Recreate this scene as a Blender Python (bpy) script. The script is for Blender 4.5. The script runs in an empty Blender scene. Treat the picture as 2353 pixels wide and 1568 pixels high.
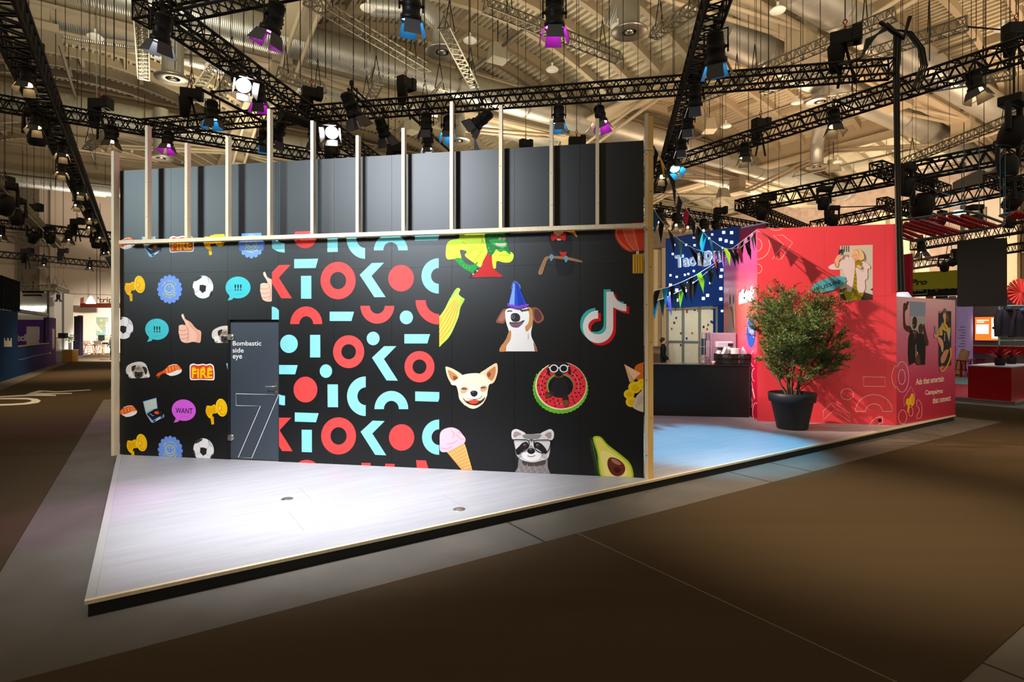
import bpy, math, random
from mathutils import Vector, Matrix, geometry
random.seed(7)
sc = bpy.context.scene
COL = sc.collection
# ---------------------------------------------------------------- camera
F, CX, HY, CH = 1274.0, 1176.5, 761.0, 2.0
cam = bpy.data.cameras.new('camera'); cam.sensor_width = 36; cam.lens = 36 * F / 2353
cam.shift_y = -(784 - HY) / 2353; cam.clip_end = 300
co = bpy.data.objects.new('camera', cam); COL.objects.link(co)
co.location = (0, 0, CH); co.rotation_euler = (math.pi / 2, 0, 0); sc.camera = co
sc.view_settings.view_transform = 'Standard'; sc.view_settings.look = 'None'
sc.view_settings.gamma = 1; sc.view_settings.use_curve_mapping = False
sc.view_settings.exposure = 0.0
# ---------------------------------------------------------------- world + big lights
w = bpy.data.worlds.new('hall_air'); sc.world = w; w.use_nodes = True
w.node_tree.nodes['Background'].inputs[0].default_value = (1.0, 0.80, 0.53, 1)
w.node_tree.nodes['Background'].inputs[1].default_value = 0.30
def spot(name, loc, aim, watts, col, angle=60, blend=0.6, rad=0.12):
    l = bpy.data.lights.new(name, 'SPOT'); l.energy = watts; l.color = col
    l.spot_size = math.radians(angle); l.spot_blend = blend; l.shadow_soft_size = rad
    o = bpy.data.objects.new(name, l); COL.objects.link(o); o.location = loc
    o.rotation_euler = (Vector(aim) - Vector(loc)).to_track_quat('-Z', 'Y').to_euler(); return o
def area(name, loc, aim, watts, col, size):
    l = bpy.data.lights.new(name, 'AREA'); l.energy = watts; l.color = col; l.size = size
    o = bpy.data.objects.new(name, l); COL.objects.link(o); o.location = loc
    o.rotation_euler = (Vector(aim) - Vector(loc)).to_track_quat('-Z', 'Y').to_euler(); return o
spot('key_wall', (-3.6, 2.6, 7.2), (-2.7, 7.6, 1.5), 2500, (.95, .96, 1), 72, .8)
spot('key_front_sheen', (-6.4, -1.6, 6.4), (-1.5, 7.6, 4.4), 7500, (.80, .91, 1), 27, .9, 1.1)
spot('key_left_sheen', (-14.5, .5, 6.4), (-5.0, 8.3, 4.3), 5200, (.72, .9, .95), 24, .9, 1.2)
spot('key_floor', (-2.4, 4.6, 7.2), (-2.0, 6.6, 0), 4300, (.93, .95, 1), 45, 1.0)
spot('warm_red_wall', (-3.8, 9.5, 6.8), (7.0, 11.4, 2.3), 9500, (1, .68, .55), 32, .6, .06)
spot('warm_red_front', (7.0, 3.8, 7.6), (6.6, 11.0, 1.8), 160, (1, .72, .5), 50, .8)
spot('cyan_floor', (4.6, 8.6, 7.0), (3.3, 9.3, 0.1), 3400, (.10, .60, 1), 33, .5)
spot('white_floor', (2.6, 8.4, 7.0), (2.6, 8.6, 0.1), 500, (.9, .95, 1), 44, .8)
spot('pink_wall_light', (3.0, 11.4, 6.5), (5.45, 13.0, 3.6), 260, (1, .4, .85), 46, .7)
spot('counter_fill', (3.2, 10.2, 6.2), (5.0, 12.7, 1.4), 420, (.9, .96, 1), 26, .8)  # white fill added for the things on the counter, no fixture of its own
spot('shrub_fill', (3.2, 6.8, 6.6), (5.3, 10.7, 1.8), 520, (1, .86, .68), 26, .9)  # fill added to brighten the shrub
spot('print_booth_fill', (12.5, 5.2, 7.2), (8.8, 11.8, 1.5), 1100, (1, .84, .74), 34, .9)  # fill added to lift the low pink block, no lamp hangs here
spot('pool_carpet', (3.5, 5.2, 7.4), (3.8, 6.0, 0), 3600, (1, .78, .5), 46, 1.0)
spot('pool_carpet_far', (8.2, 7.6, 7.4), (9.0, 8.6, 0), 2600, (1, .72, .42), 55, 1.0)
spot('pool_carpet_near', (-2.5, 1.4, 7.4), (-1.2, 3.0, 0), 60, (1, .72, .46), 70, 1.0)
spot('magenta_strip', (-7.4, 9.0, 6.8), (-9.2, 12.2, 0), 500, (.8, .3, 1), 30, .9)
spot('magenta_edge', (-3.4, 8.0, 6.8), (-4.6, 6.0, 0.1), 700, (1, .3, .9), 16, .6)
spot('aisle_left_lamp', (-12.5, 16.5, 7.2), (-12.0, 15.5, 0), 1500, (1, .72, .42), 70, 1.0)
spot('aisle_left_lamp_far', (-19, 27, 7.2), (-19, 26, 0), 3500, (1, .72, .42), 75, 1.0)
spot('stand_red_light', (14.5, 15.5, 6.2), (16.0, 16.5, 0.3), 700, (1, .25, .35), 75, .8)
spot('stand_cyan_light', (14.6, 16.0, 5.0), (14.0, 15.6, 0.3), 250, (.2, .8, 1), 60, .8)
spot('front_up_right', (14, 7, 8.6), (14, 10, 20), 3500, (1, .70, .46), 160, 1.0, 2.6)  # unseen upward fill that brightens the roof at the right
spot('white_stand_light', (-24.5, 36.5, 5.6), (-26, 40, 1.0), 24000, (1, .97, .92), 90, .8)
spot('trip_stand_light', (-25.5, 44, 4.6), (-30, 48, 1.2), 26000, (1, .92, .82), 84, .8)
spot('far_wall_left', (-22, 33, 6.2), (-30, 48, 5), 2300, (1, .82, .66), 110, .9)
for i_, (x_, y_, e_, c_) in enumerate([(-11, 15, 4400, (1, .88, .68)), (-1, 15, 2200, (1, .88, .68)), (9, 16, 2900, (1, .77, .53)), (-17, 31, 5200, (1, .84, .62)), (0, 33, 4200, (1, .82, .58)), (15, 31, 6000, (1, .66, .42)), (27, 26, 5200, (1, .68, .44)), (-34, 46, 3600, (1, .84, .68)), (20, 50, 6000, (1, .7, .46)), (19, 14, 3200, (1, .70, .46)), (-6, 5.5, 1900, (1, .86, .62)), (7, 6, 1800, (1, .8, .55))]):
    spot('roof_fill_up', (x_, y_, 8.4), (x_ + .5, y_ + 1, 20), e_ * 1.02, c_, 168, 1.0, 2.6)  # added upward fills that brighten the roof, without fixtures
spot('far_wall_right', (23, 37, 8), (33, 52, 6), 26000, (1, .8, .58), 140, 1.0, 1.0)  # fill spot added to lift the dark right hall wall
spot('far_wall_mid', (14, 44, 7), (24, 58, 6), 12000, (1, .8, .58), 140, 1.0, 1.0)
# ---------------------------------------------------------------- geometry helpers
EU = Vector((math.sin(math.radians(56.48)), math.cos(math.radians(56.48)), 0))
EV = Vector((-EU.y, EU.x, 0))
def P(u, v, z=0): return EU * u + EV * v + Vector((0, 0, z))
def on_z(px, py, z):
    t = (z - CH) / ((HY - py) / F); return Vector(((px - CX) / F * t, t, z))
def at_y(px, py, Y): return Vector(((px - CX) / F * Y, Y, CH + (HY - py) / F * Y))
def on_plane(px, py, p0, n):
    d = Vector(((px - CX) / F, 1, (HY - py) / F)); o = Vector((0, 0, CH))
    return o + d * ((Vector(p0) - o).dot(n) / d.dot(n))
def lin(c): return c / 12.92 if c <= .04045 else ((c + .055) / 1.055) ** 2.4
def hx(h): return tuple(lin(int(h[i:i + 2], 16) / 255) for i in (0, 2, 4))
MATS = {}
def mat(name, col=None, rough=.6, metal=0, emit=None, estr=0, var=.06, scale=6, bump=0, bscale=60, stretch=None, spec=None, trans=0):
    if name in MATS: return MATS[name]
    if name in MATS: return MATS[name]
    if isinstance(col, str): col = hx(col)
    m = bpy.data.materials.new(name); m.use_nodes = True; nt = m.node_tree; N = nt.nodes; L = nt.links
    b = N['Principled BSDF']; b.inputs['Roughness'].default_value = rough; b.inputs['Metallic'].default_value = metal
    if spec is not None: b.inputs['Specular IOR Level'].default_value = spec
    if trans: b.inputs['Transmission Weight'].default_value = trans
    b.inputs['Base Color'].default_value = (*col, 1)
    tc = N.new('ShaderNodeTexCoord'); src = tc.outputs['Object']
    if stretch:
        mp = N.new('ShaderNodeMapping'); mp.inputs['Scale'].default_value = stretch; L.new(src, mp.inputs[0]); src = mp.outputs[0]
    if var:
        n = N.new('ShaderNodeTexNoise'); n.inputs['Scale'].default_value = scale; n.inputs['Detail'].default_value = 5
        L.new(src, n.inputs['Vector'])
        r = N.new('ShaderNodeMapRange'); r.inputs['From Min'].default_value = .25; r.inputs['From Max'].default_value = .75
        r.inputs['To Min'].default_value = 1 - var; r.inputs['To Max'].default_value = 1 + var
        L.new(n.outputs[0], r.inputs[0])
        x = N.new('ShaderNodeMix'); x.data_type = 'RGBA'; x.blend_type = 'MULTIPLY'; x.inputs[0].default_value = 1
        x.inputs[6].default_value = (*col, 1); L.new(r.outputs[0], x.inputs[7]); L.new(x.outputs[2], b.inputs['Base Color'])
    if bump:
        n2 = N.new('ShaderNodeTexNoise'); n2.inputs['Scale'].default_value = bscale; n2.inputs['Detail'].default_value = 3
        L.new(src, n2.inputs['Vector']); bp = N.new('ShaderNodeBump'); bp.inputs['Strength'].default_value = bump
        bp.inputs['Distance'].default_value = .01; L.new(n2.outputs[0], bp.inputs['Height']); L.new(bp.outputs[0], b.inputs['Normal'])
    if emit is not None:
        if isinstance(emit, str): emit = hx(emit)
        b.inputs['Emission Color'].default_value = (*emit, 1); b.inputs['Emission Strength'].default_value = estr
    MATS[name] = m; return m
def C(h, rough=.55):   # printed / painted colour by hex
    return mat('paint_' + h + ('' if rough == .55 else '_%d' % int(rough * 100)), h, rough, var=.02, spec=.22)
RM = {}
def props(o, label=None, cat=None, group=None, kind=None):
    if label: o['label'] = label
    if cat: o['category'] = cat
    if group: o['group'] = group
    if kind: o['kind'] = kind
    return o
def thing(name, label, cat, loc=(0, 0, 0), rz=0, group=None, kind=None):
    o = bpy.data.objects.new(name, None); COL.objects.link(o); o.empty_display_size = .1
    o.location = loc; o.rotation_euler = (0, 0, rz)
    RM[o.name] = (Matrix.Translation(Vector(loc)) @ Matrix.Rotation(rz, 4, 'Z')).inverted()
    return props(o, label, cat, group, kind)
class MB:
    def __init__(s): s.v = []; s.f = []; s.m = []; s.mats = []; s.sm = []
    def mi(s, m):
        if m not in s.mats: s.mats.append(m)
        return s.mats.index(m)
    def add(s, vs, fs, m, smooth=False):
        b = len(s.v); k = s.mi(m); s.v += [tuple(x) for x in vs]
        for f in fs: s.f.append(tuple(b + i for i in f)); s.m.append(k); s.sm.append(smooth)
        return s
    def box(s, c, d, m, R=None):
        hx_, hy, hz = d[0] / 2, d[1] / 2, d[2] / 2; c = Vector(c)
        vs = [Vector((x * hx_, y * hy, z * hz)) for x in (-1, 1) for y in (-1, 1) for z in (-1, 1)]
        vs = [c + ((R @ q) if R else q) for q in vs]
        return s.add(vs, [(0, 1, 3, 2), (4, 6, 7, 5), (0, 4, 5, 1), (2, 3, 7, 6), (0, 2, 6, 4), (1, 5, 7, 3)], m)
    def box2(s, p, q, m): 
        return s.box([(a + b) / 2 for a, b in zip(p, q)], [abs(b - a) for a, b in zip(p, q)], m)
    def ubox(s, u0, u1, v0, v1, z0, z1, m):   # box aligned with the hall axes, world coordinates
        vs = [P(u, v, z) for u in (u0, u1) for v in (v0, v1) for z in (z0, z1)]
        return s.add(vs, [(0, 1, 3, 2), (4, 6, 7, 5), (0, 4, 5, 1), (2, 3, 7, 6), (0, 2, 6, 4), (1, 5, 7, 3)], m)
    def tube(s, pts, r, m, n=8, cap=True, closed=False):
        pts = [Vector(p) for p in pts]; K = len(pts); rs = r if isinstance(r, (list, tuple)) else [r] * K
        vs = []; up = None
        for i in range(K):
            if closed: d = pts[(i + 1) % K] - pts[i - 1]
            else: d = pts[min(i + 1, K - 1)] - pts[max(i - 1, 0)]
            d.normalize()
            if up is None: up = Vector((0, 0, 1)) if abs(d.z) < .9 else Vector((1, 0, 0))
            a = d.cross(up)
            if a.length < 1e-4: a = d.cross(Vector((0, 1, 0)))
            a.normalize(); b = a.cross(d); up = b
            for k in range(n):
                t = 2 * math.pi * k / n; vs.append(pts[i] + (a * math.cos(t) + b * math.sin(t)) * rs[i])
        fs = []
        for i in range(K if closed else K - 1):
            j = (i + 1) % K
            for k in range(n): fs.append((i * n + k, i * n + (k + 1) % n, j * n + (k + 1) % n, j * n + k))
        s.add(vs, fs, m, n > 5)
        if cap and not closed: s.add(vs[:n], [tuple(range(n - 1, -1, -1))], m); s.add(vs[-n:], [tuple(range(n))], m)
        return s
    def lathe(s, prof, m, n=24, c=(0, 0, 0), R=None, smooth=True):
        c = Vector(c); vs = []
        for r, z in prof:
            for k in range(n):
                t = 2 * math.pi * k / n; q = Vector((r * math.cos(t), r * math.sin(t), z)); vs.append(c + ((R @ q) if R else q))
        fs = [(i * n + k, i * n + (k + 1) % n, (i + 1) * n + (k + 1) % n, (i + 1) * n + k) for i in range(len(prof) - 1) for k in range(n)]
        return s.add(vs, fs, m, smooth)
    def sphere(s, c, r, m, n=10, sq=(1, 1, 1)):
        prof = [(max(1e-4, math.sin(math.pi * i / (n // 2 + 1))), -math.cos(math.pi * i / (n // 2 + 1))) for i in range(n // 2 + 2)]
        c = Vector(c); vs = []
        for a, z in prof:
            for k in range(n):
                t = 2 * math.pi * k / n; vs.append(c + Vector((a * math.cos(t) * r * sq[0], a * math.sin(t) * r * sq[1], z * r * sq[2])))
        fs = [(i * n + k, i * n + (k + 1) % n, (i + 1) * n + (k + 1) % n, (i + 1) * n + k) for i in range(len(prof) - 1) for k in range(n)]
        return s.add(vs, fs, m, True)
    def build(s, name, parent=None, label=None, world=False, cat=None, group=None, kind=None, origin=None, bevel=0):
        vs = s.v
        if parent is not None and world: M = RM[parent.name]; vs = [tuple(M @ Vector(v)) for v in vs]
        if origin is not None: o_ = Vector(origin); vs = [tuple(Vector(v) - o_) for v in vs]
        me = bpy.data.meshes.new(name); me.from_pydata(vs, [], s.f)
        for m in s.mats: me.materials.append(m)
        me.polygons.foreach_set('material_index', s.m); me.polygons.foreach_set('use_smooth', s.sm); me.update()
        o = bpy.data.objects.new(name, me); COL.objects.link(o)
        if parent is not None: o.parent = parent; RM[o.name] = RM.get(parent.name)
        elif origin is not None: o.location = origin
        if bevel:
            bv = o.modifiers.new('bevel', 'BEVEL'); bv.width = bevel; bv.segments = 2; bv.limit_method = 'ANGLE'
        return props(o, label, cat, group, kind)
def copy_tree(o, parent=None, fix=None):
    c = o.copy(); COL.objects.link(c); c.parent = parent
    for ch in list(o.children): copy_tree(ch, c)
    return c
def text_shape(body, bold=0, shear=0):
    cu = bpy.data.curves.new('t', 'FONT'); cu.body = body; cu.offset = bold; cu.shear = shear; cu.resolution_u = 3; cu.space_character = 1.0
    o = bpy.data.objects.new('t', cu); COL.objects.link(o)
    dg = bpy.context.evaluated_depsgraph_get(); e = o.evaluated_get(dg); me = e.to_mesh()
    vs = [(v.co.x, v.co.y) for v in me.vertices]; fs = [tuple(p.vertices) for p in me.polygons]
    e.to_mesh_clear(); bpy.data.objects.remove(o); bpy.data.curves.remove(cu)
    return vs, fs
def smooth(pts, k=4):
    n = len(pts); out = []
    for i in range(n):
        p0, p1, p2, p3 = pts[i - 1], pts[i], pts[(i + 1) % n], pts[(i + 2) % n]
        for j in range(k):
            t = j / k; a = [(-t**3 + 2*t*t - t) / 2, (3*t**3 - 5*t*t + 2) / 2, (-3*t**3 + 4*t*t + t) / 2, (t**3 - t*t) / 2]
            out.append(tuple(a[0]*p0[q] + a[1]*p1[q] + a[2]*p2[q] + a[3]*p3[q] for q in (0, 1)))
    return out
def osm(pts, k=4):
    q = [pts[0]] + list(pts) + [pts[-1]]; n = len(pts); return smooth(q, k)[k:k * n + 1]
def ell(cx, cy, rx, ry=None, a0=0, a1=360, n=32, rot=0):
    ry = rx if ry is None else ry; r = math.radians(rot); out = []
    full = abs(a1 - a0) >= 360
    for i in range(n if full else n + 1):
        t = math.radians(a0 + (a1 - a0) * i / n); x, y = rx * math.cos(t), ry * math.sin(t)
        out.append((cx + x * math.cos(r) - y * math.sin(r), cy + x * math.sin(r) + y * math.cos(r)))
    return out
def ringsec(cx, cy, ro, ri, a0, a1, n=20):   # ro, ri = (rx, ry)
    return ell(cx, cy, ro[0], ro[1], a0, a1, n) + ell(cx, cy, ri[0], ri[1], a1, a0, n)
def stroke(pts, wd, closed=False):
    n = len(pts); L_ = []; R_ = []
    for i in range(n):
        a = pts[i - 1] if (i or closed) else pts[i]; b = pts[(i + 1) % n] if (i < n - 1 or closed) else pts[i]
        dx, dy = b[0] - a[0], b[1] - a[1]; l = math.hypot(dx, dy) or 1
        nx, ny = -dy / l * wd / 2, dx / l * wd / 2
        L_.append((pts[i][0] + nx, pts[i][1] + ny)); R_.append((pts[i][0] - nx, pts[i][1] - ny))
    return [(L_[i], L_[(i + 1) % n], R_[(i + 1) % n], R_[i]) for i in range(n if closed else n - 1)]
def clip(poly, box):
    x0, x1, y0, y1 = box
    for ax, lim, sg in ((0, x0, 1), (0, x1, -1), (1, y0, 1), (1, y1, -1)):
        out = []
        for i in range(len(poly)):
            a, b = poly[i - 1], poly[i]; da, db = (a[ax] - lim) * sg, (b[ax] - lim) * sg
            if (da >= 0) != (db >= 0):
                t = da / (da - db); out.append((a[0] + (b[0] - a[0]) * t, a[1] + (b[1] - a[1]) * t))
            if db >= 0: out.append(b)
        poly = out
        if len(poly) < 3: return []
    return poly
def clean(poly):
    out = []
    for p in poly:
        if not out or math.hypot(p[0] - out[-1][0], p[1] - out[-1][1]) > 1e-5: out.append(p)
    if len(out) > 1 and math.hypot(out[0][0] - out[-1][0], out[0][1] - out[-1][1]) < 1e-5: out.pop()
    return out
class Surface:
    """A real vertical plane in the place: org + s * axis + z up; prints on it are thin flat films."""
    def __init__(s, p0, p1, z0, parent=None, step=.0007):
        s.o = Vector((p0[0], p0[1], z0)); d = Vector((p1[0] - p0[0], p1[1] - p0[1], 0)); s.len = d.length
        s.ax = d.normalized(); s.n = Vector((s.ax.y, -s.ax.x, 0)); s.step = step
        if s.n.dot(Vector((0, 0, CH)) - s.o) < 0: s.n = -s.n
        s.rz = math.atan2(s.ax.y, s.ax.x); s.parent = parent; s.sy = -1 if (Matrix.Rotation(-s.rz, 3, 'Z') @ s.n).y < 0 else 1
    def W(s, px, py):
        q = on_plane(px, py, s.o, s.n) - s.o; return (q.dot(s.ax), q.z)
class Art:
    def __init__(s, surf, zoom=(0, 0, 1), box=None, shift=(0, 0), base=.0012):
        s.S = surf; s.z = zoom; s.box = box; s.sh = shift; s.mb = MB(); s.k = 0; s.base = base
    def w(s, p):
        q = s.S.W(s.z[0] + p[0] * s.z[2], s.z[1] + p[1] * s.z[2]); return (q[0] + s.sh[0], q[1] + s.sh[1])
    def raw(s, loops, m, wall=False):
        loops = [[p if wall else s.w(p) for p in l] for l in loops]
        if s.box: loops = [clip(l, s.box) for l in loops]
        loops = [clean(l) for l in loops if len(l) > 2]; loops = [l for l in loops if len(l) > 2]
        if not loops: return
        y = s.S.sy * (s.base + s.k * s.S.step)
        vs = [Vector((p[0], y, p[1])) for l in loops for p in l]
        tr = geometry.tessellate_polygon([[Vector((p[0], p[1], 0)) for p in l] for l in loops])
        s.mb.add(vs, [t if s.S.sy > 0 else t for t in tr], m)
    def p(s, pts, m, hole=None):
        if isinstance(m, str): m = C(m)
        s.raw([pts] + ([hole] if hole else []), m); s.k += 1; return s
    def sm(s, pts, m): return s.p(smooth(pts), m)
    def e(s, cx, cy, rx, ry, m, rot=0): return s.p(ell(cx, cy, rx, ry, rot=rot), m)
    def ring(s, cx, cy, ro, ri, m):
        if s.box is None: return s.p(ell(cx, cy, *ro), m, ell(cx, cy, *ri))
        s.raw([ringsec(cx, cy, ro, ri, 0, 180)], C(m)); s.raw([ringsec(cx, cy, ro, ri, 180, 360)], C(m)); s.k += 1; return s
    def st(s, pts, wd, m, closed=False, sm_=False):
        if sm_: pts = smooth(pts, 4) if closed else osm(pts)
        if isinstance(m, str): m = C(m)
        for q in stroke(pts, wd, closed): s.raw([list(q)], m)
        s.k += 1; return s
    def text(s, body, x0, y0, x1, y1, m, bold=.012, ang=None, p4=None):
        """text fitted into the photo quad: left-bottom, right-bottom .. as bbox x0..x1, bottom y0, top y1 (zoom px) or p4 corners bl, br, tl"""
        vs, fs = text_shape(body, bold); 
        if isinstance(m, str): m = C(m)
        ax, bx = min(v[0] for v in vs), max(v[0] for v in vs); ay, by = min(v[1] for v in vs), max(v[1] for v in vs)
        bl, br, tl = p4 if p4 else ((x0, y0), (x1, y0), (x0, y1))
        bl, br, tl = s.w(bl), s.w(br), s.w(tl); y = s.S.sy * (s.base + s.k * s.S.step)
        out = []
        for v in vs:
            a = (v[0] - ax) / (bx - ax); b = (v[1] - ay) / (by - ay)
            out.append((bl[0] + (br[0] - bl[0]) * a + (tl[0] - bl[0]) * b, y, bl[1] + (br[1] - bl[1]) * a + (tl[1] - bl[1]) * b))
        if s.box and (min(o[0] for o in out) < s.box[0] or max(o[0] for o in out) > s.box[1] or min(o[2] for o in out) < s.box[2] or max(o[2] for o in out) > s.box[3]):
            for f in fs: s.raw([[(out[i][0], out[i][2]) for i in f]], m, wall=True)
        else: s.mb.add(out, fs, m)
        s.k += 1; return s
    def done(s, name, label=None, parent=None):
        if not s.mb.f: return None
        o = s.mb.build(name, parent or s.S.parent, label); return o
# ================================================================ setting
def concrete_mat():
    m = mat('concrete', '545049', .75, var=.28, scale=1.3, bump=.15, bscale=90); return m
def carpet_mat():
    m = mat('brown_carpet', '463a2a', .95, var=.14, scale=260, bump=.5, bscale=700, spec=.1)
    nt = m.node_tree; N = nt.nodes; L = nt.links; b = N['Principled BSDF']
    src = b.inputs['Base Color'].links[0].from_socket
    tc = N.new('ShaderNodeTexCoord'); mp = N.new('ShaderNodeMapping'); mp.inputs['Rotation'].default_value = (0, 0, -math.radians(33.52)); mp.inputs['Scale'].default_value = (.05, 1.4, 1)
    L.new(tc.outputs['Object'], mp.inputs[0]); n = N.new('ShaderNodeTexNoise'); n.inputs['Scale'].default_value = 2.2; n.inputs['Detail'].default_value = 6
    L.new(mp.outputs[0], n.inputs['Vector']); r = N.new('ShaderNodeMapRange'); r.inputs['From Min'].default_value = .3; r.inputs['From Max'].default_value = .7
    r.inputs['To Min'].default_value = .93; r.inputs['To Max'].default_value = 1.07; L.new(n.outputs[0], r.inputs[0])
    x = N.new('ShaderNodeMix'); x.data_type = 'RGBA'; x.blend_type = 'MULTIPLY'; x.inputs[0].default_value = 1
    L.new(src, x.inputs[6]); L.new(r.outputs[0], x.inputs[7]); L.new(x.outputs[2], b.inputs['Base Color']); return m
CONC, CARP = concrete_mat(), carpet_mat()
CREAM = mat('cream_steel', 'b3a68c', .6, var=.05, scale=2)
DECK = mat('roof_deck', 'c6bda3', .65, var=.05, scale=1)
WALLP = mat('hall_wall_panel', 'b7a897', .8, var=.05, scale=.6)
BLK = mat('black_metal', '0b0b0d', .45, .3, var=.1)
BLKP = mat('black_powder_coat', '131316', .55, .2, var=.1)
ALU = mat('bare_aluminium', 'b9b4a8', .35, .85, var=.08, scale=20)
def floor_():
    b = MB()
    b.add([P(-60, -14, 0), P(60, -14, 0), P(60, 60, 0), P(-60, 60, 0)], [(0, 1, 2, 3)], CONC)
    o = b.build('floor', kind='structure')
    j = MB(); J = mat('floor_joint', '1c1a18', .9)
    for u in (3.15, 6.9, 7.9, 12.6, 18.4): j.ubox(u, u + .02, 4.2, 4.85, 0, .0015, J)
    for u in (-.6, 1.0, 2.6, 4.2, 6.0): j.ubox(u, u + .015, -5, 1.22, 0, .0015, J)
    for v in (.35, -1.0): j.ubox(-5, 12, v, v + .015, 0, .0015, J)
    j.build('floor_joint', o)
    c = MB()
    for (a, b_, d, e) in ((-4.05, -1.0, -14, 62.2), (-1.0, 55, 1.22, 4.2), (15.75, 18.75, 4.2, 62.2), (-1.0, 15.75, 20.05, 23.1)):
        c.ubox(a, b_, d, e, 0.0, .006, CARP)
    co_ = c.build('carpet', label='brown needle felt carpet laid along the aisles around the platform', cat='carpet')
    s = MB(); S_ = mat('carpet_seam', '6a5a42', .9)
    s.ubox(3.55, 3.562, 1.22, 4.2, .006, .0075, S_); 
    s.build('seam', co_)
    fm = MB(); Wt = mat('floor_marking_white', 'c9cbc4', .8)
    Z = (0, 860, .4516)
    def g(pts):
        vs = [on_z(Z[0] + x * Z[2], Z[1] + y * Z[2], .009) for x, y in pts]
        tr = geometry.tessellate_polygon([vs]); fm.add(vs, tr, Wt)
    g([(-10, 122), (60, 121), (140, 121), (190, 126), (208, 135), (195, 146), (140, 154), (60, 159), (-10, 161), (-10, 153), (60, 151), (120, 147), (158, 140), (160, 134), (140, 129), (60, 128), (-10, 129)])
    g([(-10, 113), (120, 106), (245, 99), (130, 104), (170, 90), (200, 83), (235, 84), (290, 88), (460, 78), (462, 82), (290, 93), (220, 90), (185, 96), (290, 97), (368, 96), (365, 100), (230, 104), (285, 106), (284, 111), (160, 111), (60, 116), (-10, 119)])
    fm.build('floor_lettering', label='large pale painted letters on the left aisle carpet', cat='floor lettering')
floor_()
BEFORE = set(o.name for o in bpy.data.objects)
def walls():
    W_ = MB(); W_.ubox(-14, 38.3, 42, 42.3, .667, 12.6, WALLP); 
    wb = W_.build('wall_back', kind='structure')
    p_ = MB(); DK = mat('hall_column_dark', '5f564a', .8); 
    for u in (-6.0, 2.5, 11, 19.5, 28): 
        p_.ubox(u, u + .9, 41.5, 42, .667, 12.2, DK); p_.ubox(u + 1.4, u + 1.7, 41.8, 42, .667, 11, WALLP); p_.ubox(u + 4.6, u + 4.8, 41.85, 42, .667, 11, WALLP)
    for z in (4.2, 7.6): p_.ubox(-14, 38, 41.97, 42, z, z + .03, DK)
    p_.build('pilaster', wb)
    W_ = MB(); W_.ubox(37.5, 37.8, 0, 42, .667, 12.6, WALLP); wr = W_.build('wall_right', kind='structure')
    q = MB(); PIL = mat('hall_pilaster', 'c0b090', .8); BR = mat('rough_block', '8d7a6c', .9, var=.25, scale=3, bump=.5, bscale=8)
    for v in range(2, 42, 6):
        q.ubox(36.9, 37.5, v, v + .5, .667, 10.6, PIL); q.ubox(36.9, 37.5, v + 1.3, v + 1.8, .667, 10.6, PIL)
        q.ubox(36.7, 37.5, v + 3.6, v + 5.0, .667, 11, BR)
    q.ubox(36.5, 37.5, 0, 42, 9.1, 10.6, BR); q.ubox(37.2, 37.5, 0, 42, 6.0, 6.1, PIL)
    q.build('pilaster', wr)
    l = MB(); LV = mat('louvre', '9a8d78', .7); LD = mat('louvre_dark', '4a443c', .8)
    for v in (22.7, 28.7, 34.7, 10.7):
        l.ubox(37.3, 37.5, v, v + 1.4, 7.2, 8.6, LV)
        for i in range(8): l.ubox(37.27, 37.31, v + .1, v + .62, 7.3 + i * .15, 7.38 + i * .15, LD); l.ubox(37.27, 37.31, v + .78, v + 1.3, 7.3 + i * .15, 7.38 + i * .15, LD)
    for i in range(26): l.ubox(37.3, 37.42, 19.2, 22.2, 3.2 + i * .16, 3.29 + i * .16, LV)
    l.build('louvre', wr)
walls()
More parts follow.
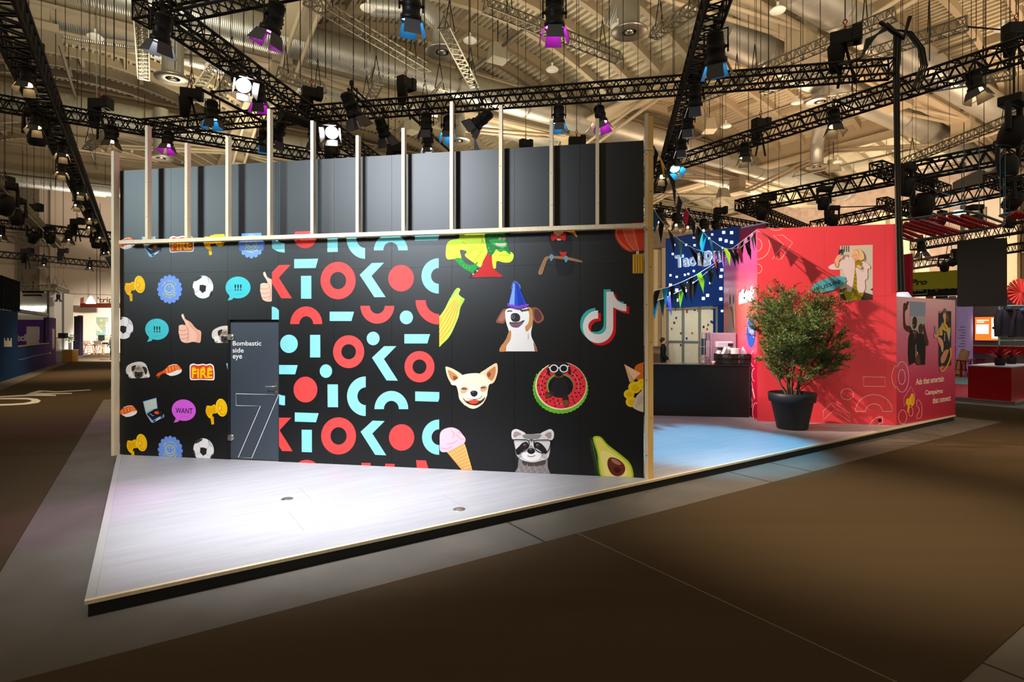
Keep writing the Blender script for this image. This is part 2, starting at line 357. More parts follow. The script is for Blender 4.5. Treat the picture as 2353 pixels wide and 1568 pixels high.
def roof():
    U = [-19.7, -8.1, 3.5, 15.1, 26.7, 38.3]
    V0, V1 = 3.0, 42.0
    zs, rise = 10.95, 1.55
    def arc(u, a, b): t = (u - a) / (b - a); return zs + rise * 4 * t * (1 - t)
    root = bpy.data.objects.new('ceiling', None); COL.objects.link(root); root['kind'] = 'structure'; RM[root.name] = Matrix()
    for a, b in zip(U[1:-1], U[2:]) if True else []:
        d = MB(); n = 58; pts = []
        for i in range(n):
            for f, h in ((0, 0), (.36, 0), (.42, .10), (.94, .10)):
                u = a + (b - a) * (i + f) / n; pts.append((u, arc(u, a, b) + h + .30))
        pts.append((b, arc(b, a, b) + .3)); vs = [P(u, v, z) for v in (V0, V1) for u, z in pts]; K = len(pts)
        d.add(vs, [(i, i + 1, K + i + 1, K + i) for i in range(K - 1)], DECK); d.build('roof_deck', root)
        r = MB(); rw = .09
        v = V0 + .4
        while v < V1:
            N_ = 20; vs = []
            for i in range(N_ + 1):
                u = a + (b - a) * i / N_; z = arc(u, a, b)
                vs += [P(u, v - rw, z), P(u, v + rw, z), P(u, v + rw, z + .32), P(u, v - rw, z + .32)]
            fs = [(4 * i + k, 4 * i + (k + 1) % 4, 4 * i + 4 + (k + 1) % 4, 4 * i + 4 + k) for i in range(N_) for k in range(4)]
            r.add(vs, fs, CREAM); v += 1.24
        r.build('roof_rib', root)
        q = MB(); v = V0 + .4; k = 0
        while v < V1 - 1.3:
            for i in range(1, 6):
                if (k + i) % 3 == 0: continue
                u = a + (b - a) * i / 6 + (.25 if k % 2 else -.25); z = arc(u, a, b) + .06
                q.ubox(u - .07, u + .07, v + rw, v + 1.24 - rw, z, z + .24, CREAM)
            v += 1.24; k += 1
        q.build('roof_purlin', root)
    # deep girders, both ways
    def gird(name, u0, u1, v0, v1, zb, zt, fl):
        b = MB(); along_v = (v1 - v0) > (u1 - u0); cu, cv = (u0 + u1) / 2, (v0 + v1) / 2
        if along_v:
            b.ubox(cu - .12, cu + .12, v0, v1, zb, zt, CREAM); b.ubox(u0, u1, v0, v1, zb - .08, zb, CREAM); b.ubox(u0, u1, v0, v1, zt, zt + .08, CREAM)
        else:
            b.ubox(u0, u1, cv - .12, cv + .12, zb, zt, CREAM); b.ubox(u0, u1, v0, v1, zb - .08, zb, CREAM); b.ubox(u0, u1, v0, v1, zt, zt + .08, CREAM)
        o = b.build(name, kind='structure'); return o
    for u in U[2:-1]: 
        o = gird('beam', u - .45, u + .45, V0, V1, 10.5, 11.5, 0)
        # tied lower chord: two bars that dip to a block halfway between cross girders
        k = MB()
        for va, vb in ((3.4, 13.3), (13.3, 23.2), (23.2, 33.1)):
            for du in (-.22, .22):
                m = (va + vb) / 2
                for p_, q_ in (((va, 10.4), (m - .8, 9.5)), ((m - .8, 9.5), (m + .8, 9.5)), ((m + .8, 9.5), (vb, 10.4))):
                    k.tube([P(u + du, p_[0], p_[1]), P(u + du, q_[0], q_[1])], .06, CREAM, 6)
            k.ubox(u - .4, u + .4, m - .5, m + .5, 9.42, 9.6, CREAM); k.ubox(u - .3, u + .3, m - .3, m + .3, 9.6, 10.5, CREAM)
        k.build('tie_rod', o)
    for v in (8.4, 18.3, 28.2, 38.1):
        o = gird('beam', -8.1, 38.3, v - .35, v + .35, 10.2, 11.6, 0)
        k = MB()
        for ua, ub in ((-8.1, 3.5), (3.5, 15.1), (15.1, 26.7), (26.7, 38.3)):
            m = (ua + ub) / 2
            for dv in (-.22, .22):
                for p_, q_ in (((ua, 10.2), (m - .9, 9.6)), ((m - .9, 9.6), (m + .9, 9.6)), ((m + .9, 9.6), (ub, 10.2))):
                    k.tube([P(p_[0], v + dv, p_[1]), P(q_[0], v + dv, q_[1])], .06, CREAM, 6)
            k.ubox(m - .5, m + .5, v - .4, v + .4, 9.5, 9.7, CREAM); k.ubox(m - .3, m + .3, v - .25, v + .25, 9.7, 10.2, CREAM)
        k.build('tie_rod', o)
roof()
# ---- ducts
def duct_mat():
    m = mat('spiral_duct', 'c4c6be', .42, .75, var=.06, scale=4)
    nt = m.node_tree; N = nt.nodes; L = nt.links; b = N['Principled BSDF']; tc = N.new('ShaderNodeTexCoord')
    wv = N.new('ShaderNodeTexWave'); wv.bands_direction = 'X'; wv.inputs['Scale'].default_value = 6.5; L.new(tc.outputs['Object'], wv.inputs['Vector'])
    bp = N.new('ShaderNodeBump'); bp.inputs['Strength'].default_value = .45; bp.inputs['Distance'].default_value = .02
    L.new(wv.outputs[1], bp.inputs['Height']); L.new(bp.outputs[0], b.inputs['Normal']); return m
DUCT = duct_mat()
def duct(u0, u1, v, z, r, label):
    t = thing('ventilation_duct', label, 'ventilation duct', P(u0, v, z), math.atan2(EU.y, EU.x), 'spiral ventilation ducts under the roof')
    b = MB(); b.tube([(0, 0, 0), (u1 - u0, 0, 0)], r, DUCT, 24); b.build('duct_pipe', t)
    x = 2.0
    while x < u1 - u0: c = MB(); c.tube([(x - .03, 0, 0), (x + .03, 0, 0)], r + .025, ALU, 24); c.tube([(x, r, 0), (x, r, 11.0 - z if z < 10.8 else .8)], .012, BLK, 5, cap=False); x += 3.0; c.build('duct_clamp', t)
duct(-8, 37, 17.25, 10.6, .5, 'large silver spiral duct running across the middle of the roof, nearer of its pair')
duct(-8, 37, 19.3, 10.5, .5, 'large silver spiral duct running across the middle of the roof, farther of its pair')
duct(-8, 37, 27.2, 10.6, .5, 'silver spiral duct deep in the hall, behind the middle pair')
duct(-12, 30, 37.0, 9.7, .42, 'silver spiral duct running along the top of the far beige wall')
duct(13, 37, 7.4, 10.4, .5, 'silver spiral duct at the upper right corner of the hall, nearer of its pair')
duct(13, 37, 9.5, 10.2, .5, 'silver spiral duct at the upper right corner of the hall, farther of its pair')
def branch(px, py, z, label, du, dv, vert=False):
    c = on_z(px, py, z); t = thing('duct_outlet', label, 'air outlet', c, 0, 'round air outlets under the roof')
    R_ = .27; b = MB(); d = EU * du + EV * dv
    pts = [Vector((0, 0, .1)), Vector((0, 0, .75)), d * .25 + Vector((0, 0, 1.15)), d + Vector((0, 0, 1.25))] if not vert else [Vector((0, 0, .1)), Vector((0, 0, 2.0))]
    b.tube(pts, R_, DUCT, 16); b.build('duct_elbow', t)
    r = MB(); r.lathe([(.18, .02), (.44, 0), (.46, .04), (.3, .12), (R_, .14)], ALU, 24); r.lathe([(.02, .0), (.11, .0), (.11, .05)], ALU, 16); r.build('outlet_ring', t)
    f = MB()
    for i in range(10):
        a = i * math.pi / 5; q = Vector((math.cos(a), math.sin(a), 0)); p_ = Vector((-q.y, q.x, 0))
        f.add([q * .1 + Vector((0, 0, .02)), q * .4 - p_ * .03 + Vector((0, 0, .02)), q * .4 + p_ * .05 + Vector((0, 0, .06)), q * .1 + p_ * .02 + Vector((0, 0, .06))], [(0, 1, 2, 3)], BLK)
    f.build('outlet_vane', t)
branch(397, 183, 8.9, 'round air outlet on a straight vertical silver duct above the left of the black wall', 0, 0, True)
branch(1016, 122, 9.4, 'round air outlet on an elbowed silver duct, top centre of the picture', -1.6, 1.0)
branch(1446, 76, 9.6, 'round air outlet with wide ring, right of the violet spotlight', .8, 1.4)
branch(1053, 325, 9.0, 'small round air outlet seen low between the studs', .6, 1.4)
branch(1885, 236, 9.4, 'air outlet bend below the dark cable loop', 1.9, -1.4)
branch(1877, 385, 9.3, 'air outlet bend far back above the black lighting rig', -1.9, -1.2)
branch(370, 365, 9.0, 'flat round air outlet low behind the leftmost studs', 0, 0, True)
# cream loudspeaker boxes and round pendant lamps under the roof
SPK = mat('cream_plastic', 'b5b09b', .5)
for i, (px, py, z, lb) in enumerate([(1144, 140, 10.2, 'below the violet spotlight, centre top'), (1630, 303, 10.0, 'right of the tall end post'), (1915, 393, 9.2, 'on the far wall above the black rig'),
        (1662, 455, 9.0, 'above the bunting'), (118, 75, 10.4, 'high on the far left'), (945, 305, 9.6, 'behind the sixth and seventh studs')]):
    c = on_z(px, py, z); t = thing('loudspeaker', 'tapered cream loudspeaker box hanging from the roof ' + lb, 'loudspeaker', c, .5 + i, 'cream loudspeakers under the roof')
    b = MB(); b.add([(-.3, -.25, 0), (.3, -.25, 0), (.3, .25, 0), (-.3, .25, 0), (-.2, -.15, .5), (.2, -.15, .5), (.2, .15, .5), (-.2, .15, .5)], [(3, 2, 1, 0), (4, 5, 6, 7), (0, 1, 5, 4), (1, 2, 6, 5), (2, 3, 7, 6), (3, 0, 4, 7)], SPK)
    b.build('speaker_case', t, bevel=.02); b = MB(); b.tube([(0, 0, .5), (0, 0, 1.3)], .015, BLK, 5); b.build('hanging_rod', t)
LAMP = mat('pendant_lamp_face', 'd8d4c6', .5, emit='fff0d0', estr=.25)
for px, py, z, lb in [(845, 18, 10, 'beside the blue spotlight at the top'), (219, 85, 9.6, 'among the left ribs'), (489, 150, 9.4, 'left of the black rising truss'), (1427, 227, 9.2, 'just above the black diagonal truss'),
        (1269, 160, 9.8, 'below the slanted silver truss'), (470, 230, 9.0, 'by the slanted silver truss on the left'), (2305, 65, 9.6, 'in the upper right corner'), (1787, 24, 9.8, 'at the top above the right rig'),
        (1832, 235, 9.2, 'between the two black trusses on the right'), (1668, 290, 9.2, 'right of the tall end post'), (1925, 373, 9.0, 'over the far wall'), (1080, 93, 9.9, 'right of the leaning silver truss'), (1420, 61, 10, 'near the wide air outlet')]:
    c = on_z(px, py, z); b = MB(); b.lathe([(.001, -.03), (.17, -.03), (.19, 0), (.12, .06), (.03, .1), (.03, .2)], LAMP, 16); b.tube([(0, 0, .1), (0, 0, 3.2)], .006, BLK, 4, cap=False)
    b.mats; o = b.build('pendant_lamp', label='small round white pendant lamp under the roof ' + lb, cat='lamp', group='pendant lamps under the roof'); o.location = c
# ---- roof pipes
for i, (u0_, u1_, v0_, v1_, z, l) in enumerate([(-10, 20, 25.6, 25.6, 9.9, 'thin pipe running above the left truss'), (-8, 30, 34.8, 34.8, 9.4, 'thin pipe before the far wall'), (9.0, 9.0, 4, 40, 10.6, 'thin pipe in the middle vault of the roof'), (20.2, 20.2, 6, 40, 10.5, 'thin pipe in the right vault'),
        (23.4, 23.4, 6, 40, 10.5, 'second thin pipe in the right vault'), (29.5, 29.5, 6, 40, 10.4, 'thin pipe in the farthest right vault'), (33.0, 33.0, 6, 40, 10.2, 'second thin pipe in the farthest right vault'), (-2.2, -2.2, 6, 40, 10.9, 'pipe bundle in the left vault')]):
    q = MB(); q.tube([P(u0_, v0_, z), P(u1_, v1_, z)], .05, mat('grey_pipe', '6f6a5e', .5, .3), 8)
    L_ = (P(u1_, v1_) - P(u0_, v0_)); n = int(L_.length / 3)
    for k in range(n + 1): c = P(u0_, v0_, z) + L_ * (k / n); q.tube([c, c + Vector((0, 0, 1.2))], .012, BLK, 4, cap=False)
    q.build('sprinkler_pipe', origin=P(u0_, v0_, z), label='grey ' + l, cat='pipe', group='pipes under the roof')

# the hall shell above is scaled up about the camera, so it sits farther off and larger (bays of 17.4 x 14.9 m, roof springing at 15.4 m)
for o in list(bpy.data.objects):
    if o.name in BEFORE or o.parent is not None: continue
    o.location = Vector(o.location) * 1.5 - Vector((0, 0, 1)); o.scale = (1.5, 1.5, 1.5)
bpy.context.view_layer.update()
# ================================================================ platform
PZ = .115
def lvt():
    m = mat('pale_wood_plank', 'a2a2a8', .5, var=.10, scale=3, stretch=(.5, 5, 1), bump=.04, bscale=30)
    nt = m.node_tree; N = nt.nodes; L = nt.links; tc = None
    for n in N:
        if n.type == 'MAPPING': n.inputs['Rotation'].default_value = (0, 0, -math.radians(20))
    return m
LVT = lvt(); TIMB = mat('spruce_timber', 'dac8a6', .6, var=.10, scale=5, stretch=(6, 6, .6)); TIMBY = TIMB
PU0, PU1, PV0, PV1 = -.35, 15.1, 4.85, 19.3
pf = thing('platform', 'low exhibition platform with pale wood-look floor and black skirting', 'platform', P(PU0, PV0, 0), math.atan2(EU.y, EU.x))
LU, LV = PU1 - PU0, PV1 - PV0
MB().box2((.02, .02, .0), (LU - .02, LV, .098), BLKP).build('platform_skirting', pf)
MB().box2((.06, .035, .098), (LU - .06, LV, PZ), LVT).build('platform_flooring', pf)
b = MB(); b.box2((0, 0, .094), (LU, .035, PZ + .006), TIMB); b.build('front_edge_timber', pf, 'pale timber strip along the front edge')
b = MB(); b.box2((0, .035, .09), (.06, LV, PZ + .004), C('a4a4a2')); b.box2((LU - .06, .035, .09), (LU, LV, PZ + .004), C('a4a4a2')); b.build('side_edge_strip', pf, 'grey metal strip along the side edge')
b = MB(); SM = mat('plank_joint', '8d8789', .7)
for y0, y1, x in [(.6, 1.3, 1.6), (1.5, 2.1, 1.9), (.3, .9, 3.2), (2.0, 2.6, 3.4), (.9, 1.5, 4.6)]: b.box2((x, y0, PZ), (x + .004, y1, PZ + .0006), SM)
b.build('plank_joint', pf)
for px, py, l in [(660, 1147, 'round metal floor socket lid in the platform, in front of the door'), (1055, 1171, 'round metal floor socket lid in the platform, nearer the front edge')]:
    c = on_z(px, py, PZ); b = MB(); b.lathe([(.0, .003), (.062, .004), (.066, .001), (.066, 0)], ALU, 24); b.lathe([(.045, .0045), (.05, .0045), (.05, .003)], BLK, 24)
    o = b.build('floor_socket', label=l, cat='floor socket', group='floor sockets in the platform'); o.location = c
# ================================================================ black graphic wall
S1 = Surface((-5.98, 8.456), (1.69, 7.105), PZ)
w1 = thing('graphic_wall', 'long black exhibition wall printed with animal, emoji and letter graphics, behind timber studs', 'exhibition wall', S1.o, S1.rz)
S1.parent = w1
WB = mat('black_wall_film', '0e1012', .42, var=.05, scale=14, bump=.05, bscale=300, spec=.42)
WG = mat('wall_gap', '050505', .9)
HT = 4.33; HM = 2.76
def sx(px, py=800): return S1.W(px, py)[0]
seams = [0] + [sx(x) for x in (393, 523, 640, 768, 900, 1038, 1182, 1332)] + [S1.len]
dx0, dx1 = sx(523.5), sx(641); DT = S1.W(580, 735)[1]
for a, b_ in zip(seams[:-1], seams[1:]):
    for z0, z1 in ((0, HM), (HM, HT)):
        zz = z0
        if abs(a - dx0) < .02 and z0 == 0: zz = DT
        if zz >= z1: continue
        b = MB(); b.box2((a + .0015, 0, zz), (b_ - .0015, .018, z1 - .002), WB); b.build('wall_panel', w1)
b = MB(); b.box2((0, .02, 0), (dx0, .09, HT - .02), WG); b.box2((dx1, .02, 0), (S1.len, .09, HT - .02), WG); b.box2((dx0, .02, DT), (dx1, .09, HT - .02), WG); b.box2((dx0, .075, 0), (dx1, .09, DT), WG)
b.build('wall_core', w1)
# door
DG = mat('dark_grey_door', '39434e', .45, var=.04, scale=20)
dr = MB().box2((dx0 + .035, .012, .01), (dx1 - .006, .05, DT - .04), DG).build('door', w1, 'dark blue-grey door in the wall', bevel=.002)
fr = MB(); fr.box2((dx0, .0, 0), (dx0 + .03, .06, DT), WG); fr.box2((dx0, .03, DT - .035), (dx1, .06, DT), WG); fr.build('door_frame', w1)
STEEL = mat('brushed_steel', 'b8b6b0', .28, .95)
for py in (775, 1006):
    z = S1.W(527, py)[1]; h = MB(); R = Matrix.Rotation(math.pi / 2, 3, 'X')
    h.lathe([(.001, .02), (.045, .02), (.05, .01), (.05, 0)], STEEL, 20, (dx0 + .05, .012, z), R); h.box2((dx0 + .005, -.012, z - .04), (dx0 + .05, .012, z + .04), STEEL); h.build('hinge', dr)
hz = S1.W(630, 888)[1]; hxp = sx(634)
h = MB(); h.box2((hxp - .02, .002, hz - .13), (hxp + .02, .012, hz + .05), STEEL); h.tube([(hxp, .0, hz + .0), (hxp, -.045, hz), (hxp - .02, -.055, hz), (hxp - .13, -.055, hz)], .0095, STEEL, 10)
h.lathe([(.001, .014), (.012, .014), (.012, 0)], STEEL, 12, (hxp, .002, hz - .085), Matrix.Rotation(math.pi / 2, 3, 'X')); h.build('handle', dr, bevel=.001)
Z4, Z5, Z6, Z7, Z8, Z9, ZD = (240, 530, .17857), (240, 800, .17857), (600, 530, .187), (600, 800, .1913), (1000, 500, .22099), (1000, 800, .22099), (1120, 640, .20408)
a = Art(S1, Z4, base=-.0105)   # on the door face, which sits back from the wall
a.text('Bombastic', 1645, 1482, 2012, 1422, 'FFFFFF', .008).done('door_lettering', parent=dr)
a = Art(S1, Z5, base=-.0105)
a.text('side', 1643, 60, 1785, 0, 'FFFFFF', .008).text('eye', 1645, 160, 1765, 92, 'FFFFFF', .008).done('door_lettering', parent=dr)
Art(S1, Z5, base=-.0105).st([(1685, 590), (2235, 603), (1890, 1418), (1716, 1410), (2002, 748), (1688, 742)], 7, 'F4F4F4', True).done('door_number', 'outlined white figure 7', parent=dr)
# ---- print zones (s, z) of the mural
bz = S1.W(272, 557)[1] - .03
mx0, mx1 = sx(624.6), sx(1009.5)
LEFT = (.005, mx0, 0.002, bz + .1); DOORBOX = (.005, dx0 - .002, .002, bz + .1); MID = (mx0, mx1, .002, bz + .1); RIGHT = (mx1, S1.len - .004, .002, bz + .1)
MIDB = (dx1 + .002, mx1, .002, bz + .1)
def ref(z, x, y): return S1.W(z[0] + x * z[2], z[1] + y * z[2])
def art_megaphone(a):
    a.p([(318, 815), (358, 810), (364, 905), (332, 913)], 'F0B400'); a.sm([(262, 740), (272, 685), (290, 676), (330, 678), (375, 660), (400, 760), (350, 775), (335, 825), (315, 835), (290, 815), (268, 775)], 'FFC400')
    a.sm([(275, 690), (300, 705), (340, 700), (370, 680), (380, 760), (340, 770), (300, 800), (272, 770)], 'F2B200')
    a.e(455, 694, 70, 112, 'FFD21E', -8); a.e(462, 694, 52, 96, 'EDB000', -8); a.e(466, 690, 44, 84, 'FFC90E', -8); a.e(440, 702, 26, 34, 'F0A800')
    a.e(435, 700, 18, 24, 'FFD83A')
def art_badge(a, cx=840, cy=757):
    out = []
    for i in range(96):
        t = 2 * math.pi * i / 96; k = .86 + .14 * abs(math.cos(8 * t)) ** .6; out.append((cx + 162 * k * math.sin(t), cy - 187 * k * math.cos(t)))
    a.p(out, '6E97E6'); Y = 'D9E05A'
    a.p(ell(cx - 2, cy + 4, 66, 75), Y, ell(cx - 2, cy + 4, 58, 67))
    a.st(ell(cx - 4, cy - 5, 42, 50, 10, 165, 14), 9, Y); a.p([(cx - 14, cy - 40), (cx - 4, cy - 46), (cx - 8, cy - 10)], Y); a.p([(cx + 22, cy - 38), (cx + 34, cy - 44), (cx + 26, cy - 6)], Y)
    for word, base, sgn in (('MAIN CHARACTER', -90, 1), ('MAIN CHARACTER', 90, 1)):
        n = len(word)
        for i, ch in enumerate(word):
            if ch == ' ': continue
            th = math.radians(base + (i - (n - 1) / 2) * 9.6); r0, r1 = (84, 97), (104, 120)
            d = math.radians(3.3)
            q = lambda t_, r: (cx + r[0] * math.cos(t_), cy + r[1] * math.sin(t_))
            a.text(ch, 0, 0, 0, 0, Y, .03, p4=(q(th - d, r0), q(th + d, r0), q(th - d, r1))); a.k -= 1
    a.k += 1
def art_ball(a):
    a.e(1268, 728, 132, 147, 'F2F2F2')
    a.p([(1226, 702), (1268, 698), (1310, 712), (1302, 780), (1262, 806), (1222, 765)], '222426')
    a.sm([(1160, 640), (1200, 598), (1255, 588), (1245, 610), (1200, 640), (1165, 655)], '3a3c3e'); a.sm([(1140, 740), (1150, 745), (1165, 800), (1158, 810), (1142, 780)], '4a4c4e')
    a.st([(1330, 600), (1385, 685), (1345, 662), (1330, 610)], 4, '303234'); a.sm([(1365, 800), (1390, 770), (1375, 830), (1350, 850)], '3a3c3e')
    for l in ([(1310, 712), (1345, 662)], [(1302, 780), (1360, 810)], [(1262, 806), (1255, 868)], [(1222, 765), (1160, 800)], [(1226, 702), (1200, 640)]): a.st(l, 4, 'C4C6CA'); a.k -= 1
    a.k += 1
def art_bubble(a, c='45C6D0', t='!!!', cx=1720, cy=733):
    a.p([(1600, 810), (1612, 850), (1584, 902), (1640, 890), (1672, 858)], c); a.e(cx, cy, 161, 141, c)
    d = '35A6B0' if t == '!!!' else 'B84CC0'
    for l in ([(1568, 708), (1590, 696), (1608, 690)], [(1578, 772), (1610, 768), (1645, 764)], [(1680, 828), (1730, 816), (1795, 808)]): a.st(l, 4, d); a.k -= 1
    a.k += 1
    if t == '!!!': a.text(t, 1676, 774, 1766, 692, '14202A', .015)
    else: a.text(t, 1612, 775, 1838, 706, '14141C', .008)
def art_thumb(a):
    a.sm([(1010, 1072), (1024, 1090), (1045, 1140), (1110, 1180), (1160, 1240), (1200, 1275), (1243, 1300), (1244, 1380), (1228, 1445), (1150, 1432), (1060, 1448), (1000, 1430), (976, 1395), (965, 1350), (956, 1310), (958, 1260), (962, 1225), (1000, 1212), (1045, 1215), (1030, 1170), (1005, 1130), (992, 1090)], 'F3BFA8')
    a.sm([(1085, 1170), (1150, 1240), (1200, 1290), (1238, 1310), (1238, 1380), (1222, 1440), (1180, 1430), (1190, 1350), (1160, 1290), (1100, 1230)], 'E8A890')
    for l in ([(958, 1278), (1000, 1290), (1050, 1282), (1070, 1262)], [(962, 1335), (1010, 1345), (1065, 1335), (1080, 1318)], [(975, 1390), (1020, 1396), (1065, 1386), (1078, 1370)], [(1045, 1215), (1075, 1262), (1082, 1320), (1080, 1390), (1060, 1440)]): a.st(l, 6, 'C98068', sm_=True); a.k -= 1
    a.k += 1; a.sm([(1000, 1085), (1018, 1098), (1030, 1130), (1012, 1128)], 'FBDACB')
def art_pug(a):
    a.sm([(280, 290), (295, 235), (350, 198), (420, 178), (490, 180), (540, 215), (565, 280), (588, 368), (520, 385), (440, 388), (330, 386), (312, 345), (290, 330)], 'D8D0C4')
    a.sm([(310, 320), (345, 300), (380, 330), (395, 375), (330, 384)], 'EAE4DA'); a.sm([(500, 340), (540, 310), (580, 350), (585, 368), (520, 383)], 'EAE4DA')
    a.sm([(375, 250), (440, 220), (510, 250), (525, 320), (500, 365), (445, 386), (390, 365), (368, 310)], 'B7A99A')
    a.sm([(358, 240), (410, 222), (400, 262), (378, 300), (360, 292)], '2E2828'); a.sm([(495, 240), (540, 250), (556, 290), (550, 330), (535, 342), (515, 290)], '2E2828')
    a.sm([(395, 340), (410, 315), (445, 308), (480, 315), (500, 345), (480, 375), (445, 386), (405, 378)], '3A3434'); a.e(445, 345, 22, 13, '141214')
    a.e(408, 312, 17, 14, '161414'); a.e(486, 314, 17, 14, '161414'); a.e(404, 307, 4, 4, 'F0F0F0'); a.e(482, 309, 4, 4, 'F0F0F0')
    for l in ([(400, 270), (430, 255), (460, 255), (490, 272)], [(410, 285), (440, 272), (480, 288)], [(430, 240), (445, 265), (460, 240)], [(330, 380), (335, 365)], [(345, 382), (350, 364)], [(530, 380), (532, 362)], [(548, 378), (552, 360)]): a.st(l, 5, '5a4c44'); a.k -= 1
    a.k += 1
def art_sushi(a):
    a.sm([(790, 320), (860, 290), (985, 270), (990, 310), (935, 345), (862, 360), (825, 348)], 'F4F0EA')
    a.sm([(668, 365), (685, 328), (760, 290), (820, 238), (880, 210), (940, 212), (970, 240), (1000, 280), (960, 276), (905, 298), (830, 325), (770, 325), (722, 350), (690, 396), (698, 355), (674, 368)], 'F0641E')
    for x, y in ((800, 262), (838, 240), (878, 226), (918, 222), (950, 232)): a.sm([(x, y - 6), (x + 12, y + 20), (x + 16, y + 60), (x + 6, y + 58), (x - 4, y + 20)], 'FF9C5A'); a.k -= 1
    a.k += 1; a.st([(820, 238), (880, 214), (940, 216)], 7, 'FFF0E6', sm_=True)
    for l in ([(675, 358), (720, 325), (760, 305)], [(690, 385), (715, 345), (765, 318)]): a.st(l, 4, 'C43E12'); a.k -= 1
    a.k += 1
def art_fire(a):
    a.sm([(1100, 228), (1120, 208), (1150, 200), (1200, 212), (1270, 203), (1310, 212), (1360, 202), (1400, 222), (1412, 260), (1418, 330), (1414, 405), (1370, 416), (1250, 410), (1150, 414), (1104, 402), (1098, 320)], 'FFFFFF')
    a.sm([(1114, 238), (1135, 222), (1160, 216), (1205, 228), (1270, 218), (1310, 228), (1360, 218), (1390, 235), (1398, 270), (1404, 335), (1400, 392), (1360, 402), (1250, 398), (1150, 400), (1116, 390), (1110, 320)], 'E8421E')
    for x0 in (1125, 1250, 1330): a.p([(x0, 300), (x0, 262), (x0 + 8, 245), (x0 + 14, 262), (x0 + 24, 232), (x0 + 32, 258), (x0 + 42, 240), (x0 + 52, 300)], 'FFC60A'); a.k -= 1
    a.k += 1; a.text('FIRE', 1126, 388, 1392, 268, 'FFCF0A', .03)
def art_turntable(a):
    a.p([(497, 688), (668, 640), (684, 776), (600, 802), (532, 842)], '8FBCE0'); a.p([(510, 698), (658, 655), (672, 768), (598, 790), (540, 828)], 'C4CEC2')
    a.p([(535, 845), (600, 800), (640, 788), (770, 850), (770, 888), (625, 965), (600, 952)], '86B2DA'); a.p([(548, 850), (602, 812), (642, 798), (762, 850), (622, 932)], '1c1e22')
    a.e(690, 832, 78, 50, '0e0f12', 8); a.e(690, 832, 60, 36, '1e2024', 8); a.e(676, 833, 30, 19, 'F05A1E', 8); a.st([(590, 845), (628, 872), (645, 866)], 5, 'D8E0EA')
    a.p([(632, 936), (662, 920), (662, 936), (632, 952)], '121418'); a.p([(730, 885), (758, 870), (758, 884), (730, 898)], '121418'); a.p([(670, 926), (722, 896), (722, 908), (670, 940)], 'E8F0F8'); a.e(640, 868, 8, 6, '6A6AE0')
STK = {'megaphone': (art_megaphone, Z4, (395, 745), 'yellow megaphone'), 'badge': (art_badge, Z4, (840, 757), 'blue scalloped badge with a yellow smiley'), 'ball': (art_ball, Z4, (1268, 728), 'black and white football'),
       'bubble': (art_bubble, Z4, (1720, 733), 'cyan speech bubble with three exclamation marks'), 'thumb': (art_thumb, Z4, (1110, 1260), 'hand with thumb up'), 'pug': (art_pug, Z5, (435, 285), 'sad pug dog lying down'),
       'sushi': (art_sushi, Z5, (835, 300), 'prawn sushi'), 'fire': (art_fire, Z5, (1258, 308), 'word FIRE in flames'), 'turntable': (art_turntable, Z5, (635, 800), 'open light-blue suitcase record player'),
       'want': (lambda a: art_bubble(a, 'DD60E4', 'WANT'), Z4, (1720, 733), 'violet speech bubble reading WANT')}
def stick(k, px, py, box=DOORBOX):
    fn, z, c, lb = STK[k]; r = ref(z, *c); t = S1.W(px, py)
    a = Art(S1, z, box=box, shift=(t[0] - r[0], t[1] - r[1])); fn(a); a.done('printed_' + {'fire': 'word', 'want': 'speech_bubble', 'bubble': 'speech_bubble', 'thumb': 'hand', 'pug': 'dog', 'ball': 'football', 'turntable': 'record_player'}.get(k, k), lb)
for k, x, y in [('sushi', 283, 563), ('turntable', 350, 562), ('fire', 417.5, 561), ('megaphone', 493, 556), ('megaphone', 310.5, 663), ('badge', 390, 665), ('ball', 466.5, 660),
        ('ball', 284, 754), ('bubble', 361, 757), ('thumb', 438, 755), ('pug', 317, 851), ('sushi', 389, 853.6), ('fire', 464.6, 855), ('sushi', 287, 948), ('turntable', 353.4, 943), ('want', 422.5, 943), ('megaphone', 498, 946), ('megaphone', 315, 1026), ('badge', 391.5, 1035), ('ball', 468, 1034)]:
    stick(k, x, y)
stick('badge', 578, 560, LEFT); stick('bubble', 547.2, 661, LEFT); stick('thumb', 627, 659, LEFT)
stick('pug', 516, 769); stick('turntable', 546, 856)
# ---- middle zone: geometric letter shapes
RD, TL = 'EC4442', '84D8E0'
def shp(z, fn, name, box=MID): a = Art(S1, z, box=box); fn(a); a.done(name)
def poly(z, pts, c, name='printed_bar', box=MID): shp(z, lambda a: a.p(pts, c), name, box)
def disc(z, x, y, rx, ry, c, box=MID): shp(z, lambda a: a.e(x, y, rx, ry, c), 'printed_disc', box)
def sec(z, x, y, ro, ri, a0, a1, c, box=MID): shp(z, lambda a: a.p(ringsec(x, y, ro, ri, a0, a1), c), 'printed_arch', box)
def rng(z, x, y, ro, ri, c, box=MID): shp(z, lambda a: a.p(ell(x, y, *ro), c, ell(x, y, *ri)) if a.box is None else (a.raw([ringsec(x, y, ro, ri, 0, 180)], C(c)), a.raw([ringsec(x, y, ro, ri, 180, 360)], C(c))), 'printed_ring', box)
poly(Z6, [(135, 30), (170, 90), (230, 145), (290, 155), (290, 272), (210, 260), (135, 218)], TL, 'printed_arch')
disc(Z6, 542, 82, 138, 138, RD); poly(Z6, [(815, 40), (942, 40), (942, 262), (815, 265)], TL)
sec(Z6, 1278, 80, (230, 267), (108, 135), 90, 182, TL); sec(Z6, 1594, 243, (208, 205), (93, 100), 180, 360, TL)
poly(Z6, [(1890, 10), (2204, 10), (2172, 119), (1890, 126)], TL)
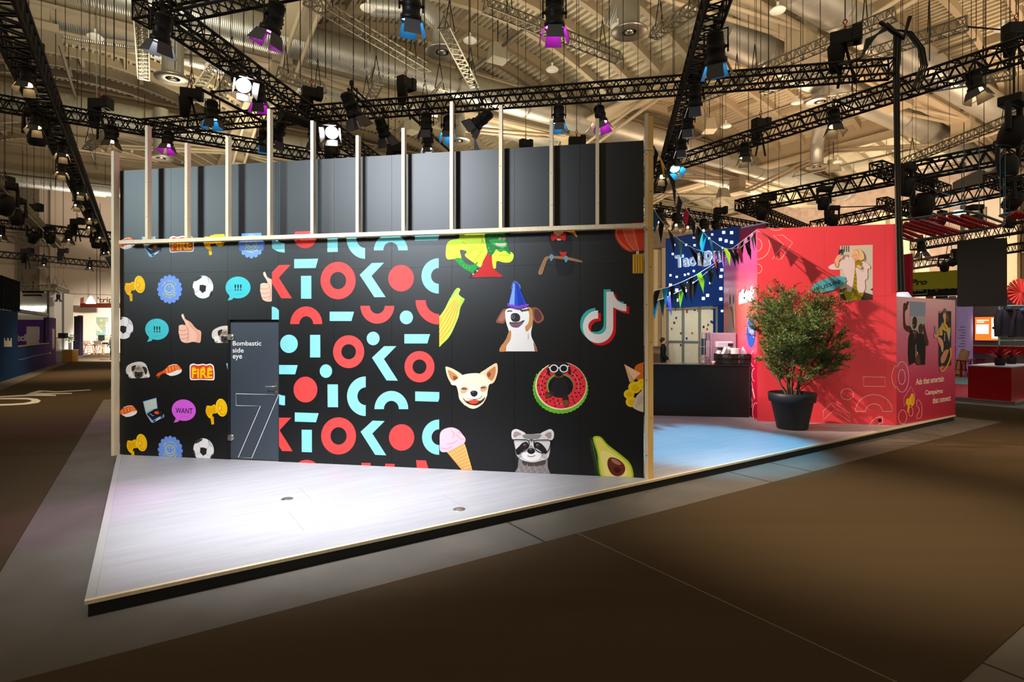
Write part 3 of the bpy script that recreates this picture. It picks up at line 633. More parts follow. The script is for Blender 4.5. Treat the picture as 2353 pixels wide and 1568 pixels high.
poly(Z6, [(135, 512), (220, 425), (362, 422), (218, 580), (380, 833), (248, 833), (135, 650)], RD, 'printed_chevron')
poly(Z6, [(407, 352), (702, 346), (670, 460), (407, 464)], TL); poly(Z6, [(490, 558), (617, 556), (618, 838), (491, 838)], TL)
rng(Z6, 946, 615, (215, 230), (100, 107), RD); poly(Z6, [(1360, 400), (1510, 396), (1357, 558), (1530, 818), (1392, 820), (1212, 545)], TL, 'printed_chevron')
disc(Z6, 1720, 586, 157, 163, RD); sec(Z6, 2183, 558, (212, 217), (95, 98), 90, 270, TL)
sec(Z6, 555, 1150, (197, 217), (86, 96), 180, 360, RD); poly(Z6, [(843, 998), (1143, 998), (1110, 1112), (843, 1112)], TL)
sec(Z6, 1428, 926, (207, 219), (92, 97), 0, 180, RD); disc(Z6, 1785, 1068, 81, 84, TL); sec(Z6, 2187, 856, (288, 299), (165, 171), 90, 180, RD)
disc(Z6, 135, 1046, 102, 110, TL, (mx0, dx1 + .0, DT, 4)); disc(Z6, 343, 1393, 109, 113, TL, MIDB); poly(Z6, [(602, 1283), (727, 1283), (728, 1560), (602, 1560)], TL)
rng(Z7, 1052, 45, (187, 197), (88, 91), RD); disc(Z6, 1377, 1327, 79, 83, TL); poly(Z6, [(1761, 1274), (2076, 1274), (2043, 1388), (1761, 1388)], TL)
poly(Z7, [(1478, -21), (1625, -22), (1475, 132), (1643, 393), (1507, 390), (1332, 117)], TL, 'printed_chevron'); rng(Z7, 1903, 225, (180, 188), (84, 88), RD)
poly(Z7, [(190, 204), (440, 206), (410, 317), (190, 315)], TL, box=MIDB); disc(Z7, 779, 278, 74, 81, TL); disc(Z7, 533, 500, 143, 155, RD)
poly(Z7, [(798, 437), (923, 438), (925, 712), (800, 711)], TL); sec(Z7, 1257, 580, (225, 238), (100, 107), 90, 270, TL)
sec(Z7, 1565, 735, (203, 219), (90, 100), 180, 360, TL); poly(Z7, [(1851, 523), (2145, 530), (2145, 590), (2128, 646), (1851, 638)], TL)
poly(Z7, [(190, 540), (240, 567), (288, 575), (288, 690), (250, 688), (190, 670)], TL, 'printed_arch', MIDB)
poly(Z7, [(200, 838), (362, 838), (222, 988), (380, 1241), (252, 1238), (200, 1155)], RD, 'printed_chevron', MIDB)
poly(Z7, [(405, 775), (692, 784), (660, 893), (405, 885)], TL); poly(Z7, [(487, 982), (610, 984), (611, 1254), (488, 1250)], TL)
rng(Z7, 931, 1057, (209, 223), (97, 105), RD); poly(Z7, [(1340, 873), (1484, 879), (1336, 1028), (1504, 1290), (1370, 1284), (1195, 1007)], TL, 'printed_chevron')
disc(Z7, 1688, 1075, 152, 159, RD); sec(Z7, 2139, 1072, (205, 212), (91, 95), 90, 270, TL)
disc(Z7, 548, 1440, 135, 95, RD); poly(Z7, [(1205, 1380), (1315, 1382), (1322, 1500), (1205, 1500)], RD); poly(Z7, [(1492, 1390), (1605, 1395), (1598, 1500), (1488, 1500)], RD); poly(Z7, [(1862, 1348), (1980, 1352), (2010, 1450), (2030, 1520), (1880, 1520)], RD, 'printed_arch')
# ---- right zone: animals and objects
def A(z): return Art(S1, z, box=RIGHT)
a = A(Z8)   # green reptile figure in a lime jacket
a.p([(350, 632), (395, 560), (640, 560), (715, 628)], '2a2c30')
a.sm([(540, 380), (620, 395), (592, 500), (640, 560), (700, 615), (560, 618), (385, 618), (440, 560), (485, 490)], 'B81C1C')
a.sm([(118, 425), (118, 290), (160, 237), (250, 215), (260, 160), (400, 150), (530, 160), (548, 340), (500, 450), (470, 518), (400, 470), (310, 400), (330, 355), (258, 340), (272, 430), (200, 432)], 'CBE63A')
a.sm([(600, 320), (640, 330), (700, 345), (780, 355), (818, 395), (790, 460), (720, 470), (642, 455), (632, 525), (602, 520), (590, 400)], 'CBE63A')
for l in ([(280, 250), (350, 300), (450, 310)], [(320, 400), (400, 330), (480, 320)], [(400, 460), (450, 400), (500, 330)], [(660, 400), (720, 390), (780, 400)], [(480, 190), (500, 260), (545, 320)], [(470, 300), (490, 230), (470, 180)]): a.st(l, 7, 'A5BE28', sm_=True); a.k -= 1
a.k += 1
a.sm([(205, 432), (268, 425), (330, 485), (400, 490), (445, 458), (432, 498), (472, 512), (430, 530), (446, 562), (408, 548), (402, 598), (372, 570), (310, 540), (250, 490)], '1E8C3A')
a.sm([(640, 330), (700, 320), (745, 300), (785, 372), (770, 380), (720, 345), (680, 360)], '1E8C3A'); a.sm([(520, 170), (600, 150), (700, 150), (742, 200), (752, 260), (778, 370), (735, 340), (690, 318), (640, 322), (600, 382), (560, 384), (530, 290)], '12702C')
a.sm([(560, 240), (640, 225), (735, 250), (745, 290), (700, 320), (640, 300), (590, 270)], '2EA84A'); a.sm([(625, 268), (680, 275), (735, 270), (722, 298), (680, 300), (645, 292)], 'D8A0A0')
for x in range(638, 730, 15): a.p([(x, 271), (x + 9, 272), (x + 5, 285)], 'F4EFE8'); a.k -= 1
a.k += 1
for x, y in ((676, 222), (716, 226)): a.e(x, y, 15, 13, 'E8B8A8'); a.e(x, y, 7, 8, 'B01818')
for x, y in ((570, 200), (600, 185), (560, 320), (575, 350), (740, 300), (640, 190), (300, 500), (330, 520), (270, 460), (360, 530)): a.e(x, y, 6, 7, '58C060'); a.k -= 1
for x, y in ((398, 592), (440, 558), (466, 512)): a.e(x, y, 9, 6, 'F0C8D0')
a.done('printed_reptile', 'green reptile figure in a lime jacket and red shirt')
a = A(Z8)   # hornbill
a.sm([(1260, 410), (1350, 400), (1430, 420), (1445, 520), (1420, 590), (1360, 605), (1290, 590), (1255, 500)], '1d1d20')
a.sm([(1180, 200), (1210, 168), (1300, 160), (1390, 180), (1430, 240), (1425, 340), (1390, 410), (1300, 410), (1240, 370), (1205, 300)], '1f2024')
a.p([(1228, 120), (1335, 115), (1330, 180), (1305, 240), (1272, 240), (1235, 190)], 'E4C88E'); a.sm([(1318, 118), (1395, 116), (1450, 145), (1477, 207), (1430, 172), (1380, 150), (1330, 142)], 'F08C1A'); a.sm([(1400, 122), (1450, 148), (1474, 200), (1440, 160)], 'FFB84A')
a.sm([(1205, 168), (1232, 172), (1280, 192), (1330, 165), (1356, 168), (1356, 235), (1330, 238), (1280, 218), (1235, 240), (1212, 242)], 'D8201E'); a.e(1281, 204, 14, 15, 'A81414')
a.sm([(1295, 352), (1330, 362), (1366, 356), (1362, 385), (1345, 406), (1310, 395)], 'C42418')
a.sm([(1072, 580), (1100, 500), (1140, 418), (1190, 402), (1300, 404), (1400, 416), (1520, 450), (1516, 467), (1370, 442), (1210, 424), (1172, 438), (1150, 480), (1112, 590)], '9C7450'); a.st([(1100, 570), (1150, 440), (1200, 412), (1350, 425)], 4, '7a5638', sm_=True)
for x, y in ((1210, 415), (1362, 430)): a.sm([(x - 16, y - 25), (x + 10, y - 28), (x + 18, y), (x + 5, y + 35), (x - 12, y + 30)], '6FA0BE'); a.st([(x, y - 25), (x, y + 28)], 4, '3a607a')
a.done('printed_bird', 'black hornbill with a red bow tie on a branch')
a = A(Z8)   # paper lantern
a.sm([(1866, 170), (1880, 120), (1920, 80), (2240, 70), (2260, 340), (2130, 362), (2040, 360), (1960, 325), (1895, 250)], 'E2402C')
a.sm([(1955, 90), (2060, 90), (2115, 345), (2060, 340), (1990, 230)], 'F0644A')
for l in ([(1895, 100), (1885, 160), (1930, 260), (2020, 340)], [(1955, 90), (1965, 170), (2010, 270), (2080, 350)], [(2058, 90), (2070, 200), (2120, 345)]): a.st(l, 5, 'F0C070', sm_=True); a.k -= 1
a.k += 1; a.p([(2055, 348), (2200, 342), (2200, 378), (2055, 384)], '3a3226'); a.p([(2090, 350), (2118, 349), (2118, 385), (2090, 386)], 'E8E4DC'); a.p([(2052, 385), (2200, 372), (2200, 580), (2052, 582)], 'D8A020')
for x in range(2062, 2190, 13): a.p([(x, 392), (x + 4, 392), (x + 6, 588 - (x * 7) % 23), (x, 588 - (x * 7) % 23)], '6a4a14' if x % 2 else 'F4CC5A'); a.k -= 1
a.done('printed_lantern', 'red paper lantern with a gold fringe')
a = A(Z8)   # corn
a.sm([(20, 1080), (60, 1010), (100, 950), (160, 830), (222, 738), (262, 748), (245, 795), (278, 830), (306, 855), (262, 940), (240, 1040), (160, 1220), (85, 1305), (20, 1340)], 'B6D85E')
a.sm([(20, 1120), (90, 1000), (150, 900), (205, 845), (246, 850), (244, 930), (212, 1050), (140, 1190), (68, 1308), (20, 1340)], 'F2C03A')
for k in range(5):
    o = k * 34; a.st([(30 + o * .2, 1140 + o * 1.1), (90 + o * .55, 1020 + o * .95), (150 + o * .5, 930 + o * .6), (205 + o * .25, 862 + o * .3)], 5, 'C88A1E', sm_=True); a.k -= 1
a.k += 1
for k in range(4):
    o = k * 34 + 17; a.st([(34 + o * .2, 1140 + o * 1.1), (90 + o * .55, 1020 + o * .95), (150 + o * .5, 930 + o * .6), (203 + o * .25, 866 + o * .3)], 5, 'FFE08A', sm_=True); a.k -= 1
a.st([(150, 850), (200, 780), (235, 750)], 6, '8CB43A', sm_=True); a.sm([(258, 930), (300, 856), (268, 850), (250, 890)], 'A4CC4C'); a.done('printed_corn', 'yellow corn cob in its husk')
a = A(ZD)   # dog with party hat
a.sm([(215, 345), (180, 348), (140, 400), (100, 480), (112, 500), (185, 506), (210, 450), (225, 380)], '8E5640'); a.sm([(195, 365), (160, 400), (125, 475), (180, 480), (205, 420)], 'A87060')
a.sm([(495, 335), (560, 330), (612, 385), (638, 445), (620, 480), (570, 506), (520, 470), (505, 400)], '8E5640'); a.sm([(530, 355), (570, 355), (610, 420), (600, 470), (560, 485), (530, 430)], '5A3430')
a.p(osm([(150, 770), (200, 700), (240, 620), (235, 570), (215, 510), (202, 430), (212, 350), (300, 330), (440, 320), (490, 345), (515, 430), (510, 520), (495, 590), (495, 650), (520, 710), (555, 780)]) + [(565, 822), (135, 822)], 'F0EEEC')
a.sm([(138, 820), (152, 765), (205, 695), (242, 600), (265, 590), (268, 640), (255, 700), (215, 760), (205, 820)], 'C98A50'); a.sm([(452, 322), (500, 345), (514, 440), (508, 520), (470, 575), (440, 600), (425, 548), (462, 500), (472, 410)], 'C8905A'); a.sm([(520, 720), (556, 785), (563, 820), (535, 820), (525, 770)], 'A06A48')
a.sm([(250, 498), (330, 492), (370, 488), (418, 474), (385, 520), (345, 552), (290, 550), (262, 530)], '765866'); a.st([(250, 496), (310, 500), (370, 490), (416, 474)], 9, '2a2024', sm_=True); a.st([(290, 492), (350, 490), (378, 484)], 7, 'FFFFFF')
a.sm([(265, 420), (285, 396), (330, 392), (362, 415), (368, 450), (350, 485), (300, 490), (270, 465)], '2c2c34'); a.e(292, 434, 17, 20, '8a8c98'); a.e(292, 434, 10, 13, '16161a')
a.st([(222, 372), (250, 366), (278, 368)], 10, '3a3034', sm_=True); a.st([(370, 352), (400, 362), (470, 350)], 15, '4a3c3c', sm_=True); a.st([(385, 375), (420, 352)], 6, '4a3c3c'); a.st([(462, 620), (455, 690)], 5, 'c8c0c0')
a.p([(298, 32), (312, 26), (338, 42), (440, 292), (400, 312), (300, 320), (240, 298)], '1A49C8'); a.p([(298, 60), (312, 60), (306, 318), (244, 298)], '7FA6E8'); a.p([(322, 60), (345, 75), (420, 300), (350, 312)], '1236A8')
for l in ([(305, 35), (282, 70), (276, 125)], [(310, 32), (350, 60), (376, 118)], [(312, 30), (360, 70), (376, 100)], [(300, 35), (285, 90)]): a.st(l, 4, '88A4D8', sm_=True); a.k -= 1
a.k += 1
tin = []
for i in range(24): x = 225 + i * 10.4; tin.append((x, 300 - 26 * abs(i - 11.5) / 11.5 + 14 + (-9 if i % 2 else 6)))
for i in range(23, -1, -1): x = 225 + i * 10.4; tin.append((x, 345 - 34 * abs(i - 11.5) / 11.5 + 3 + (10 if i % 2 else -4)))
a.p(tin, '6A34B0')
for i in range(34): x = 232 + (i * 73) % 234; a.e(x, 322 - 30 * abs(x - 345) / 120 + (i * 11) % 20 - 8, 5, 4, 'A870E0'); a.k -= 1
a.done('printed_dog', 'brown and white dog grinning under a blue party hat')
a = A(Z8)   # music note logo in three layers
def note(dx, dy):
    pts = [(1780, 773), (1852, 773), (1860, 812), (1882, 850), (1912, 878), (1950, 896), (1988, 902), (1988, 977), (1945, 972), (1895, 955), (1851, 934), (1851, 1130)]
    pts += ell(1693, 1137, 158, 170, 0, 270, 28)[1:] + [(1695, 1050)] + ell(1690, 1133, 98, 82, 270, 0, 18)[0:1]
    pts += ell(1688, 1133, 96, 82, 262, 90, 14) + ell(1700, 1133, 80, 82, 90, 0, 8)[1:]
    return [(x + dx, y + dy) for x, y in pts]
a.p(note(-28, -25), '3CB4B0'); a.p(note(28, 25), 'D81828'); a.p(note(0, 0), 'EDEAE6')
a.done('printed_logo', 'white music-note logo with cyan and red edges')
a = A(Z9)   # chihuahua
a.sm([(108, 215), (112, 195), (135, 198), (200, 225), (290, 290), (255, 345), (200, 375), (168, 372), (128, 300)], 'F0D0AC'); a.sm([(132, 228), (190, 255), (240, 305), (222, 348), (170, 330), (145, 285)], 'C07E50'); a.sm([(190, 290), (238, 312), (222, 345), (195, 335)], '7a4430')
a.sm([(465, 268), (520, 225), (585, 182), (630, 158), (648, 178), (648, 260), (612, 355), (560, 372), (520, 320)], 'F0D0AC'); a.sm([(535, 262), (590, 210), (625, 195), (628, 260), (600, 330), (560, 330)], 'C8824E'); a.sm([(540, 270), (575, 250), (575, 290), (550, 300)], '8a4c30')
a.sm([(165, 365), (225, 325), (290, 280), (395, 262), (480, 270), (545, 315), (590, 352), (560, 385), (548, 440), (535, 510), (490, 585), (402, 632), (320, 602), (255, 535), (240, 460), (220, 395), (180, 385)], 'F6E4C8')
a.sm([(262, 430), (290, 405), (335, 408), (345, 440), (310, 470), (275, 470)], 'D8A878'); a.sm([(470, 415), (500, 390), (535, 400), (540, 430), (505, 455), (475, 445)], 'D8A878')
a.sm([(275, 425), (300, 412), (332, 425), (305, 433)], '2a2428'); a.sm([(472, 415), (498, 403), (530, 410), (500, 421)], '2a2428'); a.e(303, 423, 10, 5, '5a78b8'); a.e(500, 412, 10, 5, '5a78b8')
a.sm([(285, 512), (320, 545), (360, 552), (410, 535), (470, 548), (520, 508), (500, 550), (440, 590), (380, 590), (320, 565)], '3a2622'); a.sm([(350, 548), (400, 540), (448, 545), (440, 572), (400, 580), (362, 572)], 'E2482E')
a.sm([(340, 440), (405, 430), (470, 440), (490, 490), (450, 525), (410, 528), (350, 525), (320, 490)], 'F2EEEA'); a.sm([(368, 465), (385, 445), (425, 445), (444, 466), (432, 495), (405, 506), (380, 495)], '241f22'); a.e(395, 458, 9, 5, '787480')
for l in ([(285, 510), (300, 540), (330, 560)], [(520, 505), (510, 530)], [(300, 590), (350, 610)], [(275, 545), (300, 570)]): a.st(l, 4, 'B8946c'); a.k -= 1
a.done('printed_dog', 'smiling cream chihuahua head')
a = A(Z9)   # watermelon swim ring with dachshund
gr = [(1303 + (286 + (5 if i % 2 else -3)) * math.cos(t), 418 + (264 + (5 if i % 2 else -3)) * math.sin(t)) for i in range(80) for t in [math.pi * 2 * i / 80]]
a.p(gr, '6FBF2C'); a.sm([(1040, 330), (1060, 270), (1075, 500), (1160, 590), (1290, 640), (1100, 600), (1040, 480)], '4fa828'); a.e(1308, 394, 268, 250, 'F2EFC8'); a.e(1312, 390, 258, 240, 'E4323C'); a.e(1300, 392, 140, 126, '58B048'); a.e(1305, 398, 130, 116, '141416')
for l in (ell(1312, 392, 215, 195, 150, 250, 14), ell(1312, 392, 180, 165, 290, 380, 14), ell(1312, 392, 200, 190, 60, 110, 8)): a.st(l, 7, 'F4707a'); a.k -= 1
a.k += 1
for ring_, n in ((165, 20), (200, 25), (232, 28)):
    for i in range(n):
        t = 2 * math.pi * (i + (ring_ % 7) / 7) / n
        if ring_ == 232 and i % 2: continue
        x, y = 1308 + ring_ * math.cos(t), 394 + ring_ * .92 * math.sin(t); dx, dy = math.cos(t), math.sin(t); q = lambda l, s_: (x + dx * l - dy * s_, y + dy * l + dx * s_)
        a.p([q(-12, 0), q(0, -6), q(9, -6), q(13, 0), q(9, 6), q(0, 6)], '221416'); a.k -= 1
a.k += 1
a.sm([(1240, 300), (1290, 290), (1345, 300), (1370, 370), (1385, 440), (1360, 510), (1250, 510), (1205, 460), (1215, 380)], '221d1e'); a.sm([(1330, 500), (1380, 500), (1390, 560), (1380, 605), (1345, 600), (1325, 560)], '2e2220'); a.sm([(1145, 480), (1180, 462), (1225, 450), (1225, 490), (1190, 515), (1150, 512)], '3a2a22'); a.sm([(1330, 545), (1385, 545), (1386, 590), (1360, 607), (1330, 590)], '7A4A26'); a.sm([(1145, 490), (1175, 475), (1205, 490), (1185, 515), (1152, 512)], '6A4022')
a.sm([(1240, 250), (1330, 250), (1328, 290), (1310, 305), (1260, 305), (1242, 285)], '8A5428')
a.sm([(1190, 170), (1230, 142), (1290, 134), (1350, 142), (1392, 175), (1405, 220), (1412, 262), (1395, 275), (1378, 230), (1330, 245), (1325, 280), (1290, 300), (1255, 290), (1240, 245), (1200, 235), (1180, 282), (1165, 255), (1172, 205)], '241e1e'); a.sm([(1268, 255), (1310, 255), (1314, 280), (1290, 298), (1266, 280)], '1a1618')
for x in (1235, 1338): a.e(x, 213, 46, 42, 'F2F2F2'); a.e(x, 213, 34, 31, '17181c')
a.st([(1275, 205), (1298, 205)], 9, 'F2F2F2'); a.st([(1180, 200), (1196, 206)], 12, 'F2F2F2'); a.st([(1378, 192), (1392, 186)], 12, 'F2F2F2')
a.done('printed_swim_ring', 'dachshund in white sunglasses inside a watermelon swim ring')
a = A(Z9)   # ice cream
a.p([(118, 1080), (200, 1040), (300, 982), (322, 1040), (388, 1278), (280, 1272)], 'E8AC62')
for k in range(8): a.st([(128 + k * 21, 1088 - k * 14), (290 + k * 12, 1270)], 4, 'C07C34'); a.k -= 1
for k in range(7): a.st([(150 + k * 24, 1112 + k * 24), (312 + k * 11, 1015 + k * 36)], 4, 'FFD898'); a.k -= 1
a.k += 1; a.sm([(50, 1060), (48, 980), (52, 890), (90, 845), (170, 826), (240, 850), (285, 900), (315, 945), (300, 990), (215, 1038), (130, 1078), (75, 1082)], 'F2BECB')
for l in ([(170, 860), (200, 900), (180, 930)], [(220, 900), (260, 940), (300, 950)], [(120, 1000), (180, 990), (230, 960)], [(60, 1040), (120, 1050), (180, 1020)], [(240, 870), (265, 900)]): a.st(l, 8, 'DE92AC', sm_=True); a.k -= 1
a.done('printed_ice_cream', 'pink ice cream scoop in a waffle cone')
a = A(Z9)   # raccoon
a.sm([(800, 945), (796, 870), (838, 843), (890, 860), (940, 893), (905, 945), (850, 950)], 'E6E0E0'); a.sm([(815, 925), (820, 880), (850, 870), (900, 900), (880, 940)], 'A89490')
a.sm([(1095, 892), (1150, 860), (1200, 844), (1234, 880), (1226, 945), (1180, 960), (1110, 925)], 'E6E0E0'); a.sm([(1135, 912), (1170, 880), (1205, 878), (1208, 930), (1170, 945)], 'A89490')
a.p(osm([(868, 1150), (930, 1180), (1010, 1195), (1110, 1165), (1166, 1150), (1170, 1230), (1190, 1290)]) + [(1200, 1312), (825, 1302), (860, 1240)], '8E8484')
a.sm([(905, 1175), (1000, 1195), (1135, 1160), (1140, 1210), (1050, 1230), (930, 1220)], '4c4444')
for k in range(26): x = 870 + (k * 53) % 300; y = 1200 + (k * 37) % 95; a.st([(x, y), (x + 8 - k % 16, y + 22)], 4, 'C8C0BE' if k % 2 else '5c5250'); a.k -= 1
a.k += 1
a.sm([(822, 945), (900, 900), (1000, 897), (1110, 893), (1180, 945), (1200, 1010), (1190, 1090), (1168, 1150), (1100, 1172), (1010, 1190), (905, 1165), (850, 1120), (825, 1030)], 'DCDADA')
a.sm([(910, 905), (1000, 898), (1100, 900), (1080, 940), (1020, 950), (1000, 985), (985, 950), (930, 940)], '8a8486')
a.sm([(838, 1060), (870, 1025), (910, 985), (955, 978), (972, 1015), (945, 1050), (905, 1075), (870, 1110), (845, 1100)], '1e1c20'); a.sm([(1032, 990), (1060, 978), (1105, 995), (1150, 1045), (1165, 1090), (1130, 1095), (1080, 1060), (1035, 1030)], '1e1c20')
a.sm([(985, 1030), (1000, 1010), (1018, 1030), (1035, 1060), (1000, 1075), (965, 1060)], '9c9698'); a.sm([(900, 1100), (960, 1080), (1040, 1080), (1110, 1100), (1080, 1160), (1000, 1178), (930, 1155)], 'F4F2F2')
a.sm([(958, 1068), (975, 1045), (1020, 1044), (1040, 1065), (1028, 1092), (1000, 1102), (970, 1092)], '1c1a1e'); a.e(992, 1055, 12, 5, '8a8a94'); a.st([(960, 1118), (1000, 1130), (1042, 1116)], 6, '5a5052', sm_=True)
for x in (935, 1068): a.e(x, 1010, 18, 17, '5a4a48'); a.e(x, 1010, 10, 11, '0c0a0c'); a.e(x - 5, 1004, 4, 4, 'F8F8F8')
for x, s_ in ((900, -1), (1105, 1)):
    for k in range(5): a.st([(x, 1075 + k * 12), (x + s_ * (50 + k * 4), 1065 + k * 24)], 3, '3a3638'); a.k -= 1
a.k += 1
for pts in ([(818, 955), (900, 952), (968, 960), (974, 1020), (935, 1065), (880, 1080), (838, 1060), (822, 1010)], [(1035, 962), (1110, 955), (1198, 962), (1192, 1030), (1160, 1080), (1100, 1086), (1050, 1058), (1030, 1010)]): a.st(smooth(pts, 3), 9, '101014', True)
a.st([(968, 965), (1000, 955), (1035, 965)], 8, '101014', sm_=True); a.st([(798, 950), (825, 955)], 10, '101014'); a.st([(1190, 958), (1212, 965)], 10, '101014')
a.done('printed_raccoon', 'raccoon wearing black glasses')
a = A(Z9)   # avocado
a.sm([(1608, 960), (1618, 932), (1660, 925), (1700, 940), (1705, 1080), (1740, 1340), (1680, 1345), (1645, 1180), (1618, 1060)], '22361E')
for k in range(30): a.e(1625 + k * 2.6 + (k * 7) % 12, 970 + k * 12, 5, 5, '5a7a50'); a.k -= 1
a.k += 1; a.sm([(1640, 940), (1690, 916), (1735, 935), (1790, 1000), (1860, 1055), (1950, 1125), (2020, 1190), (2055, 1270), (2050, 1360), (1900, 1370), (1738, 1350), (1700, 1240), (1685, 1100)], 'A4CC24')
a.sm([(1660, 950), (1692, 932), (1730, 955), (1785, 1020), (1850, 1072), (1940, 1142), (2005, 1205), (2035, 1270), (2030, 1360), (1900, 1370), (1752, 1345), (1716, 1240), (1700, 1100)], 'E8DC62'); a.sm([(1720, 1080), (1800, 1080), (1900, 1150), (1980, 1230), (1990, 1330), (1780, 1340), (1745, 1230)], 'F2E888')
a.sm([(1790, 1190), (1808, 1145), (1850, 1138), (1915, 1165), (1965, 1215), (1975, 1270), (1945, 1318), (1890, 1334), (1835, 1310), (1800, 1250)], '6A2A1A'); a.sm([(1830, 1150), (1880, 1160), (1935, 1205), (1900, 1215), (1850, 1190)], 'A87868'); a.sm([(1860, 1250), (1900, 1240), (1930, 1270), (1900, 1300), (1870, 1290)], '421610')
a.done('printed_avocado', 'halved avocado with its stone')
a = A(Z9)   # flower arrangement, cut off by the post
a.sm([(2075, 200), (2130, 160), (2240, 155), (2240, 350), (2100, 330), (2080, 260)], 'D86A1E'); a.p([(1965, 168), (2130, 262), (2058, 350), (2022, 358)], 'E0AE7C'); a.p([(1965, 168), (2000, 250), (2060, 320), (2140, 265)], 'F0C69A')
a.st([(1975, 185), (2060, 340)], 3, '8a5a34')
for x, y, r in ((2075, 410, 68), (2150, 370, 55), (2015, 480, 55), (2040, 560, 60), (2170, 400, 50)): a.e(x, y, r, r * .9, 'F0CC14'); a.e(x + 8, y + 6, r * .6, r * .55, 'E2B60C')
a.sm([(2075, 540), (2110, 480), (2200, 430), (2240, 700), (2180, 672), (2110, 650), (2052, 610)], 'D2BEA4')
for k in range(8): a.st([(2080 + k * 12, 620 - k * 8), (2120 + k * 10, 500 - k * 2)], 3, 'AC9678'); a.k -= 1
a.done('printed_flower', 'yellow and orange blossoms cut off by the end post')
# ================================================================ timber frame in front of the wall
def stud(px, ptop, label, first=[None], w=.045, d=.075, zb=None, y0=.09):
    s_ = S1.W(px, ptop + 5); x = s_[0] - .08 * 0; 
    # the stud face stands y0+d in front of the wall plane
    n = S1.n * (y0 + d); p0 = S1.o + n; q = on_plane(px, ptop, p0, S1.n) - p0; x, zt = q.dot(S1.ax), q.z
    zb = bm_z1 if zb is None else zb
    b = MB(); b.box2((-w / 2, -d / 2, 0), (w / 2, d / 2, zt - zb), TIMB)
    for k in range(3): b.lathe([(.001, .003), (.006, .002), (.006, 0)], mat('wood_knot', '7a5230', .7), 8, (w * (.2 - .2 * k), -d / 2, (zt - zb) * (.2 + .3 * k)), Matrix.Rotation(math.pi / 2, 3, 'X'))
    loc = S1.o + S1.ax * x + S1.n * (y0 + d / 2) + Vector((0, 0, zb))
    o = b.build('timber_stud', label=label, cat='timber stud', group='timber studs above the black wall', bevel=.002); o.location = loc; o.rotation_euler = (0, 0, S1.rz)
    return o
fp = S1.o + S1.n * .165
qb = on_plane(800, 540, fp, S1.n) - fp
bm_z0 = (on_plane(272, 561, fp, S1.n) - fp).z; bm_z1 = bm_z0 + .055
xl = (on_plane(273, 557, fp, S1.n) - fp).dot(S1.ax); xr = (on_plane(1479, 518, fp, S1.n) - fp).dot(S1.ax)
b = MB(); b.box2((0, -.045, 0), (xr - xl, .045, .055), TIMB); o = b.build('timber_rail', label='long pale timber rail across the black wall, carrying the studs', cat='timber rail', bevel=.002)
o.location = S1.o + S1.ax * xl + S1.n * .12 + Vector((0, 0, bm_z0)); o.rotation_euler = (0, 0, S1.rz)
bk = MB()
for x in [.4 + i * 1.2 for i in range(6)]: bk.box2((x, .045, .01), (x + .05, .12, .05), TIMB)
bk.build('rail_spacer', o)
for i, (x, yt, l) in enumerate([(336, 288, 'timber stud tinged pink on its right side'), (427, 328, 'shortest timber stud of the left end, between the pink one and the next taller'), (521, 314, 'timber stud third along the rail, above the megaphone graphic'), (617, 250, 'tall timber stud fourth along the rail, crossing the violet spotlight'),
        (716.5, 277, 'timber stud fifth along the rail, just left of the brightest lamp'), (820.5, 311, 'timber stud sixth along the rail, right of the brightest lamp'), (926, 294, 'timber stud seventh along the rail'), (1037, 233, 'tallest timber stud, crossing the black truss in the centre'),
        (1150, 241, 'timber stud ninth along the rail, tall, right of the tallest'), (1266.5, 277, 'timber stud tenth along the rail, above the hornbill graphic'), (1372.5, 272, 'last timber stud along the rail, nearest the end post')]):
    stud(x, yt, l)
for nm, xx, top, l in (('end_post', sx(266, 900) - .0, 4.72, 'pale timber post at the left end of the black wall'),):
    b = MB(); b.box2((-.05, -.10, 0), (-.002, .0, top - PZ), TIMB)
    o = b.build('timber_post', label=l, cat='timber post', bevel=.002); o.location = S1.o + S1.ax * -.004; o.rotation_euler = (0, 0, S1.rz)
b = MB(); b.box2((.0, -.045, 0), (.045, .03, 4.66), TIMB); b.box2((.045, -.04, 0), (.105, .10, 4.62), mat('yellow_lit_timber', 'dcb060', .6, var=.1, scale=5, stretch=(6, 6, .6)))  # yellow light on the post's side is put into this timber colour
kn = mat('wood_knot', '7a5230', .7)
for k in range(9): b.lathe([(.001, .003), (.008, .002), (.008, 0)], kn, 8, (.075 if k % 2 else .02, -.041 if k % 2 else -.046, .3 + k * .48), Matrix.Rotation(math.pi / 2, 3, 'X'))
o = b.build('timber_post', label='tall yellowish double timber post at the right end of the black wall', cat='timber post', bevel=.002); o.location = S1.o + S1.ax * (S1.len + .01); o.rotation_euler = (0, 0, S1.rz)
b = MB(); b.tube([(-.01, -.06, 4.2), (.11, -.06, 4.19), (.12, .08, 4.16), (-.01, .05, 4.2)], .007, mat('white_cord', 'e8e8e4', .7), 6, closed=True); b.build('cable_tie', o, 'white cord tied round the post')
# dark fin behind the wall top
c = at_y(1108, 345, 8.9); b = MB(); D_ = PZ - c.z; b.add([c + Vector((-.13, 0, D_)), c + Vector((.1, 0, D_)), c + Vector((-.13, 0, .23)), c + Vector((-.13, .05, D_)), c + Vector((.1, .05, D_)), c + Vector((-.13, .05, .23))], [(0, 1, 2), (5, 4, 3), (0, 3, 4, 1), (1, 4, 5, 2), (2, 5, 3, 0)], BLKP); b.v[1] = tuple(c + Vector((.1, 0, -.35))); b.v[4] = tuple(c + Vector((.1, .05, -.35))); b.box((c.x - .015, c.y + .025, (PZ + c.z - .35) / 2), (.23, .05, c.z - .35 - PZ), BLKP)
b.build('fascia_fin', label='small dark triangular fin rising behind the black wall top', cat='panel')
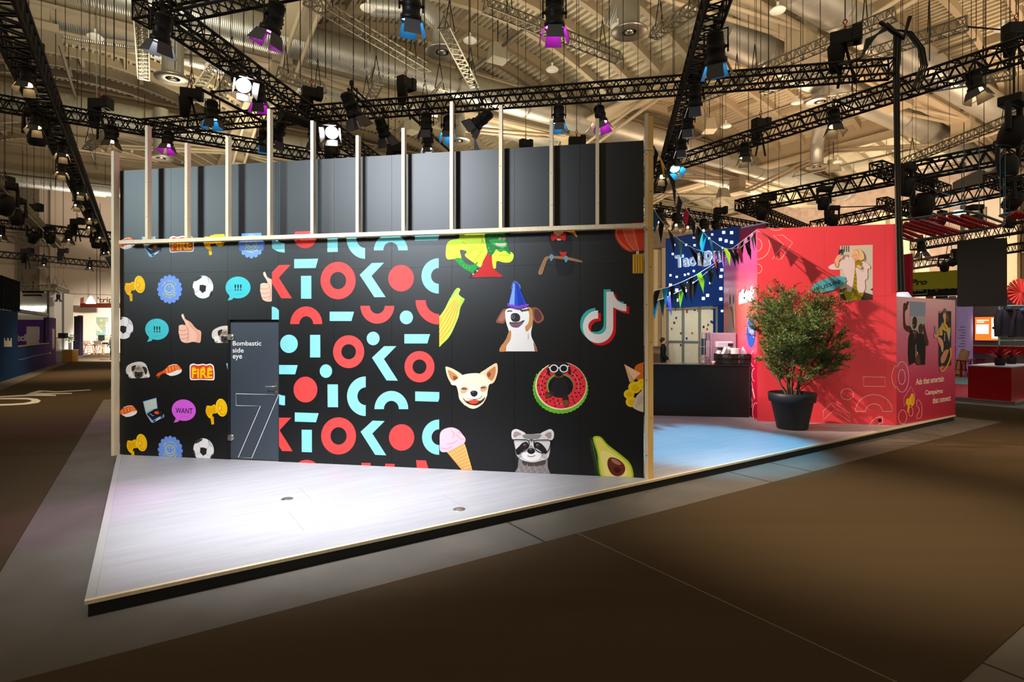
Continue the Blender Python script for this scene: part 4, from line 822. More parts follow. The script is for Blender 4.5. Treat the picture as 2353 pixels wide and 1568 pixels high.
# ================================================================ trusses
ZT = 7.25
SILV = mat('raw_truss_aluminium', '96907e', .45, .6, var=.05)
WIRE = mat('wire_dark', '3a342a', .6)
TRS = []
def truss(a, b_, w, m, label, kind='black truss', group=None, tri=False):
    a, b_ = Vector(a), Vector(b_); d = b_ - a; L = d.length; rz = math.atan2(d.y, d.x)
    t = thing('lighting_truss', label, 'truss', a, rz, group)
    pitch = math.asin(max(-1, min(1, d.z / L))); R = Matrix.Rotation(-pitch, 3, 'Y'); h = w / 2
    cs = [(0, h), (-h, -h), (h, -h)] if tri else [(-h, -h), (h, -h), (h, h), (-h, h)]
    r = w * .085
    for y, z in cs:
        q = MB(); q.tube([R @ Vector((0, y, z)), R @ Vector((L, y, z))], r, m, 6); q.build('truss_chord', t)
    q = MB(); n = max(2, round(L / (w * .95))); K = len(cs)
    for k in range(K):
        (y0, z0), (y1, z1) = cs[k], cs[(k + 1) % K]
        for i in range(n):
            x0, x1 = L * i / n, L * (i + 1) / n; xm = (x0 + x1) / 2
            q.tube([R @ Vector((x0, y0, z0)), R @ Vector((xm, y1, z1))], r * .55, m, 4, cap=False)
            q.tube([R @ Vector((xm, y1, z1)), R @ Vector((x1, y0, z0))], r * .55, m, 4, cap=False)
    for x in (0, L):
        for k in range(K): q.tube([R @ Vector((x, *cs[k])), R @ Vector((x, *cs[(k + 1) % K]))], r * .8, m, 4)
    q.build('truss_lacing', t); TRS.append((a.copy(), b_.copy(), w)); return t
def tz(p0, p1, w, m, label, z=ZT, z1=None, **k):
    a, b_ = on_z(*p0, z), on_z(*p1, z1 or z); t = truss(a, b_, w, m, label, **k); L = (b_ - a).length
    if m is SILV or z < 7:
        for f in (.15, .85):
            q = MB()
            for s in (-1, 1): q.tube([(L * f, s * w * .5, 0), (L * f, 0, .8)], .012, BLK, 5)
            q.tube([(L * f, 0, .8), (L * f, 0, 16.2 - z)], .007, WIRE, 5); q.build('suspension_wire', t)
    return t
G1, G2 = 'black trusses of the lighting rig', 'bare silver trusses under the roof'
A0, A1 = on_z(20, 40, ZT), on_z(262, 612, ZT)
truss(A0 - (A1 - A0).normalized() * 2.5, A1, .46, BLKP, 'thick black truss with warm lamps, falling steeply at the left of the hall', group=G1)
u0 = on_z(400, 305, ZT); truss(u0 - EU * 6.5, u0 - EU * 4.0, .30, BLKP, 'short black truss left of the steep lamp truss', group=G1)
truss(u0 - EU * 3.75, u0 + EU * 11.0, .30, BLKP, 'black truss passing behind the left studs, sloping gently down to the right', group=G1)
c0, c1 = on_z(328, 293, ZT), on_z(2050, 158, ZT); truss(c0, c1, .30, BLKP, 'long black truss rising gently across the picture above all the studs', group=G1)
WD = (c1 - c0).normalized(); PD = Vector((-WD.y, WD.x, 0))
d0 = on_z(372, 28, ZT); truss(d0, d0 + PD * 9.6, .34, BLKP, 'black truss dropping steeply from the top left towards the brightest lamp', group=G1)
truss(d0 - WD * .4, d0 + WD * 2.6 - PD * .3, .30, BLKP, 'stub of black truss crossing the top edge left of centre', group=G1)
e0 = on_z(1640, 20, ZT); truss(e0 - PD * 1.2, e0 + PD * 11.5, .34, BLKP, 'black truss with blue lamps dropping from the top edge, right of centre', group=G1)
f0, f1 = on_z(1490, 396, ZT), on_z(2353, 113, ZT); truss(f0, f1 + (f1 - f0).normalized() * 1.0, .34, BLKP, 'long black truss rising to the upper right corner above the red booth', group=G1)
tz((1706, 474), (2380, 338), .5, BLKP, 'deep black truss far right, above the red booth', group=G1)
tz((1500, 482), (1792, 530), .36, BLKP, 'far black truss carrying a row of warm lamps above the blue tower', group=G1)
tz((1700, 470), (1850, 528), .40, BLKP, 'short far black truss running down from the end of the deep right truss', group=G1)
tz((1870, 522), (2370, 418), .5, BLKP, 'second deep black truss just above the red wall, far right', group=G1)
tz((2012, 385), (2172, 440), .36, BLKP, 'short black cross truss left of the red bead canopy, upper one', group=G1)
tz((2026, 465), (2150, 506), .36, BLKP, 'short black cross truss left of the red bead canopy, lower one', group=G1)
tz((2275, 412), (2353, 440), .36, BLKP, 'short black cross truss at the right edge', group=G1)
tz((2100, 565), (2360, 520), .36, BLKP, 'black truss under the red bead canopy', z=5.6, group=G1)
tz((2090, 610), (2200, 592), .30, SILV, 'bare silver truss above the lime banner', z=4.6, group=G2)
tz((2300, 575), (2360, 566), .30, BLKP, 'small black truss to the right of the hanging black panel', z=5.2, group=G1)
tz((-25, 405), (130, 562), .40, SILV, 'shiny silver truss falling from the left edge with black spotlights', group=G2)
tz((-10, 513), (264, 543), .36, BLKP, 'far black truss crossing the pale left wall, upper one', group=G1)
tz((-10, 546), (112, 560), .36, SILV, 'silver truss crossing the pale left wall', group=G2)
tz((-10, 584), (264, 611), .40, BLKP, 'far black truss crossing the pale left wall, lower one', group=G1)
for p0, p1, z, l in [((705, -10), (982, 156), 9.6, 'top centre left, above the big duct'), ((1020, 50), (1090, 190), 9.3, 'leaning steeply beside the elbowed air outlet'), ((1116, 8), (1424, 130), 9.5, 'between the blue and violet spotlights'),
        ((322, -8), (331, 172), 9.4, 'seen end-on above the first pink-tinged stud'), ((1690, 186), (2055, 30), 9.2, 'upper one of the right-hand pair'), ((1750, 205), (2222, 50), 9.0, 'lower one of the right-hand pair'),
        ((2060, 378), (2370, 252), 8.8, 'far right below the long black truss'), ((500, 128), (432, 228), 9.4, 'left of the black steep truss'), ((540, 140), (500, 216), 9.0, 'short, crossing under the black steep truss'), ((870, 182), (838, 240), 9.2, 'short, left of the hoist in the centre'),
        ((1018, 196), (970, 250), 9.0, 'short, right of the hoist in the centre'), ((1500, 75), (1612, 2), 9.4, 'left of the blue-lamp truss at the top'), ((1560, 240), (1720, 178), 9.0, 'far, crossing behind the blue-lamp truss'), ((1900, 232), (2330, 165), 8.6, 'faint, crossing the right roof'), ((200, 335), (250, 300), 8.6, 'short, low on the left by the duct'), ((640, 165), (745, 205), 9.0, 'short, right of the steep black truss')]:
    tz(p0, p1, .28, SILV, 'bare silver truss hanging under the roof, ' + l, z=z, group=G2, tri=True)
# ================================================================ spotlights
LENS = {'white': mat('lens_white', 'ffffff', .3, emit=(1, 1, 1), estr=45, var=0), 'cyan': mat('lens_cyan', '2090e0', .3, emit=(.04, .5, 1), estr=60, var=0),
        'magenta': mat('lens_magenta', 'e020e0', .3, emit=(1, .03, .85), estr=60, var=0), 'warm': mat('lens_warm', 'ffd090', .3, emit=(1, .62, .22), estr=30, var=0), 'off': mat('lens_dark', '20242c', .12, .2, var=0)}
DOORM = mat('barn_door_black', '4a4a50', .5, var=.03)
def make_spot(kind):
    t = thing('spotlight', 'x', 'spotlight')
    q = MB()
    q.tube([(-.165, 0, -.04), (-.165, 0, .30), (.165, 0, .30), (.165, 0, -.04)], .014, BLK, 6); q.build('yoke', t)
    q = MB(); q.tube([(0, 0, .3), (0, 0, .42)], .018, BLK, 8); q.box((0, 0, .45), (.07, .05, .08), BLK); q.build('clamp', t)
    q = MB(); q.lathe([(.001, .27), (.09, .27), (.115, .22), (.12, .1), (.12, .09), (.135, .08), (.135, .02), (.125, .0), (.125, -.08), (.15, -.10), (.15, -.17), (.135, -.17), (.13, -.15)], BLK, 20)
    for z in (.13, .16, .19, .22): q.lathe([(.118, z), (.13, z + .004), (.118, z + .012)], BLK, 20)
    for s in (-1, 1): q.tube([(s * .12, 0, .04), (s * .18, 0, .04)], .022, BLK, 8)
    body = q.build('lamp_body', t)
    q = MB(); q.lathe([(.001, -.148), (.07, -.150), (.132, -.145)], LENS[kind], 20); q.build('lens', body, kind + ' glowing lens' if kind != 'off' else None)
    for k in range(4):
        an = k * math.pi / 2; R = Matrix.Rotation(an, 3, 'Z'); wd0, wd1 = .105, .155 if k % 2 else .125
        q = MB(); vs = [(-wd0, .14, -.17), (wd0, .14, -.17), (wd1, .21, -.36), (-wd1, .21, -.36)]; vs += [(x, y + .006, z) for x, y, z in vs]
        q.add([R @ Vector(v) for v in vs], [(0, 1, 2, 3), (7, 6, 5, 4), (0, 4, 5, 1), (1, 5, 6, 2), (2, 6, 7, 3), (3, 7, 4, 0)], DOORM); q.build('barn_door', body)
    return t
PROTO, USED = {}, set()
def bracket(o, top, s):
    """short black outrigger from the lamp's clamp to the nearest truss, or a drop rod to the roof"""
    best = None; tp = Vector(o.location) + Vector((0, 0, top * s))
    for a, b_, w_ in TRS:
        d = b_ - a; t_ = max(0, min(1, (tp - a).dot(d) / d.dot(d))); c = a + d * t_; l = (c - tp).length
        if best is None or l < best[0]: best = (l, c, w_)
    l, c, w_ = best; q = MB()
    if l < 2.6: c = c - Vector((0, 0, w_ * .4)); q.tube([(0, 0, 0), (0, 0, c.z - tp.z), c - tp], .022, BLK, 6)
    else: q.tube([(0, 0, 0), (0, 0, 16 - tp.z)], .012, BLK, 5)
    M = Matrix.Translation(Vector((0, 0, top))) @ Matrix.Scale(1 / s, 4) @ Matrix.Rotation(-o.rotation_euler.z, 4, 'Z')
    q.v = [tuple(M @ Vector(v)) for v in q.v]; q.build('hanging_bracket', o)
def place(kind, make, key):
    if key not in PROTO:
        PROTO[key] = make(kind) if kind else make(); PROTO[key + '#'] = [c for c in PROTO[key].children]; return PROTO[key]
    c = PROTO[key].copy(); COL.objects.link(c)
    for ch in PROTO[key + '#']: copy_tree(ch, c)
    return c
def spotlight(px, py, kind, s, tilt, pan, label, z=6.68, group=None):
    s *= .86
    o = place(kind, make_spot, 'spot_' + kind); o.location = on_z(px, py, z); o.scale = (s, s, s); o.rotation_euler = (0, 0, math.radians(pan))
    for ch in o.children:
        if ch.name.startswith('lamp_body'): ch.rotation_euler = (math.radians(tilt), 0, 0)
    o['label'] = label; o['group'] = group or {'white': 'white spotlights of the rig', 'cyan': 'blue spotlights of the rig', 'magenta': 'violet spotlights of the rig', 'warm': 'warm barn-door spotlights', 'off': 'unlit spotlights of the rig'}[kind]
    bracket(o, .49, s)
for a_ in [(372, 72, 'white', 1.15, 18, 60, 'black spotlight with a white flare hanging at the top of the steep left-centre truss'),
    (627, 48, 'magenta', 1.2, 22, 70, 'violet spotlight at the top edge, above the tall fourth stud'), (945, 18, 'cyan', 1.2, 16, 20, 'blue spotlight at the top edge, left of centre'), (1274, 36, 'magenta', 1.2, 8, 0, 'violet spotlight at the top edge, right of centre'),
    (1645, 118, 'cyan', 1.35, 22, -30, 'large blue spotlight at the top of the right-centre black truss'), (556, 190, 'white', 1.2, -52, 38, 'dazzling white spotlight tilted right, hanging from the steep truss'),
    (596, 218, 'magenta', 1.1, 14, 10, 'violet spotlight hanging right beside the dazzling tilted one'), (488, 258, 'cyan', 1.1, 6, 0, 'blue spotlight right of the hoist, above the third stud'), (386, 322, 'magenta', 1.0, -10, 0, 'violet spotlight between the first and second studs'),
    (605, 322, 'cyan', 1.0, 10, 30, 'blue spotlight just left of the tall fourth stud'), (640, 305, 'off', 1.15, 30, 60, 'unlit black spotlight just right of the tall fourth stud'), (722, 312, 'off', 1.0, 10, 0, 'unlit black spotlight behind the fifth stud'),
    (765, 300, 'white', 1.3, -55, 8, 'brightest white spotlight, a starry glare above the wall'), (808, 248, 'off', 1.35, 28, -40, 'large unlit spotlight right of the starry glare'), (880, 298, 'off', 1.2, 30, -30, 'unlit spotlight between the sixth and seventh studs'),
    (980, 285, 'off', 1.1, 5, 0, 'unlit spotlight between the seventh and the tallest stud, upper one'), (983, 330, 'white', .95, -6, 0, 'white spotlight between the seventh and the tallest stud, lower one'), (1030, 292, 'cyan', 1.1, -8, 0, 'blue spotlight behind the tallest stud'),
    (1106, 276, 'off', 1.2, 55, 75, 'unlit spotlight tilted far over, left of the ninth stud'), (1284, 268, 'cyan', 1.05, 5, 0, 'faint blue spotlight under the long truss, near the tenth stud'), (1380, 268, 'magenta', 1.05, -12, 60, 'faint violet spotlight above the last stud'),
    (1597, 225, 'white', 1.15, 20, -20, 'white-lit spotlight on the right-centre truss, just under the crossing'), (1580, 280, 'white', 1.1, 16, -20, 'white-lit spotlight on the right-centre truss, second under the crossing'), (1566, 330, 'white', 1.1, 14, -20, 'white-lit spotlight on the right-centre truss, third under the crossing'),
    (1548, 380, 'cyan', 1.2, -38, 5, 'glaring blue spotlight above the yellow pennant'), (2240, 192, 'warm', 1.1, -12, 20, 'large warm spotlight in the upper right'), (1917, 276, 'warm', 1.1, -10, -10, 'warm spotlight above the blond portrait'),
    (1711, 350, 'warm', 1.1, -4, -10, 'warm spotlight above the bunting and the pink wall'), (1522, 396, 'warm', 1.1, -20, 10, 'warm spotlight half hidden behind the yellow pennant'), (257, 312, 'warm', 1.1, -8, 0, 'warm spotlight just above the left end post')]:
    spotlight(*a_)
for i, (px, py, s) in enumerate([(62, 180, .95), (82, 280, .95), (144, 345, .95), (142, 388, .95), (186, 436, 1.0), (178, 464, 1.0), (208, 496, 1.0), (205, 516, 1.0), (228, 540, 1.05), (237, 576, 1.1), (246, 574, 1.1)]):
    spotlight(px, py, 'warm', s, -14, 20 + 7 * i, ['top', 'second', 'third', 'fourth', 'fifth', 'sixth', 'seventh', 'eighth', 'ninth', 'second lowest', 'lowest'][i] + ' warm lamp on the thick steep truss at the left')
for px, py, l in [(158, 543, 'warm lamp under the upper far truss before the pale left wall'), (101, 603, 'warm lamp under the lower far truss, left one of two'), (206, 610, 'warm lamp under the lower far truss, right one of two'), (2, 533, 'warm lamp at the left edge before the pale wall')]:
    spotlight(px, py, 'warm', 1.35, -8, 0, l)
for i, (px, py) in enumerate([(1518, 500), (1556, 507), (1582, 512), (1618, 520), (1646, 523)]):
    spotlight(px, py, 'warm', 1.5, -15, 10, ['leftmost', 'second', 'middle', 'fourth', 'rightmost'][i] + ' of the five warm lamps in a row above the blue tower', group='row of warm lamps above the blue tower')
spotlight(2118, 570, 'warm', 1.1, -5, 0, 'round orange lamp left of the hanging black panel', z=4.9)
# ---- moving heads
def make_head(kind):
    t = thing('moving_head', 'x', 'moving head light'); q = MB(); q.box((0, 0, .42), (.36, .28, .14), BLKP); q.build('lamp_base', t, bevel=.02)
    q = MB()
    q.tube([(-.2, 0, -.02), (-.2, 0, .36), (.2, 0, .36), (.2, 0, -.02)], .045, BLKP, 8)
    q.build('yoke', t, bevel=.015)
    q = MB(); q.lathe([(.001, .2), (.10, .19), (.16, .08), (.17, -.05), (.15, -.2), (.12, -.23), (.115, -.21)], BLKP, 20); h = q.build('lamp_head', t)
    q = MB(); q.lathe([(.001, -.215), (.118, -.213)], LENS[kind], 20); q.build('lens', h); return t
def head(px, py, kind, s, tilt, pan, label, z=6.6):
    o = place(kind, make_head, 'head_' + kind); o.location = on_z(px, py, z); s *= .72; o.scale = (s, s, s); o.rotation_euler = (0, 0, math.radians(pan)); o['label'] = label; o['group'] = 'moving head lights'
    for ch in o.children:
        if ch.name.startswith('lamp_head'): ch.rotation_euler = (math.radians(tilt), 0, 0)
    bracket(o, .49, s)
for a_ in [(84, 308, 'off', 1.6, 10, 30, 'large black moving head on the steep left truss'), (2120, 470, 'off', 2.9, 8, 10, 'largest black moving head, left of the red bead canopy'), (2084, 428, 'off', 1.9, 20, 30, 'black moving head above the largest one'),
    (1893, 466, 'off', 1.6, 12, 0, 'black moving head above the portrait on the red wall'), (1751, 490, 'off', 1.6, 24, 0, 'black moving head under the corner of the far right trusses'), (1915, 505, 'cyan', 1.6, 10, 0, 'blue-lit moving head on top of the red wall'),
    (2316, 378, 'off', 2.0, 0, 0, 'moving head with a pale crescent, upper right'), (2330, 300, 'off', 2.2, 20, 30, 'black moving head at the right edge, hanging below the silver truss'), (2240, 510, 'off', 2.0, 0, 0, 'black moving head behind the red bead canopy'),
    (2330, 460, 'off', 2.2, 35, 50, 'tilted black moving head at the right edge'), (2322, 510, 'off', 1.6, 10, 20, 'small moving head under the right bead canopy'), (2165, 508, 'off', 1.2, 20, 20, 'small moving head close behind the bead canopy frame'),
    (38, 498, 'off', 2.1, 12, 20, 'black moving head on the shiny silver truss at the left'), (78, 545, 'off', 1.9, 40, 60, 'tilted black lamp below the shiny silver truss'), (14, 470, 'off', 2.3, 30, 60, 'black lamp at the left edge on the silver truss'), (222, 556, 'off', 2.0, 0, 0, 'black moving head against the pale left wall'),
    (115, 548, 'off', 1.6, 10, 0, 'flat black lamp at the end of the shiny silver truss')]:
    head(*a_)
for a_ in [(2170, 612, 'off', 1.1, 35, -40, 'black lamp over the lime banner, left one', 4.2), (2195, 600, 'off', 1.1, 55, 60, 'black lamp over the lime banner, right one', 4.3)]: head(*a_)
# ---- chain hoists
RUST = mat('red_hook', 'a8381c', .5)
def make_hoist():
    t = thing('chain_hoist', 'x', 'chain hoist'); q = MB(); q.box((0, 0, 0), (.42, .2, .22), BLK); q.box((.16, 0, .02), (.14, .24, .26), BLK); q.build('hoist_motor', t, bevel=.02)
    q = MB(); q.lathe([(.001, -.5), (.09, -.5), (.12, -.1), (.1, -.1)], mat('chain_bag', '101012', .9), 12, (-.13, 0, 0)); q.build('chain_bag', t)
    q = MB(); q.tube([(0, 0, .1), (0, 0, .2)], .02, RUST, 8); q.tube([(0, .04, .22), (.03, 0, .26), (0, -.03, .30), (-.03, 0, .26)], .010, RUST, 6, closed=True); q.build('hook', t, 'red hook')
    q = MB(); q.tube([(0, 0, .28), (0, 0, 10.5)], .009, WIRE, 5); q.build('chain', t)
    q = MB(); q.tube([(0, 0, -.1), (.14, 0, -.75)], .022, BLK, 5); q.tube([(0, 0, -.1), (-.1, .05, -.75)], .022, BLK, 5); q.build('sling', t); return t
for px, py, s, z, rz, l in [(440, 217, 1.15, 7.95, 20, 'left of the blue lamp over the third stud'), (716, 215, 1.15, 8.0, 30, 'above the lower end of the steep truss'), (933, 192, 1.1, 8.0, 60, 'in the centre above the long truss'), (1942, 88, 1.3, 8.0, -30, 'near the right end of the long truss'),
        (1605, 148, 1.0, 7.7, 10, 'left of the large blue spotlight'), (1550, 306, 1.0, 7.6, 0, 'on the right-centre truss above the glaring blue lamp'), (1748, 285, 1.2, 7.9, 20, 'on the long truss right of the bunting'), (1325, 326, 1.1, 7.4, 0, 'peeping over the wall between the tenth and last studs'),
        (1208, 330, .9, 7.4, 40, 'peeping over the wall between the ninth and tenth studs'), (908, 342, 1.1, 7.5, 0, 'peeping over the wall left of the seventh stud'), (762, 345, 1.1, 7.5, 70, 'peeping over the wall under the starry glare'), (230, 240, 1.2, 7.9, 0, 'on the truss between the steep truss and the left end post'),
        (66, 112, 1.1, 8.1, 0, 'beside the top of the steep left truss'), (78, 478, 2.0, 8.0, 10, 'over the shiny silver truss at the left'), (10, 418, 2.0, 8.4, 0, 'at the left edge over the silver truss'), (2335, 68, 1.4, 8.0, 0, 'in the upper right corner'),
        (1765, 452, 1.9, 7.9, 0, 'over the far corner of the right trusses'), (1655, 485, 1.9, 7.9, 0, 'over the far truss above the blue tower'), (1905, 484, 1.7, 7.6, 40, 'over the red wall behind the trusses'), (62, 578, 2.2, 7.6, 0, 'on the lower far truss before the pale left wall'), (145, 577, 1.8, 7.5, 30, 'on the lower far truss, right of the other one'), (177, 510, 1.8, 7.6, 0, 'on the upper far truss before the pale left wall')]:
    s = s if s < 1.35 else s * .75
    o = place(None, make_hoist, 'hoist'); o.location = on_z(px, py, z); o.scale = (s, s, s); o.rotation_euler = (0, 0, math.radians(rz)); o['label'] = 'black chain hoist ' + l; o['group'] = 'chain hoists of the lighting rig'
# ---- long black bars with clamps
for p0, p1, z, l in [((462, 205), (640, 298), 7.35, 'thin black pipe slanting down behind the third and fourth studs'), ((800, 205), (860, 262), 7.5, 'thin black pipe slanting above the large unlit lamp'), ((940, 262), (1035, 348), 7.2, 'thin black pipe slanting behind the tallest stud'), ((1090, 190), (1105, 228), 8.6, 'short black pipe under the leaning silver truss')]:
    q = MB(); a_, b_ = on_z(*p0, z), on_z(*p1, z - .1); q.tube([a_, b_], .035, BLK, 8); q.build('lighting_pipe', origin=a_, label=l, cat='pipe', group='black lighting pipes')
q = MB(); a_, b_ = on_z(646, 262, 6.9), on_z(705, 284, 6.9); q.tube([a_, b_], .11, BLK, 14); q.build('profile_spot', origin=a_, label='long black profile spot lying along the truss, right of the fourth stud', cat='spotlight')
# ---- steel wires
wire = None; rnd = random.Random(11)
xs = [(28, 190), (62, 120), (95, 60), (128, 330), (150, 0), (187, 150), (205, 60), (222, 200), (243, 120), (262, 20), (290, 40), (318, 120), (340, 60), (352, 10), (402, 40), (437, 30), (470, 0), (505, 100), (530, 60), (560, 40), (582, 0), (618, 110), (690, 60), (712, 30), (748, 60), (780, 20), (812, 80), (838, 40), (850, 0), (880, 60), (893, 120), (908, 20),
      (955, 90), (975, 60), (1010, 30), (1035, 160), (1078, 60), (1098, 20), (1132, 60), (1165, 30), (1190, 100), (1208, 20), (1242, 60), (1296, 80), (1330, 40), (1372, 110), (1400, 60), (1432, 40), (1466, 80), (1495, 60), (1520, 20), (1547, 70), (1700, 60), (1738, 40), (1766, 90), (1818, 60), (1845, 20), (1885, 60), (1968, 100), (2002, 60), (2070, 30), (2110, 80), (2136, 20), (2180, 60), (2212, 120), (2232, 20), (2265, 80), (2300, 40), (2340, 90), (1620, 320), (1660, 360), (1720, 300), (1790, 350), (1840, 330)]
for i, (px, py) in enumerate(xs):
    if wire is None:
        q = MB(); q.tube([(0, 0, 0), (0, 0, 1)], 1.0, WIRE, 5); wire = q.build('rigging_wire', label='thin dark steel rigging wire hanging from the hall roof', cat='wire', group='rigging wires hanging from the roof'); o = wire
    else: o = wire.copy(); COL.objects.link(o)
    z0 = rnd.choice([7.5, 7.6, 8.2, 7.45]); c = on_z(px, min(py + 120, 430), z0); o.location = c; r_ = rnd.choice([.006, .008, .011]) * max(1, c.y / 16); o.scale = (r_, r_, 16.2 - z0)
# ---- cable bundle at the right end of the long truss
cb = thing('cable_bundle', 'thick black cable bundle looping up at the truss end and dropping behind the red wall', 'cable bundle', on_z(2062, 160, 7.2))
base = on_z(2062, 160, 7.2)
gry = mat('grey_cable', '3a3a36', .5)
for k in range(5):
    o_ = (k - 2) * .035; q = MB(); pts = [Vector((-1.1 + o_, .0, .1)), Vector((-.7, .02 * k, .25)), Vector((-.55 + o_, 0, .6)), Vector((-.2, 0, .86 + o_)), Vector((0.02 + o_, .02, .7)), Vector((.0 + o_ * .7, .03, 0)), Vector((.02 + o_ * .6, .02, -2.4)), Vector((.07 + o_, 0, -4.4))]
    q.tube(smooth3(pts) if 'smooth3' in globals() else pts, .018, BLK if k % 2 else gry, 6); q.build('cable', cb)
for k in range(4):
    q = MB(); o_ = k * .04; q.tube([(-.1, 0, .8), (.2 + o_, .05, .78), (.45 + o_, .05, .45), (.5 + o_, .04, .1), (.3 + o_, 0, -.35 - o_), (.15, 0, -.2)], .016, BLK if k % 2 else gry, 6); q.build('cable', cb)
q = MB(); q.tube([(-.35, 0, .95), (.12, 0, .62), (.25, 0, 1.05)], .04, BLK, 6); q.build('cable_tie', cb)
# ================================================================ red booth on the platform
K0, K1, K2 = Vector((5.13, 11.60, 0)), Vector((7.68, 11.07, 0)), Vector((9.93, 12.42, 0))
RH, SH = 4.14, 2.69
S2 = Surface(K0, K1, PZ); bt = thing('red_booth', 'tall coral red booth with white outline shapes and a blond portrait, behind the potted shrub', 'exhibition booth', S2.o, S2.rz); S2.parent = bt
CORAL = mat('coral_red_film', 'ee4654', .5, var=.03, scale=4)
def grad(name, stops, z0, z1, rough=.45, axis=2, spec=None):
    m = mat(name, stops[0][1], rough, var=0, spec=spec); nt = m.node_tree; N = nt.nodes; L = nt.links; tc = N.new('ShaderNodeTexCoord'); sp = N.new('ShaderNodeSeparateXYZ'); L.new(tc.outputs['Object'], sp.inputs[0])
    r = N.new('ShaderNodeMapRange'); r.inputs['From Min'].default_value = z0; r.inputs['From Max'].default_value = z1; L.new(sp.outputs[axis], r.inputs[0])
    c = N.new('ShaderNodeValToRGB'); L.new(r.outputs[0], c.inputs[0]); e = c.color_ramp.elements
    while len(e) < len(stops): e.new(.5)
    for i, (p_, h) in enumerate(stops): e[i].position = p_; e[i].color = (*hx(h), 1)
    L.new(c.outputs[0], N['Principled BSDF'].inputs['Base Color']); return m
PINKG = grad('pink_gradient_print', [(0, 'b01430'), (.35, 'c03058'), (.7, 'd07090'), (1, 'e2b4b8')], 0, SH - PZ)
xs2 = [0] + [S2.W(x, 700)[0] for x in (1894, 2034)] + [S2.len]; zm = S2.W(1990, 681)[1]
for a_, b_ in zip(xs2[:-1], xs2[1:]):
    for z0, z1 in ((0, zm), (zm, RH - PZ)): q = MB(); q.box2((a_ + .0015, 0, z0 + .001), (b_ - .0015, .03, z1 - .001), CORAL); q.build('wall_panel', bt)
q = MB(); q.box2((0, .03, 0), (S2.len, .12, RH - PZ - .01), C('7a1420')); q.build('wall_core', bt)
S4 = Surface(K0, K0 + Vector((.2, .98, 0)) * 4.0, PZ); pk = MB()
PKM = grad('pink_wall_lit_film', [(0, 'b80838'), (.33, 'c80f48'), (.36, 'f0487c'), (.62, 'f08070'), (.8, 'e85a90'), (1, 'c05ab0')], 0, RH - PZ, .25)  # purple and pink light on the wall is put into this colour ramp
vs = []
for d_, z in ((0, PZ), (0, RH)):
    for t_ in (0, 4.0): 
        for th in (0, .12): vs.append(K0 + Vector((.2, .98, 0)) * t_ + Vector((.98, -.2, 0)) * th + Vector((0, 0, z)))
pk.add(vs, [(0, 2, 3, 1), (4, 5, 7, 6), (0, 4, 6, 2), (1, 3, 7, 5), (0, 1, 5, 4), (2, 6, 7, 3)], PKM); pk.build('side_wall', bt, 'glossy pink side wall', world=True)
S3 = Surface(K1, K2, PZ)
bk = thing('print_booth', 'low pink booth block printed with selfie portraits and cream slogans, at the platform end', 'exhibition booth', S3.o, S3.rz); S3.parent = bk
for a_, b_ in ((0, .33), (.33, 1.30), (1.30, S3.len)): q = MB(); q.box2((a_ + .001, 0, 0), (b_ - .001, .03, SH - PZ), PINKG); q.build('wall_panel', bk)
q = MB(); q.box2((.14, .03, 0), (S3.len - .005, 1.3, SH - PZ - .01), C('8a1c30')); q.build('wall_core', bk)
ZR, ZS, ZW, ZU, ZT2, ZX = (1700, 780, .22099), (2050, 680, .14035), (1880, 540, .1148), (1700, 500, .19134), (2040, 680, .17855), (1590, 740, .15302)
LN = 'F4D8C8'
def outl(S, z, pts, nm='printed_outline', w_=5, closed=True, c=LN): a = Art(S, z); a.st(pts, w_, c, closed); a.done(nm)
B2 = (0.002, S2.len - .002, 0, RH - PZ)
def o2(z, pts, w_=5, closed=True, c=LN): a = Art(S2, z, box=B2); a.st(pts, w_, c, closed); a.done('printed_outline')
o2(ZU, [(402, 214), (515, 211), (634, 303), (495, 498), (390, 501), (522, 320)], 6); o2(ZU, ell(195, 335, 165, 170, -90, 90, 24), 6, False); o2(ZU, ell(200, 330, 65, 78, -90, 90, 16), 6, False)
o2(ZU, ell(208, 616, 58, 56, -90, 90, 16), 6, False); o2(ZU, ell(440, 60, 108, 96, 20, 160, 18), 6, False)
o2(ZR, [(868, 746), (962, 655), (1144, 770), (1144, 856), (971, 743), (868, 836)]); o2(ZR, ell(1116, 572, 65, 58)); o2(ZR, [(1286, 390), (1511, 395), (1511, 492), (1286, 488)])
o2(ZR, ringsec(1394, 750, (192, 174), (87, 78), 180, 360)); o2(ZR, [(1346, 895), (1375, 850), (1420, 815), (1484, 803), (1484, 870), (1450, 878), (1428, 897)], 5, False); o2(ZR, ell(1690, 390, 110, 150, 130, 232, 14), 5, False)
a = Art(S2, ZR, box=B2); a.e(1455, 843, 21, 19, '0a0a0a'); a.done('cable_hole')
a = Art(S2, ZW)   # portrait print
a.p([(438, 222), (1092, 198), (1090, 1298), (440, 1310)], 'D8D8CA'); a.p([(440, 1090), (560, 1060), (560, 1308), (440, 1310)], '3a3230'); a.p([(900, 1140), (1090, 1200), (1090, 1298), (850, 1302)], '4a403a'); a.p([(1040, 1095), (1090, 1065), (1090, 1120)], '4a4640')
for x in (475, 520, 565, 608): a.p([(x - 7, 222), (x + 7, 221), (x + 7, 340), (x - 7, 342)], '2c2e2c'); a.k -= 1
a.k += 1; a.sm([(880, 340), (940, 400), (955, 500), (930, 540), (860, 520)], 'AFA99A'); a.sm([(510, 420), (590, 400), (600, 460), (500, 540)], 'A8A496')
a.sm([(525, 1090), (700, 1060), (900, 1090), (912, 1170), (860, 1260), (780, 1298), (600, 1304), (530, 1220)], 'B4A60E'); a.sm([(740, 520), (860, 510), (880, 560), (820, 700), (780, 1000), (790, 1200), (690, 1180), (700, 900), (730, 700)], 'A0920E')
